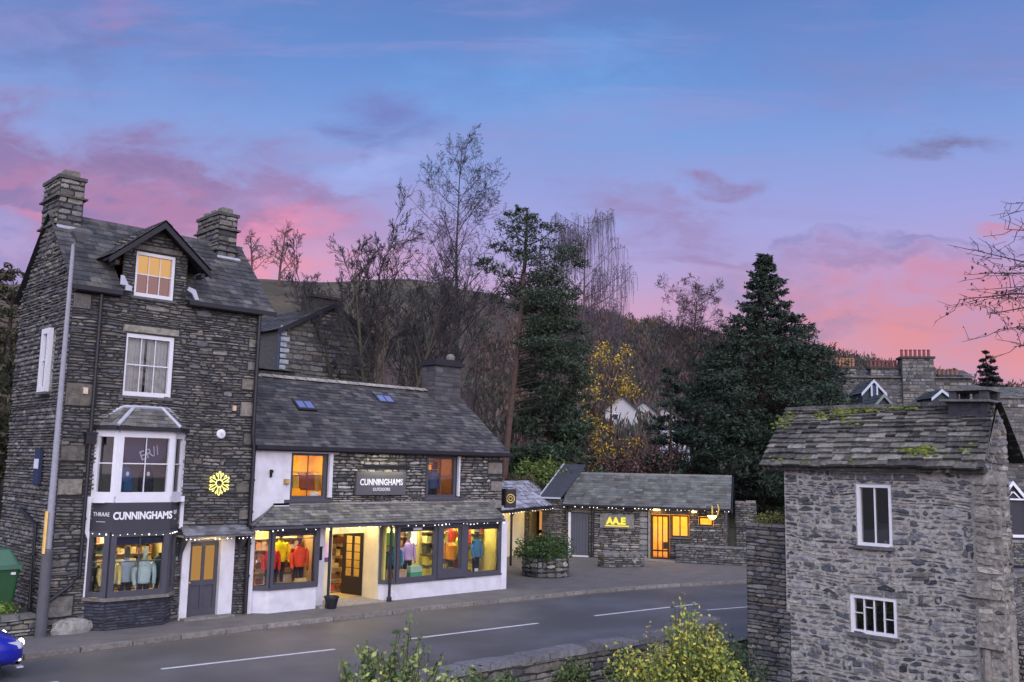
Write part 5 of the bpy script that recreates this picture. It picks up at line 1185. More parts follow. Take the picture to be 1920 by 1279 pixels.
# small connecting roof left of the cafe (steep, lead covered)
t = thing('link_roof', 'small steep lead-grey roof wedged left of the cafe roof', 'roof', cl(-1.2,1,2.4), CR)
mb = MB(MC); mb.prism([(-1.55,-.1,2.75),(-.5,-.1,2.75),(.25,2.6,4.35),(-.9,2.6,4.35)], (0,0,.07),(.06,.06,.07)); mb.build('lead_sheet', mat('dark_lead', .5, 4, .15, .1, 10, color=(.055,.058,.075)), t)
mb = MB(MC); mb.box((-1.45,0,0),(-.4,2.5,2.72),(.05,.05,.05)); stones(mb, (-1.45,0,0), (1,0,0), (0,-1,0), (0,1.0), 0, 2.7, (), (.06,.15), (.15,.4), PAL_DARK, (.01,.05)); mb.build('wall', STONE(), t)
mb = MB(MC); mb.prism([(-1.6,-.14,2.72),(-.5,-.14,2.72),(-.5,-.14,2.8),(-1.6,-.14,2.8)], (0,-.03,0)); mb.prism([(-1.62,-.14,2.74),(-1.56,-.14,2.74),(-.9,2.6,4.38),(-.96,2.6,4.38)], (0,0,.08)); mb.build('verge', MATS['lead'], t)

# ------------------------------------------------------------------ passage between shop and cafe
ang = R(25.7); PO = (27.2, 29.0, 0); MP = Matrix.Translation(PO) @ Matrix.Rotation(ang, 4, 'Z')
def pl(x, y, z=0): return tuple(MP @ Vector((x, y, z)))
P_ = thing('covered_passage', 'slate canopy on a black post over a yellow-lit passage wall', 'canopy', PO, ang)
mb = MB(MP); Sp = Vector((0,1.5,1.15))
slates(mb, (-1.5,-.1,2.40), (1,0,0), Sp, (lambda s: (0, 8.9+s*1.05)), Sp.length, 7, (.22,.5), .03, [(.30,.305,.36),(.20,.205,.25),(.36,.365,.43)], jit=.035)
mb.build('canopy_roof', SLATE(), P_)
mb = MB(MP); mb.box((-1.5,-.16,2.28),(7.5,-.08,2.4),(.02,.02,.02)); mb.tube([(1.55,-.05,0),(1.55,-.05,2.35)], .055, 8, (.012,.012,.018)); mb.tube([(1.55,-.05,2.0),(1.9,-.05,2.3)], .025, 5, (.012,.012,.018)); mb.build('post_and_beam', BLACK(), P_)
mb = MB(MP); mb.box((-1.5,1.5,0),(7.6,1.62,2.7)); mb.box((8.3,1.5,0),(9.5,1.62,2.7)); mb.build('yellow_wall', CREAM(), P_)
mb = MB(MP); mb.box((-1.5,-.05,2.34),(9.0,1.5,2.36)); mb.build('soffit', CREAM(), P_)
mb = MB(MP); stones(mb, (7.6,1.48,0), (1,0,0), (0,-1,0), (0,.7), 0, 2.6, (), (.1,.2), (.15,.3), PAL_DARK, (.01,.05)); mb.box((7.6,1.5,0),(8.3,1.62,2.6),(.05,.05,.05)); mb.build('stone_pier', STONE(), P_)
p, q = pl(9.5,1.45), pl(12.6,1.45); window(P_, p[:2], q[:2], .05, 2.4, .14, frame=WOOD, vb=3, hb=(.35,), sill=False, bar=.12, name='timber_screen', label='dark timber glazed screen lit orange')
mb = MB(MP); mb.poly([(9.4,1.9,0),(12.8,1.9,0),(12.8,1.9,2.5),(9.4,1.9,2.5)]); mb.build('lit_room', emit('passage_glow', (1,.42,.12), .85), P_)
for x in (.4, 2.6, 5.0, 7.2):
    mb = MB(MP); mb.box((x-.12,.6,2.28),(x+.12,.8,2.335)); mb.build('downlight', emit('passage_lamp', (1,.76,.30), 60), P_)
string_lights([pl(-1.5,-.19,2.30),pl(7.5,-.19,2.30)], 24, 'fairy lights along the canopy of the covered passage', .05)
t = thing('hanging_sign', 'small black hanging sign with a round yellow emblem on the shop corner', 'sign', (23.55,24.75,3.1))
mb = MB(); mb.box((23.36,24.52,2.85),(23.42,24.9,3.45),(.01,.01,.015)); mb.tube([(23.3,24.7,3.5),(23.9,24.7,3.5)], .015, 5, (.02,.02,.02)); mb.build('bracket', BLACK(), t)
Mh = Matrix.Translation((23.62,24.55,3.1)) @ Matrix.Rotation(R(-25), 4, 'Z')
mb = MB(Mh); mb.box((-.22,-.03,-.33),(.22,.03,.33),(.012,.012,.015)); mb.build('board', BLACK(), t)
mb = MB(Mh); mb.tube([(.15*math.cos(a),-.045,.0+.15*math.sin(a)) for a in [2*math.pi*i/16 for i in range(17)]], .02, 5, (.75,.55,.12)); mb.tube([(.07*math.cos(a),-.045,.0+.07*math.sin(a)) for a in [2*math.pi*i/10 for i in range(11)]], .014, 5, (.75,.6,.2)); mb.build('emblem', TINT(), t)

# ================================================================== VEGETATION
def bare_tree(name, label, base, height, lean=(0,0), trunk_r=.2, stems=1, spread=.5, first=.3, levels=4, kids=6, twig=.012, up=.5, col=(.055,.045,.04), droop=0., weep=False, len_k=.5, leafs=None, group=None, seed=1, curve=.12, ratio=.55, crowncol=None, endtaper=.3, n0=None, k0=.55, len2=.56):
    rnd = random.Random(seed); t = thing(name, label, 'tree', base, 0, group)
    tr = MB(); cr = MB(); tips = []
    def grow(p, d, L, r, lev):
        n = max(2, int(4 if lev < 2 else 3)); P = [Vector(p)]; dd = Vector(d).normalized()
        for i in range(n):
            j = Vector((rnd.uniform(-1,1), rnd.uniform(-1,1), rnd.uniform(-1,1)))*curve*(1+lev*.2)
            dd = (dd+j+Vector((0,0,(up*.22 if lev in (1,2) else .05 if lev == 0 else 0)-droop*lev*.12))).normalized()
            P.append(P[-1]+dd*L/n)
        r1 = max(twig*.55, r*endtaper); rad = [r+(r1-r)*i/n for i in range(n+1)]
        (tr if lev <= (0 if stems == 1 else 0) else cr).tube(P, rad, 8 if lev == 0 else (5 if lev == 1 else 3), tuple(c*rnd.uniform(.85,1.15) for c in (col if lev < 2 else (crowncol or col))), cap=lev < 2)
        if lev >= levels: 
            tips.append(P[-1]); return
        nk = kids if lev > 0 else (n0 or int(kids*2.4))
        for k in range(nk):
            f = first+(1-first)*(k+rnd.random()*.8)/nk if lev == 0 else .2+.8*(k+rnd.random())/nk
            f = min(f, .99); i = min(n-1, int(f*n)); q = P[i].lerp(P[i+1], f*n-i); ax = (P[i+1]-P[i]).normalized()
            a = rnd.uniform(0, 2*math.pi); x = ax.orthogonal().normalized(); y = ax.cross(x)
            out = x*math.cos(a)+y*math.sin(a); sp = spread*rnd.uniform(.7,1.3)
            nd = ax*(1-sp*.55)+out*sp*(1 if lev < 2 else .75)+Vector((0,0,up*(.35 if lev < 2 else .15)))
            Lk = L*(len_k if lev == 0 else len2)*rnd.uniform(.6,1.15)*((1.1-.62*f) if lev == 0 else (1.1-.5*f))
            grow(q, nd, Lk, max(twig*.6, rad[i]*ratio*rnd.uniform(.7,1)), lev+1)
    for s in range(stems):
        if stems == 1: grow(base, (lean[0], lean[1], 1), height, trunk_r, 0)
        else:
            a = 2*math.pi*s/stems+rnd.random(); k = rnd.uniform(.08,k0)
            grow(Vector(base)+Vector((math.cos(a)*.25,math.sin(a)*.25,0)), (math.cos(a)*k, math.sin(a)*k, 1), height*rnd.uniform(.75,1)*(1.05-k*.3), trunk_r*rnd.uniform(.6,1), 0)
    if weep:
        for q in [tips[i] for i in range(0, len(tips), 1)]:
            for _ in range(2):
                L = rnd.uniform(.8, 2.8); o = Vector((rnd.uniform(-.2,.2), rnd.uniform(-.2,.2), 0)); cr.tube([q, q+o+Vector((0,0,-.25)), q+o*1.6+Vector((0,0,-L))], [twig*.6,twig*.5,twig*.35], 3, crowncol or col, cap=False)
    tr.build('trunk', BARK(), t); cr.build('branches', BARK(), t)
    if leafs:
        pal, dens, sz = leafs; C = []
        for q in tips:
            if rnd.random() < dens: C += [tuple(q+Vector((rnd.gauss(0,.15),rnd.gauss(0,.15),rnd.gauss(0,.12)))) for _ in range(6)]
        if C:
            V, c = leaves(C, sz, pal, .6); arr_build('leaves', V, 4, c, LEAF(), t)
    return t
TR = (.06,.05,.045); 
bare_tree('bare_tree', 'broad leafless tree of many rising stems behind the shop roof', (23.85,32.9,3.2), 12.4, trunk_r=.13, stems=13, spread=.62, first=.42, levels=4, kids=5, twig=.0155, up=.5, col=(.07,.058,.045), crowncol=(.04,.037,.042), len_k=.33, seed=3, curve=.045, n0=13, k0=.66, endtaper=.12, len2=.56)
bare_tree('bare_tree', 'tallest leafless tree with a fine upright oval crown in the middle of the photo', (32.5,38.1,2.5), 17.8, trunk_r=.2, stems=1, spread=.85, first=.36, levels=4, kids=6, twig=.0125, up=.42, col=(.045,.04,.04), crowncol=(.042,.038,.046), len_k=.36, seed=11, curve=.05, ratio=.42, n0=42, endtaper=.08, len2=.5)
bare_tree('bare_tree', 'slim leafless tree with leaning limbs between the tallest bare tree and the pine', (31.0,36.0,2.5), 11.5, trunk_r=.1, stems=3, spread=.8, first=.3, levels=3, kids=6, twig=.013, up=.4, col=(.045,.04,.04), crowncol=(.045,.038,.044), len_k=.36, seed=17, n0=11, k0=.4, endtaper=.1)
bare_tree('weeping_birch', 'weeping birch with drooping purple-grey twigs behind the pine', (46.0,41.8,3), 18.6, trunk_r=.17, lean=(.05,-.05), spread=1.1, first=.45, levels=3, kids=6, twig=.016, up=.4, col=(.10,.08,.085), crowncol=(.075,.06,.08), len_k=.34, weep=True, seed=5, curve=.08, n0=24, endtaper=.12, len2=.45)
bare_tree('bare_tree', 'rounded leafless tree on the skyline just left of the dark yew', (48.5,33.9,3), 12.0, trunk_r=.18, spread=1.1, first=.45, levels=4, kids=7, twig=.016, up=.35, col=(.05,.04,.04), crowncol=(.06,.042,.052), len_k=.44, seed=8, curve=.10, n0=20, endtaper=.12)
YL = [(.55,.36,.03),(.45,.28,.03),(.62,.45,.06),(.32,.22,.03)]
bare_tree('yellow_larch', 'thin tree with sparse drooping yellow autumn leaves right of the pine', (43.2,36.0,2.8), 8.8, trunk_r=.1, spread=1.1, first=.05, levels=3, kids=5, twig=.012, up=.05, droop=.4, col=(.06,.045,.03), len_k=.34, leafs=(YL,.8,.075), seed=21, n0=18)
def edge_tree():
    base = (20.6,2.9,-2.5); t = thing('bare_tree', 'tree at the right edge reaching bare twigs with a few dead leaves into the sky', 'tree', base)
    rn = random.Random(77); tr = MB(); br = MB(); C = []
    top = Vector((20.2,3.3,9.5)); B0 = Vector(base); tr.tube([B0, B0.lerp(top,.4), B0.lerp(top,.75), top], [.28,.22,.14,.05], 10, (.04,.035,.04)); tr.build('trunk', BARK(), t)
    E_ = [(1822,468,.45),(1798,562,.5),(1836,512,.5),(1870,618,.45),(1850,590,.5),(1905,380,.6),(1886,430,.55),(1900,650,.42),(1880,540,.5),(1912,500,.55)]
    for px, py, f in E_:
        e = Vector(AT(px, py, 16)); a = B0.lerp(top, f+.28); m1 = a.lerp(e,.5)+Vector((0,0,.35)); P = [a, m1, m1.lerp(e,.55)+Vector((0,0,.08)), e]
        br.tube(P, [.05,.026,.014,.005], 4, (.045,.038,.045))
        for k in range(34):
            u = .3+.7*(k+rn.random())/34; q = P[0].lerp(P[1],u*2) if u < .5 else P[1].lerp(P[3],u*2-1)
            d = Vector((rn.gauss(0,1),rn.gauss(0,1),rn.gauss(.1,.8))).normalized(); L = rn.uniform(.15,.5); w_ = q+d*L*.5+Vector((0,0,.02)); x = q+d*L+(e-a).normalized()*L*.5
            br.tube([q,w_,x], [.008,.006,.004], 3, (.045,.038,.045), cap=False)
            for _ in range(3):
                y = w_.lerp(x, rn.random()); z = y+Vector((rn.gauss(0,.1),rn.gauss(0,.1),rn.gauss(0,.08))); br.tube([y,z], [.005,.003], 3, (.045,.038,.045), cap=False)
                if rn.random() < .45 and py > 480: C.append(tuple(z)); C.append(tuple(z+Vector((.015,.01,-.02))))
    br.build('branches', BARK(), t); V, c = leaves(C, .03, [(.06,.035,.035),(.04,.03,.035)], .7); arr_build('leaves', V, 4, c, LEAF(), t)
def AT(px, py, d):
    v = r2*(px-960)+u2*(639.5-py)+fw*F_PX; k = d/(v.x*VIEW.x+v.y*VIEW.y); return (v.x*k, v.y*k, CAM_H+v.z*k)
edge_tree()

def evergreen(name, label, base, trunk_path, trunk_r, clumps, palette, leaf, per, trunk_col=(.05,.035,.03), branch_col=(.04,.03,.028), flat=.3, squash=.6, group=None, limb=.5, lr=.35):
    t = thing(name, label, 'tree', base, 0, group)
    tr = MB(); n = len(trunk_path); tr.tube(trunk_path, [trunk_r*(1-.75*i/(n-1)) for i in range(n)], 9, trunk_col); tr.build('trunk', BARK(), t)
    br = MB(); TP = [Vector(p) for p in trunk_path]; C = []
    for (x, y, z, r) in clumps:
        zt = z-limb*math.hypot(x-TP[0].x, y-TP[0].y)*lr-.3; q = min(TP, key=lambda p: abs(p.z-zt))
        for i in range(n-1):
            if TP[i].z <= zt <= TP[i+1].z: q = TP[i].lerp(TP[i+1], (zt-TP[i].z)/max(.01,TP[i+1].z-TP[i].z)); break
        e = Vector((x,y,z)); mid = q.lerp(e,.55)+Vector((0,0,-.15)); br.tube([q,mid,e], [.045,.03,.01] if int(x*37+z*11) % 5 < 2 else [.018,.012,.008], 4, branch_col)
        k = int(per*r*r); d = rng.normal(size=(k,3)); d /= np.linalg.norm(d,axis=1)[:,None]; rad = r*rng.uniform(.25,1.05,(k,1))**.6
        lump = 1+.35*np.sin(d[:,0:1]*5+x*3)*np.cos(d[:,1:2]*6+z*2)
        C.append(d*rad*lump*np.array([1,1,squash])+np.array([x,y,z]))
        tp = rng.uniform(0, 2*math.pi, 9)       # spiky ends
        for a in tp:
            L = r*rng.uniform(1.0,1.6); m_ = 14; s = rng.uniform(.5,1,(m_,1)); el = rng.uniform(-.1,.5)
            C.append(np.array([x,y,z])+s*L*np.array([math.cos(a),math.sin(a),el])+rng.normal(0,.05*r+.02,(m_,3)))
    br.build('branches', BARK(), t)
    C = np.concatenate(C); V, c = leaves(C, leaf, palette, .35, flat); arr_build('crown', V, 4, c, LEAF(), t)
    return t
def vp(px_off, z, depth_off, centre, ppm): # metres: sideways offset and depth offset around a trunk centre
    return tuple(Vector((centre[0],centre[1],0))+SIDE*(px_off/ppm)+VIEW*depth_off+Vector((0,0,z)))
# Scots pine
pc = (33.55,34.35); PG = [(.026,.045,.026),(.036,.058,.034),(.018,.032,.022),(.046,.068,.034)]
zp = lambda py: 4.25+(875.6-py)/36.8
cl_ = []
rr2 = random.Random(4)
for (x, y, r) in [(5,402,.5),(-25,420,.6),(30,415,.55),(60,425,.45),(-10,440,.8),(30,450,.8),(70,450,.6),(-40,450,.5),(55,480,.9),(10,485,.7),(95,462,.55),(112,490,.45),(-60,500,.6),(-35,515,.5),(-72,490,.35),(20,520,1.),(60,520,.9),(-15,530,.7),(90,540,.8),(40,560,1.1),(80,575,1.),(10,570,.8),(60,610,1.0),(95,610,.7),(30,610,.7),(85,650,.9),(105,690,.8),(60,660,.8),(40,500,.6),(-5,465,.6),(118,700,.6),(80,480,.4),(0,385,.3),(22,388,.3),(-22,395,.25),(70,560,1.),(50,640,1.),(75,690,1.),(100,740,.8),(60,730,.9),(25,640,.8),(30,560,1.),(-48,548,.5),(45,600,1.),(110,650,.7),(120,720,.6),(15,700,.7)]:
    r = r*1.18 if y < 560 else r
    cl_.append((*vp(x, zp(y), rr2.uniform(-1.2,1.2), pc, 36.8), r))
    if r > .45 and y > 600: cl_.append((*vp(x+rr2.uniform(-14,14), zp(y)+rr2.uniform(-.5,.5), rr2.uniform(-2,2), pc, 36.8), r*.75))
    if r > .6 and y > 500: cl_.append((*vp(x+rr2.uniform(-12,12), zp(y)+rr2.uniform(-.4,.4), rr2.uniform(-2,2), pc, 36.8), r*.7))
evergreen('scots_pine', 'tall pine with a bare reddish trunk and dark ragged crown', (33.0,34.9,2.6), [(33.0,34.9,2.4),(33.15,34.7,6),(33.4,34.5,9),(33.6,34.3,13),(33.7,34.2,16),(33.75,34.2,17.8)], .2, cl_, PG, .10, 380, trunk_col=(.085,.055,.048), flat=.2, squash=.55)
# dense dark green trees below the pine
def clumpcloud(centre, ppm, prof, zb, n, rs, seed, dmax=None):
    r_ = random.Random(seed); out = []
    zs = [p[0] for p in prof]
    for i in range(n):
        z = r_.uniform(zs[0], zs[-1])
        for a, b in zip(prof, prof[1:]):
            if a[0] <= z <= b[0]:
                k = (z-a[0])/(b[0]-a[0]); w_ = a[1]+(b[1]-a[1])*k; break
        if r_.random() > .25+.75*w_/max(p[1] for p in prof): continue
        an = r_.uniform(0, 2*math.pi); q = w_*math.sqrt(r_.uniform(.12,1)); out.append((centre[0]+q*math.cos(an), centre[1]+q*math.sin(an), z, r_.uniform(*rs)*(.34+.66*w_/max(p[1] for p in prof))))
    return out
GG = [(.036,.06,.042),(.05,.082,.05),(.026,.046,.034),(.065,.10,.05)]
evergreen('dark_conifer', 'bushy blue-green conifer filling the space under the pine crown', (37.6,36.0,3), [(37.6,36.0,2.5),(37.6,36,11)], .22, clumpcloud((37.6,36.0), 34, [(3.0,2.2),(5,2.3),(8,1.7),(11.6,.4)], 0, 95, (.6,.95), 12), GG, .15, 130, squash=.5)
evergreen('yew_tree', 'huge very dark ragged yew with a pointed top behind the cafe', (47.0,28.4,1.5), [(47.0,28.4,.3),(47,28.4,8),(47,28.4,16.2)], .4, clumpcloud((47.2,28.2), 33, [(1.8,1.0),(3.6,3.8),(6,4.8),(8.5,4.5),(10.5,3.7),(12.2,2.5),(13.6,1.5),(15,.8),(16.6,.1)], 0, 900, (.4,.95), 5), [(.018,.036,.026),(.026,.046,.03),(.012,.024,.02),(.036,.056,.03)], .11, 220, squash=.6)
evergreen('dark_conifer', 'drooping dark conifer boughs at the left foot of the big yew', (43.3,32.0,1.5), [(43.3,32.0,.5),(43.3,32,9)], .14, clumpcloud((43.3,32.0), 33, [(2.5,1.5),(5,1.5),(8,.8),(9.8,.2)], 0, 34, (.4,.65), 6), [(.018,.034,.026),(.026,.045,.03)], .15, 150, squash=.5)
evergreen('conifer', 'small isolated conifer silhouetted on the right skyline', (138,47.7,14), [(138,47.7,12),(138,47.7,21.4)], .2, clumpcloud((138,47.7), 13, [(14,2.6),(17,1.7),(20,.8),(21.6,.1)], 0, 60, (.4,.75), 7), [(.02,.024,.026)], .3, 60)
evergreen('conifer', 'tiny pointed tree behind the chimney at the far right skyline', (121,46,14), [(121,46,10),(121,46,17.5)], .2, clumpcloud((121,46), 13, [(12,2.2),(15,1.2),(17.8,.1)], 0, 34, (.4,.75), 9), [(.03,.022,.022)], .3, 60)
GRN = [(.045,.075,.02),(.06,.095,.025),(.035,.06,.02),(.08,.11,.03)]
def bush(name, label, c, rx, ry, rz_, n, leaf, pal, kind=None, group=None, stems=True, aspect=.55, cat='shrub', lum=.3, parent=None):
    t = thing(name, label, cat, (c[0],c[1],c[2]), 0, group)
    d = rng.normal(size=(n,3)); d[:,2] = np.abs(d[:,2])*1.0-.15; d /= np.linalg.norm(d,axis=1)[:,None]; s = rng.uniform(.35,1.05,(n,1))**.5
    lump = 1+lum*np.sin(d[:,0:1]*7+c[0])*np.cos(d[:,1:2]*6+c[1])+lum*.5*np.sin(d[:,2:3]*11+d[:,0:1]*9)
    C = d*s*lump*np.array([rx,ry,rz_])+np.array(c)
    V, cc = leaves(C, leaf, pal, aspect); arr_build('foliage', V, 4, cc, LEAF(), t)
    mb = MB()
    for i in range(10):
        q = C[rng.integers(0,n)]; mb.tube([(c[0],c[1],c[2]-.1),tuple((np.array(c)+q)/2+np.array([0,0,.05])),tuple(q)], [.02,.014,.006], 4, (.05,.035,.025))
    mb.build('stems', BARK(), t); return t
bush('green_shrub', 'bright green bush low behind the passage under the conifer', (35.2,34.2,3.3), 1.6, 1.6, 1.3, 3200, .10, [(.10,.15,.03),(.07,.12,.03),(.13,.17,.04)])
bush('green_shrub', 'darker green bush right of the bright one behind the passage', (37.2,32.8,3.0), 1.6, 1.5, 1.1, 2400, .10, GG)
bush('brown_hedge', 'brown winter hedge behind the covered passage roof', (33.6,34.0,3.0), 2.6, 1.0, .8, 3600, .07, [(.075,.055,.04),(.06,.045,.035),(.09,.07,.04)])
bush('maroon_shrub', 'purple-brown shrub under the yellow tree behind the cafe roof', (41.6,33.2,3.0), 2.6, 2.0, 2.3, 5200, .09, [(.075,.04,.04),(.06,.035,.035),(.09,.05,.045)])
bush('maroon_shrub', 'red-brown shrub in front of the white garden buildings', (45.0,33.4,3.2), 2.2, 2.0, 2.0, 3800, .09, [(.10,.045,.045),(.075,.04,.04)])
bush('ivy_shrub', 'small yellow-green plant on top of the stair wall', (21.9,12.95,2.95), .4, .5, .26, 700, .035, [(.16,.16,.04),(.11,.13,.04),(.2,.2,.06)])
bush('clipped_shrub', 'rounded evergreen shrub growing in the round stone planter', (27.25,26.2,.72), 1.0, .85, .8, 6500, .05, [(.05,.10,.025),(.035,.07,.022),(.09,.15,.04),(.025,.05,.02)], lum=.38)
t = thing('stone_planter', 'round rubble-stone planter beside the covered passage', 'planter', (27.25,26.2,0))
mb = MB(); mb.lathe((27.25,26.2,0), [(.83,0),(.88,.4),(.82,.72)], 16, (.04,.04,.04))
for i in range(16):
    a0, a1 = 2*math.pi*i/16, 2*math.pi*(i+1)/16; p = Vector((27.25+.9*math.cos(a0),26.2+.9*math.sin(a0),0)); q = Vector((27.25+.9*math.cos(a1),26.2+.9*math.sin(a1),0)); d = (q-p); Ld_ = d.length; d.normalize()
    stones(mb, p, d, (d.y,-d.x,0), (0,Ld_), 0, .74, (), (.14,.24), (.18,.4), PAL_DARK+PAL_GREY[:3], (.0,.08), jit=.03, taper=.5)
mb.build('stonework', STONE(), t)
bush('potted_plant', 'small pale green leafy plant by the canopy post', (26.75,27.2,.75), .22, .22, .6, 160, .07, [(.2,.3,.1),(.14,.24,.07)], cat='plant')
evergreen('leafy_tree', 'dark olive tree at the left edge beside the tall house gable', (15.0,54.8,2), [(15.0,54.8,1),(15,54.8,13)], .3, clumpcloud((14.2,55.2), 32, [(3,2.5),(7,3.6),(11,2.8),(14.2,1.0)], 0, 150, (.6,1.0), 15), [(.045,.05,.028),(.06,.06,.03),(.035,.04,.026),(.075,.06,.035)], .16, 90)
# hill woods
def wood_cloud(name, pts, pal, size, n, label=None):
    C = []; co_ = []
    pal = np.array(pal)
    for (x, y, z, r, h) in pts:
        d = rng.normal(size=(n,3)); d /= np.linalg.norm(d,axis=1)[:,None]; d[:,2] = np.abs(d[:,2])
        C.append(d*rng.uniform(.3,1,(n,1))**.5*np.array([r,r,h])+np.array([x,y,z])); co_.append(np.repeat((pal[rng.integers(0,len(pal))]*rng.uniform(.65,1.35))[None,:], n, axis=0))
    C = np.concatenate(C); co_ = np.concatenate(co_); V, _ = leaves(C, size, [(1,1,1)], .28, 0, droop=(0,0,1)); o = arr_build(name, V, 4, co_*rng.uniform(.8,1.2,(len(co_),1)), LEAF()); o['kind'] = 'stuff'; return o
pts = []
r_ = random.Random(9)
while len(pts) < 3000:
    d = r_.uniform(68, 262); a = r_.uniform(-.62, .72); x = VIEW.x*d+SIDE.x*a*d; y = VIEW.y*d+SIDE.y*a*d
    if y < 30: continue
    if a < .0 and d > 165 and r_.random() < .9: continue
    if a < -.04 and d > 95 and r_.random() < .8: continue
    z = ground_z(x, y); h = r_.uniform(2.6,5.)*(.8 if d > 200 else 1); pts.append((x, y, z-.5, h*.6, h))
wood_cloud('hill_wood', pts, [(.065,.043,.038),(.052,.036,.035),(.08,.05,.038),(.04,.033,.035),(.04,.042,.028),(.09,.055,.035),(.035,.045,.03)], .5, 60)
pts = []
for i in range(70):
    d = r_.uniform(50,75); a = r_.uniform(-.78,-.50) ; x = VIEW.x*d+SIDE.x*a*d; y = VIEW.y*d+SIDE.y*a*d; pts.append((x, y, ground_z(x,y)+r_.uniform(0,7), r_.uniform(1.5,3), r_.uniform(2,4)))
wood_cloud('left_wood', pts, [(.05,.055,.03),(.07,.07,.03),(.04,.045,.028),(.06,.05,.03)], .28, 420)
bare_tree('far_tree', 'small leafless tree on the hill skyline right of the tall house chimney', tuple(Vector((0,0,ground_z(VIEW.x*200-SIDE.x*51,VIEW.y*200-SIDE.y*51)))+VIEW*200-SIDE*51), 12, trunk_r=.3, spread=.9, first=.2, levels=3, kids=6, twig=.06, up=.3, len_k=.5, seed=41, n0=14, col=(.10,.06,.06), group='leafless trees on the far hill skyline')
bare_tree('far_tree', 'smaller leafless tree on the hill skyline close against the tall house chimney', tuple(Vector((0,0,ground_z(VIEW.x*200-SIDE.x*57,VIEW.y*200-SIDE.y*57)))+VIEW*200-SIDE*57), 10, trunk_r=.3, spread=.9, first=.2, levels=3, kids=6, twig=.06, up=.3, len_k=.5, seed=44, n0=14, col=(.10,.06,.06), group='leafless trees on the far hill skyline')

# foreground plants on our side of the beck wall
def shoots(name, label, c, n, h, sx, sy, leaf, pal, seed, cat='shrub', rise=.25, per=26, start=.15):
    rn = random.Random(seed); t = thing(name, label, cat, c); mb = MB(); C = []
    for i in range(n):
        a = rn.uniform(-sx,sx); b = rn.uniform(-sy,sy); hh = h*rn.uniform(.4,1)*(1-.35*abs(a)/sx)*(.88+.10*math.sin(a*4.3/sx+seed)+.12*math.sin(a*9.1/sx+b*5))
        p0 = Vector(c)+Vector((0,0,0))+SIDE*a*.45+VIEW*b*.5; p2 = Vector(c)+SIDE*a+VIEW*b+Vector((0,0,hh)); p1 = p0.lerp(p2,.5)+Vector((rn.uniform(-.08,.08),rn.uniform(-.08,.08),hh*.08))
        mb.tube([p0,p1,p2], [.014,.009,.004], 4, (.06,.07,.03))
        for k in range(per):
            f = start+(1-start)*(k+rn.random())/per; q = p0.lerp(p1,f*2) if f < .5 else p1.lerp(p2,f*2-1); s = (.5+(1-f))*rise*.45
            C.append(tuple(q+Vector((rn.gauss(0,s),rn.gauss(0,s),rn.gauss(0,s*.7)))))
    mb.build('stems', BARK(), t); V, cc = leaves(C, leaf, pal, .62); arr_build('foliage', V, 4, cc, LEAF(), t); return t
def at(px, py, d):   # helper only used to read a place from bearing and distance
    v = r2*(px-960)+u2*(639.5-py)+fw*F_PX; k = d/(v.x*VIEW.x+v.y*VIEW.y); return (v.x*k, v.y*k, CAM_H+v.z*k)
YG = [(.36,.36,.06),(.26,.32,.06),(.16,.23,.05),(.46,.40,.07),(.10,.15,.04)]
DG = [(.05,.085,.03),(.035,.06,.028),(.07,.10,.035)]
shoots('yellow_bush', 'large yellow-green leafy bush beside the tiny stone house', (16.15,11.55,-1.0), 250, 2.6, 1.5, .8, .048, YG, 1, per=52, rise=.32)
shoots('yellow_bush', 'sparse yellow leafy twigs rising above the big bush against the road', (16.0,11.65,-.6), 16, 2.75, 1.0, .4, .038, [(.45,.36,.06),(.5,.42,.1),(.36,.32,.06)], 2, per=11, start=.6, rise=.3)
shoots('dark_shrub', 'dark blue-green shrub between the yellow bush and the tiny house', (17.75,11.3,-1.0), 70, 2.2, .6, .5, .045, [(.04,.07,.04),(.05,.085,.05),(.03,.05,.035)], 3, per=40)
shoots('dark_shrub', 'dark green shrub left of the yellow bush at the foot of the wall', (14.3,11.6,-1.0), 80, 1.75, .7, .4, .045, DG, 4, per=40)
shoots('bramble', 'green brambles with pale leaves along the foot of the beck wall', (11.6,12.2,-1.1), 120, 1.75, .9, .6, .045, DG+[(.16,.2,.06),(.1,.15,.05)], 5, per=30)
shoots('bramble', 'dark brambles spilling over stones right of centre at the bottom edge', (12.9,11.7,-1.1), 120, 1.7, 1.0, .5, .045, DG+[(.16,.2,.06),(.1,.15,.05)], 15, per=30)
shoots('leafy_sapling', 'young shrub with upright leafy shoots at the bottom edge, left of centre', (5.95,7.75,1.5), 95, 1.35, .6, .25, .034, [(.06,.11,.04),(.22,.27,.07),(.10,.16,.05),(.3,.33,.1)], 6, per=26, rise=.09)
shoots('leafy_sapling', 'single tall leafy shoot at the bottom edge, highest of the young shrub', (5.72,7.9,1.55), 5, 1.36, .07, .05, .032, [(.05,.10,.04),(.08,.14,.06)], 8, per=34, rise=.07, start=.2)
shoots('ground_shrub', 'low mixed green leaves along the bottom edge of the photo', (7.4,8.5,1.0), 120, 1.0, .9, .5, .03, DG+[(.2,.24,.06),(.12,.18,.05)], 7, per=34, rise=.2)
for i_, (x_, lab_) in enumerate([(10.6,'dark ivy patch creeping over the left part of the beck wall'),(12.9,'dark ivy patch creeping over the middle of the beck wall'),(14.9,'small ivy patch on the beck wall left of the yellow bush')]):
    bush('ivy', lab_, (x_,13.55,-.25-.1*(i_ == 1)), .75-.2*(i_ == 2), .22, .5, 1500, .04, DG+[(.09,.13,.04),(.14,.17,.06)], cat='ivy')
bush('fern', 'fern-like green tuft growing against the foot of the beck wall below the road', (11.8,12.7,-.35), .8, .4, .8, 1500, .05, [(.08,.13,.04),(.06,.10,.03),(.15,.19,.06)], cat='fern')
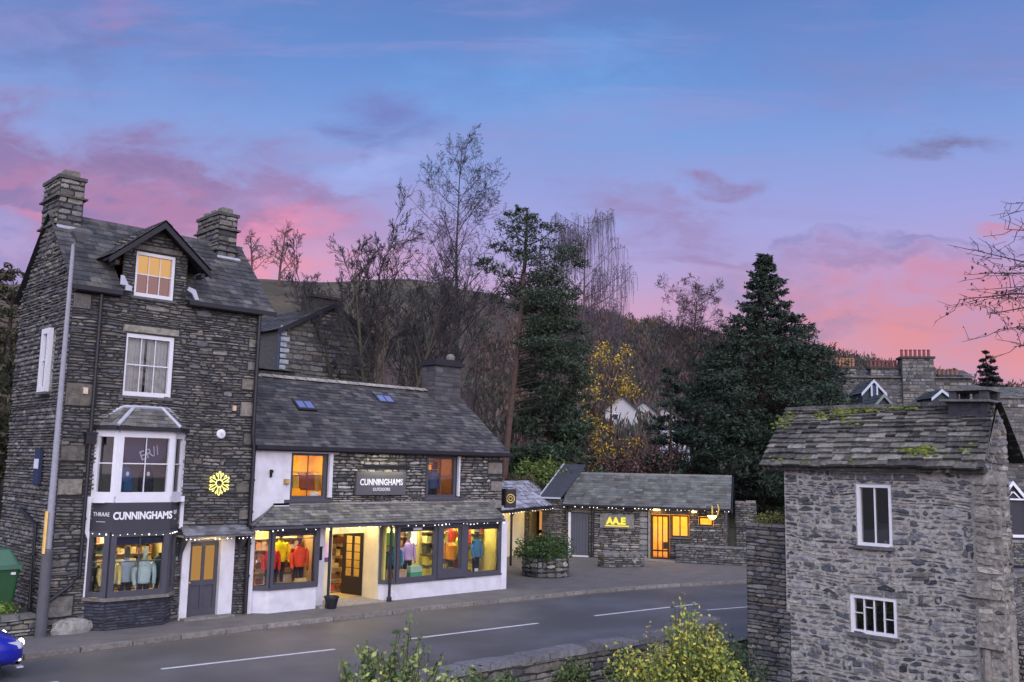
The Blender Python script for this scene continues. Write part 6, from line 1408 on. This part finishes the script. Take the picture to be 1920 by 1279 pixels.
# fallen leaves on the road
t = None
for i, (x, y, lab) in enumerate([(7.9,18.3,'brown fallen leaf cluster on the near lane left of the first long dash'),(15.3,15.6,'two pale fallen leaves on the road near the beck wall')]):
    t = thing('fallen_leaf', lab, 'leaf', (x,y,-.09), 0, 'fallen leaves on the road'); C = [(x+random.gauss(0,.12),y+random.gauss(0,.10),-.06+random.random()*.03) for _ in range(9)]
    V, cc = leaves(C, .075, [(.3,.17,.06),(.42,.3,.14)], .6, .7); arr_build('blade', V, 4, cc, LEAF(), t)

# ================================================================== BACKGROUND HOUSES
def gable_house(name, label, o, rz, w_, dp, ze, zr, pal, roofpal, stone=True, wallcol=None, wins=(), z0=None, axis='x', rowh=(.14,.28), cat='house', roofmat=None, over=.25, barge=None, group=None):
    """local frame: x to the right, y away. axis 'x': ridge along x, 'y': gable faces the viewer"""
    M = Matrix.Translation((o[0],o[1],0)) @ Matrix.Rotation(rz, 4, 'Z'); z0 = o[2] if z0 is None else z0
    t = thing(name, label, cat, (o[0],o[1],z0), rz, group); mb = MB(M)
    if axis == 'x':
        backwall(mb, (0,0,0), (1,0,0), (0,-1,0), 0, w_, z0, ze, (), .2, wallcol or (.08,.08,.08)); mb.poly([(0,dp,z0),(w_,dp,z0),(w_,dp,ze),(0,dp,ze)], wallcol or (.08,.08,.08))
        for x in (0, w_): mb.poly([(x,0,z0),(x,dp,z0),(x,dp,ze),(x,dp/2,zr),(x,0,ze)], wallcol or (.08,.08,.08))
        if stone: stones(mb, (0,0,0), (1,0,0), (0,-1,0), (0,w_), z0, ze, (), rowh, (.25,.7), pal, (.01,.05))
    else:
        mb.poly([(0,0,z0),(w_,0,z0),(w_,0,ze),(w_/2,0,zr),(0,0,ze)], wallcol or (.06,.06,.06)); mb.poly([(0,dp,z0),(w_,dp,z0),(w_,dp,ze),(w_/2,dp,zr),(0,dp,ze)], wallcol or (.06,.06,.06))
        for x in (0, w_): mb.poly([(x,0,z0),(x,dp,z0),(x,dp,ze),(x,0,ze)], wallcol or (.07,.07,.07))
        if stone: stones(mb, (0,0,0), (1,0,0), (0,-1,0), lambda v: [(0,w_)] if v < ze else [((v-ze)/(zr-ze)*w_/2, w_-(v-ze)/(zr-ze)*w_/2)], z0, zr-.15, (), rowh, (.25,.7), pal, (.01,.05))
    mb.build('wall', STONE() if stone else RENDER() if wallcol is None else TINT(), t)
    mb = MB(M); 
    if axis == 'x':
        S1 = Vector((0,dp/2+over,(zr-ze)*(dp/2+over)/(dp/2))); e = ze-(zr-ze)*over/(dp/2)
        slates(mb, (-over,-over,e+.04), (1,0,0), S1, (0,w_+2*over), S1.length, max(5,int(S1.length/.28)), (.35,.7), .02, roofpal); slates(mb, (w_+over,dp+over,e+.04), (-1,0,0), Vector((0,-S1.y,S1.z)), (0,w_+2*over), S1.length, 6, (.5,1.), .02, roofpal)
    else:
        S1 = Vector((w_/2+over,0,(zr-ze)*(w_/2+over)/(w_/2))); e = ze-(zr-ze)*over/(w_/2)
        slates(mb, (-over,dp,e+.04), (0,-1,0), S1, (0,dp+over), S1.length, max(5,int(S1.length/.28)), (.35,.7), .02, roofpal); slates(mb, (w_+over,-over,e+.04), (0,1,0), Vector((-S1.x,0,S1.z)), (0,dp+over), S1.length, max(5,int(S1.length/.28)), (.35,.7), .02, roofpal)
        bm_ = MB(M); 
        for s in (-1, 1): 
            a = Vector((w_/2,-over-.02,zr+.08)); b = Vector((w_/2+s*(w_/2+over),-over-.02,e+.06)); bm_.prism([a,b,b-Vector((0,0,.22)),a-Vector((0,0,.22))], (0,-.06,0), (.02,.02,.02))
        bm_.build('bargeboard', barge or BLACK(), t)
    mb.build('roof', roofmat or SLATE(), t)
    for (x0, x1, a, b) in wins:
        p, q = M @ Vector((x0,0,0)), M @ Vector((x1,0,0)); window(t, p[:2], q[:2], a, b, .09, vb=1, hb=(.5,), out=.06, sill=False)
        m2 = MB(M); m2.poly([(x0,-.03,a),(x1,-.03,a),(x1,-.03,b),(x0,-.03,b)], (.02,.02,.03)); m2.build('dark_room', TINT(), t)
    return t, M
def stack(t, M, x, y, w_, d_, z0, z1, pal, npots, potc=(.26,.09,.06), poth=.55, two=False, rough=False, cap=(.05,.04,.04)):
    mb = MB(M); mb.box((x,y,z0),(x+w_,y+d_,z1),(.08,.08,.08)); stones(mb, (x,y,0), (1,0,0), (0,-1,0), (0,w_), z0, z1, (), (.14,.3), (.2,.6), pal, (.01,.06)); stones(mb, (x+w_,y,0), (0,1,0), (1,0,0), (0,d_), z0, z1, (), (.14,.3), (.2,.6), pal, (.01,.06)); c = mb.build('chimney', STONE(), t)
    mb = MB(M); mb.box((x-.12,y-.12,z1),(x+w_+.12,y+d_+.12,z1+.16),cap); mb.build('chimney_cap', STONE(), c)
    for i in range(npots):
        xx = x+w_*(i+.5)/npots; mb = MB(M); mb.lathe((xx,y+d_/2,z1+.16), [(.12,0),(.10,poth*.8),(.125,poth*.85),(.12,poth)], 8, potc); mb.build('chimney_pot', TINT(), c)
    return c
RV = AZ-R(90)        # frame whose x axis runs to the right across the view
# house behind the shop roof
t, M = gable_house('rear_stone_house', 'big dark gabled stone house behind the shop roof with white quoins at its left corner', (20.0,35.0,3.0), 0, 4.9, 8, 9.85, 11.15, PAL_DARK, PAL_SLATE, axis='y', over=.2)
mb = MB(M)
for i in range(16):
    z = 6.2+i*.24; wq = .42 if i % 2 else .28; mb.box((0,-.07,z),(wq,-.0,z+.17),(.33,.36,.42))
mb.build('quoin', STONE(), t)
mb = MB(M); mb.tube([(-.12,-.15,9.8),(-.12,-.15,3)], .06, 6, (.03,.05,.09)); mb.build('drainpipe', TINT(), t)
mb = MB(M); mb.box((2.0,1.0,10.2),(3.7,1.8,11.62),(.045,.04,.04)); c = mb.build('chimney', STONE(), t); mb = MB(M); mb.box((1.9,.9,11.62),(3.8,1.9,11.74),(.04,.04,.04)); mb.build('chimney_cap', STONE(), c)
stack(t, M, -.35, 5.2, .75, .7, 8.6, 11.1, PAL_DARK, 1, (.5,.45,.42), .4)
t, M = gable_house('annex', 'small dark flat-roofed annex with a pale panel between the tall house and the rear house', (18.0,34.0,3.0), 0, 2.2, 3, 7.9, 8.0, PAL_DARK, [(.02,.02,.025)], axis='x', over=.2)
mb = MB(M); mb.box((.65,-.06,6.4),(1.55,-.01,7.5),(.06,.06,.07)); mb.box((1.15,-.09,6.9),(1.75,-.02,7.65),(.5,.48,.46)); mb.box((1.35,-.11,6.95),(1.5,-.09,7.3),(.05,.05,.06)); mb.build('window_panel', TINT(), t)
# white houses in the middle distance
Wd = (.40,.39,.41)
def dp_(px, py, d): return at(px, py, d)
for i, (px, py, d, w_, h, lab) in enumerate([(1135,790,106,3.6,2.6,'leftmost white gabled cottage among the trees behind the yellow tree'),(1180,795,110,3.4,2.4,'middle white gabled cottage among the trees behind the yellow tree'),(1218,798,112,3.6,2.0,'rightmost white cottage among the trees, partly behind the dark yew')]):
    o = at(px, py, d); gable_house('white_cottage', lab, (o[0],o[1],o[2]-3), RV+R(10*i-10), w_, 5, o[2]+h*.55, o[2]+h*1.15, None, [(.11,.10,.11)], stone=False, wallcol=Wd, axis='y', wins=[(.8,1.5,o[2]+.1,o[2]+.9)], group='white cottages in the middle distance')
for px, py, d, w_, h, lab in [(1240,885,78,2.6,2.0,'white outbuilding low behind the left side of the big yew'),(1246,830,84,2.4,1.1,'small white outbuilding above the other one left of the big yew')]:
    o = at(px, py, d); gable_house('white_outbuilding', lab, (o[0],o[1],o[2]-1), RV, w_, 3, o[2]+h*.8, o[2]+h, None, [(.3,.3,.36)], stone=False, wallcol=(.6,.62,.72), axis='x', group='white outbuildings by the yew')
# terrace on the right
o = at(1580,760,72); zb = 4
T1, M1 = gable_house('stone_terrace', 'long stone terrace house on the right skyline with four chimney stacks of clay pots', (o[0],o[1],zb), RV-R(8), 9.5, 5, 11.6, 12.4, PAL_DARK, PAL_OLD, axis='x', rowh=(.18,.35))
POT = (.36,.15,.07)
stack(T1, M1, -.3, .5, 1.5, 1.0, 9, 12.35, PAL_DARK+PAL_GREY[:2], 6, (.27,.14,.08), .7)
stack(T1, M1, 2.2, .2, 2.1, 1.0, 9, 12.30, PAL_DARK+PAL_GREY[:2], 7, (.15,.055,.05), .55)
stack(T1, M1, 4.4, -.3, 2.3, 1.2, 7, 13.05, PAL_DARK+PAL_GREY[:2], 7, (.20,.055,.055), .6)
stack(T1, M1, 7.2, .2, 1.6, 1.0, 9, 11.7, PAL_DARK, 5, (.2,.10,.06), .5, cap=(.03,.03,.05))
for (px, py, d, w_, hh, lab, wc, bg) in [(1617,738,64,1.5,.9,'white-edged dormer with a tall blue window at the left of the terrace','w',1),(1628,775,58,1.9,1.15,'dark green gabled dormer with thin pale edging below the white-edged one','d',0),(1748,748,64,1.25,.6,'small white-edged gable below the rightmost chimney stack','w',0)]:
    o = at(px, py, d); t, M = gable_house('dormer', lab, (o[0],o[1],o[2]-1.5), RV, w_, 2.5, o[2]+.1, o[2]+hh, None, [(.05,.06,.06)], stone=False, wallcol=(.03,.04,.05), axis='y', over=.12, barge=mat('pale_board', .6, 4, .05, 0, color=(.42,.46,.55)) if wc == 'w' else mat('dull_board', .6, 4, .05, 0, color=(.16,.18,.17)), cat='dormer', group='gabled dormers on the right')
    if bg:
        mb = MB(M); mb.box((w_*.35,-.2,o[2]-.3),(w_*.42,-.1,o[2]+.55)); mb.box((w_*.6,-.2,o[2]-.3),(w_*.67,-.1,o[2]+.55)); mb.build('window_frame', MATS['pale_board'], t); mb = MB(M); mb.box((w_*.42,-.12,o[2]-.3),(w_*.6,-.1,o[2]+.6),(.03,.05,.1)); mb.build('pane', TINT(), t)
o = at(1640,800,52); OLDR = [(.085,.08,.07),(.07,.062,.06),(.10,.09,.08)]
t, M = gable_house('mossy_roofed_house', 'long low house with a brown mossy slate roof behind the chimney of the tiny house', (*at(1668,850,52)[:2],1.5), RV-R(6), 12.5, 7, 5.3, 8.2, PAL_DARK, OLDR, axis='x', roofmat=MOSSY(), over=.3)
t, M = gable_house('conservatory', 'white-framed glazed gable at the right edge behind the tiny house', (*at(1876,1000,48)[:2],1.2), RV-R(4), 1.35, 2.5, 3.1, 3.95, PAL_DARK, [(.5,.52,.6)], stone=False, wallcol=(.035,.035,.045), axis='y', over=.08, barge=WHITE(), z0=1.15)
mb = MB(M); 
for a, b in ((0,.07),(.30,.36),(1.28,1.35)): mb.box((a,-.12,1.2),(b,-.04,3.1))
mb.box((0,-.12,3.06),(1.35,-.04,3.14)); mb.box((0,-.12,1.2),(1.35,-.04,1.3)); mb.box((.36,-.11,1.3),(1.28,-.05,1.34))
for s in (-1, 1): mb.prism([(.675+s*.3,-.1,3.14),(.675+s*.36,-.1,3.14),(.675+s*.05,-.1,3.5),(.675,-.1,3.45)], (0,.05,0))
mb.build('glazing_bar', WHITE(), t)
rubble_wall('shop_wall', 'stone wall under the white glazed gable at the right edge', [tuple(at(1860,1010,46)[:2]),tuple(at(1960,1010,46)[:2])], 0, 1.1, .4, pal=PAL_DARK)
t, M = gable_house('grey_roofed_house', 'distant grey-roofed house at the far right skyline', (*at(1868,745,96)[:2],6), RV, 7, 6, 12.3, 13.6, PAL_GREY, PAL_OLD, axis='x', rowh=(.3,.5))
# railings right of the cafe
t = thing('iron_railing', 'dark upright iron railings beside the ramp right of the cafe', 'railing', cl(7.6,.6,0))
mb = MB()
a, b = Vector(cl(7.5,.6,0)), Vector(cl(9.6,.2,0))
for i in range(15): 
    p = a.lerp(b, i/14); mb.tube([p,p+Vector((0,0,1.75))], .016, 4, (.015,.015,.02))
for z in (.25,1.6): mb.tube([a+Vector((0,0,z)),b+Vector((0,0,z))], .018, 4, (.015,.015,.02))
mb.build('bars', BLACK(), t)
rubble_wall('tall_side_wall', 'high dark stone wall behind the railings right of the cafe', [cl(7.7,2.6)[:2],cl(8.7,2.6)[:2]], 0, 2.7, .4, pal=PAL_DARK+PAL_GREY[:3])

# ================================================================== STREET THINGS
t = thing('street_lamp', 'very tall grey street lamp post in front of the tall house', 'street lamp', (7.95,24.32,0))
mb = MB(); mb.tube([(7.93,24.3,0),(7.93,24.3,2.0)], [.135,.125], 14, (.085,.085,.10)); mb.tube([(7.93,24.3,2.0),(7.93,24.3,2.06)], [.125,.085], 14, (.085,.085,.10)); mb.build('sleeve', TINT(), t)
mb = MB(); mb.tube([(7.93,24.3,2.05),(7.93,24.3,9.55),(8.0,24.2,9.72)], [.085,.045,.035], 12, (.27,.27,.32)); mb.build('column', TINT(), t)
mb = MB(); mb.rings([[(8.0+.02+x*s, 24.1+y*s, 9.62+z) for x, y in ((-.22,-.14),(.25,-.12),(.25,.12),(-.22,.14))] for s, z in ((.35,0),(1,.22),(1,.28),(.6,.34))], (.10,.10,.11)); mb.build('lantern_head', TINT(), t)
mb = MB(); mb.box((7.80,24.2,1.95),(7.84,24.3,2.95),(.85,.55,.16)); mb.build('window_glint_strip', TINT(), t)  # plate coloured to stand in for the yellow reflection of a lit window
# raised yard with bin at the left
rubble_wall('yard_kerb_wall', 'low rough stone wall under the green bin at the left edge', [(3.0,24.7),(7.9,24.75)], 0, .42, .35, pal=PAL_GREY, coph=.09)
mb = MB(); mb.box((1.5,24.8,-.1),(8.1,30,.43),(.09,.085,.075)); structure(mb.build('path', STONE()))
t = thing('wheelie_bin', 'large dark green lidded bin at the left edge of the photo', 'bin', (7.1,25.6,.44))
def rbox(mb, c, a, b, z0, z1, ta, tb, col):
    def rg(a_, b_, z, r=.08): 
        o_ = []
        for sx, sy, a0 in ((1,1,0),(-1,1,90),(-1,-1,180),(1,-1,270)):
            for k in (0,30,60,90): o_.append((c[0]+sx*(a_-r)+r*math.cos(R(a0+k)), c[1]+sy*(b_-r)+r*math.sin(R(a0+k)), z))
        return o_
    mb.rings([rg(a,b,z0), rg(ta,tb,z1)], col)
mb = MB(); rbox(mb, (7.05,25.55), .42, .5, .50, 1.55, .52, .6, (.02,.075,.03)); mb.build('body', mat('bin_plastic', .4, 3, .1, .1, 30), t)
mb = MB(); rbox(mb, (7.05,25.55), .58, .66, 1.55, 1.64, .58, .66, (.05,.13,.09)); rbox(mb, (7.05,25.6), .54, .58, 1.64, 2.0, .35, .4, (.045,.12,.08)); mb.build('lid', mat('bin_plastic'), t)
mb = MB(); mb.box((7.35,24.92,1.42),(7.45,24.96,1.48),(.6,.6,.6)); mb.build('label_plate', TINT(), t)
mb = MB(); mb.ball((6.75,25.15,.48),.07,8,DARK); mb.ball((7.35,25.15,.48),.07,8,DARK); mb.build('wheel', BLACK(), t)
bush('grass_tuft', 'tuft of bright green weeds at the foot of the green bin', (7.0,24.95,.48), .55, .2, .3, 700, .05, [(.12,.2,.03),(.16,.24,.05)], cat='plant')
t = thing('stone_ornament', 'pale bird-shaped ornament standing above the green bin', 'ornament', (7.2,27.2,.44))
mb = MB(); mb.lathe((7.1,27.2,.44), [(.2,0),(.18,1.4)], 10, (.08,.08,.08)); mb.build('pedestal', STONE(), t)
mb = MB(); mb.rings([[(7.1+r*math.cos(2*math.pi*j/10)+o, 27.2+r*math.sin(2*math.pi*j/10), z) for j in range(10)] for r, z, o in ((.05,1.84,0),(.13,1.95,.02),(.17,2.15,.03),(.14,2.32,.04),(.09,2.42,.06),(.10,2.5,.08),(.07,2.58,.09),(.01,2.62,.09))], (.42,.45,.55)); mb.ball((7.28,27.2,2.5),(.06,.02,.02),6,(.2,.2,.2)); mb.build('figure', TINT(), t, True)
t = thing('boulder', 'pale rough boulder at the foot of the tall house right of the lamp post', 'boulder', (8.7,24.42,0))
mb = MB(); mb.rings([[(8.68+r*1.25*(1+.14*math.sin(j*2.3+z*9))*math.cos(2*math.pi*j/11), 24.42+r*.62*(1+.12*math.cos(j*1.7))*math.sin(2*math.pi*j/11), z) for j in range(11)] for r, z in ((.36,-.02),(.38,.1),(.33,.24),(.2,.32),(.05,.35))], (.26,.25,.235)); mb.build('rock', STONE(), t)

# blue car
t = thing('parked_car', 'bright blue hatchback car at the left edge with its headlights on', 'car', (4.6,20.6,-.1))
CX, CY = 2.33, 21.15; PAINT = mat('blue_car_paint', .22, 3, .03, 0, color=(.012,.018,.33), spec=.7)
def ring_car(x, zb, zt, hw, n=16, k=3.2, zm=None):
    o_ = []
    for j in range(n):
        a = 2*math.pi*(j+.5)/n; c_, s_ = math.cos(a), math.sin(a); e = 2/k
        o_.append((CX+x, CY+hw*math.copysign(abs(c_)**e, c_), (zb+zt)/2+(zt-zb)/2*math.copysign(abs(s_)**e, s_)))
    return o_
mb = MB(); mb.rings([ring_car(*q) for q in [(0,.35,.80,.60),(.06,.25,.92,.74),(.5,.12,.98,.84),(1.2,.10,.98,.87),(2.4,.10,.97,.88),(3.0,.10,.93,.88),(3.6,.12,.82,.86),(3.9,.15,.72,.80),(4.05,.2,.60,.66),(4.1,.28,.5,.5)]], (0,0,1)); body = mb.build('body', PAINT, t, True)
mb = MB(); mb.rings([ring_car(*q) for q in [(.15,.9,1.0,.6),(.45,.9,1.36,.66),(1.0,.9,1.44,.68),(2.0,.9,1.42,.68),(2.55,.9,1.2,.66),(3.05,.88,.96,.62)]], (.01,.01,.015)); mb.build('windows', mat('car_glass', .05, 3, 0, 0, spec=.9, color=(.01,.012,.02)), t, True)
mb = MB(); mb.rings([ring_car(*q) for q in [(.42,1.33,1.39,.60),(1.0,1.40,1.47,.63),(2.0,1.38,1.45,.62),(2.2,1.32,1.36,.60)]], (0,0,1)); mb.build('roof', PAINT, t, True)
HL = emit('headlight_glow', (1,.93,.84), 9)
for s in (-1, 1):
    mb = MB(); mb.rings([[(CX+x, CY+s*.60+dy*r, .56+dz*r*.6) for dy, dz in ((-1,-.6),(0,-.8),(1,-.5),(1,.6),(0,.9),(-1,.7))] for x, r in ((3.72,.18),(3.98,.16),(4.04,.10))], (.6,.6,.7)); hl = mb.build('headlight', mat('lamp_lens', .1, 3, 0, 0, color=(.5,.5,.6)), t)
    mb = MB(); mb.ball((CX+4.03,CY+s*.58,.59), (.05,.13,.075), 10); mb.build('lit_bulb', HL, hl)
    mb = MB(); mb.ball((CX+4.02,CY+s*.58,.26), (.04,.07,.035), 8); mb.build('fog_light', emit('fog_glow', (.9,.9,1), 1.4), t)
    for x in (.75, 3.3):
        mb = MB(); mb.rings([[(CX+x+r*math.cos(2*math.pi*j/20), CY+s*y, .22+r*math.sin(2*math.pi*j/20)) for j in range(20)] for r, y in ((.30,.68),(.32,.72),(.32,.86),(.29,.89),(.2,.88))], (.012,.012,.012)); wh = mb.build('wheel', BLACK(), t)
        mb = MB(); mb.rings([[(CX+x+r*math.cos(2*math.pi*j/10), CY+s*y, .22+r*math.sin(2*math.pi*j/10)) for j in range(10)] for r, y in ((.2,.885),(.19,.90),(.05,.905))], (.45,.45,.5)); mb.build('rim', TINT(), wh)
mb = MB(); mb.box((CX+4.06,CY-.42,.12),(CX+4.10,CY+.42,.24),(.012,.012,.014)); mb.build('grille', BLACK(), t)
mb = MB(); mb.box((CX+3.98,CY-.62,.10),(CX+4.1,CY+.62,.125),(.5,.5,.6)); mb.build('bumper_trim', TINT(), t)
# bird
t = thing('bird', 'small dark bird flying over the far hill left of the bare trees', 'bird', at(539,461,60))
c = at(539,461,60); mb = MB(Matrix.Translation(c) @ Matrix.Rotation(RV, 4, 'Z'))
mb.rings([[(x,r*math.cos(2*math.pi*j/8),r*math.sin(2*math.pi*j/8)) for j in range(8)] for x, r in ((-.22,.01),(-.12,.05),(.02,.06),(.12,.04),(.18,.01))], (.03,.03,.04))
mb.prism([(-.06,0,.02),(.06,0,.02),(.1,-.32,.16),(.02,-.42,.14)], (0,0,.012), (.03,.03,.04)); mb.prism([(-.06,0,.02),(.06,0,.02),(.08,.32,.12),(0,.42,.10)], (0,0,.012), (.03,.03,.04)); mb.build('body', TINT(), t)
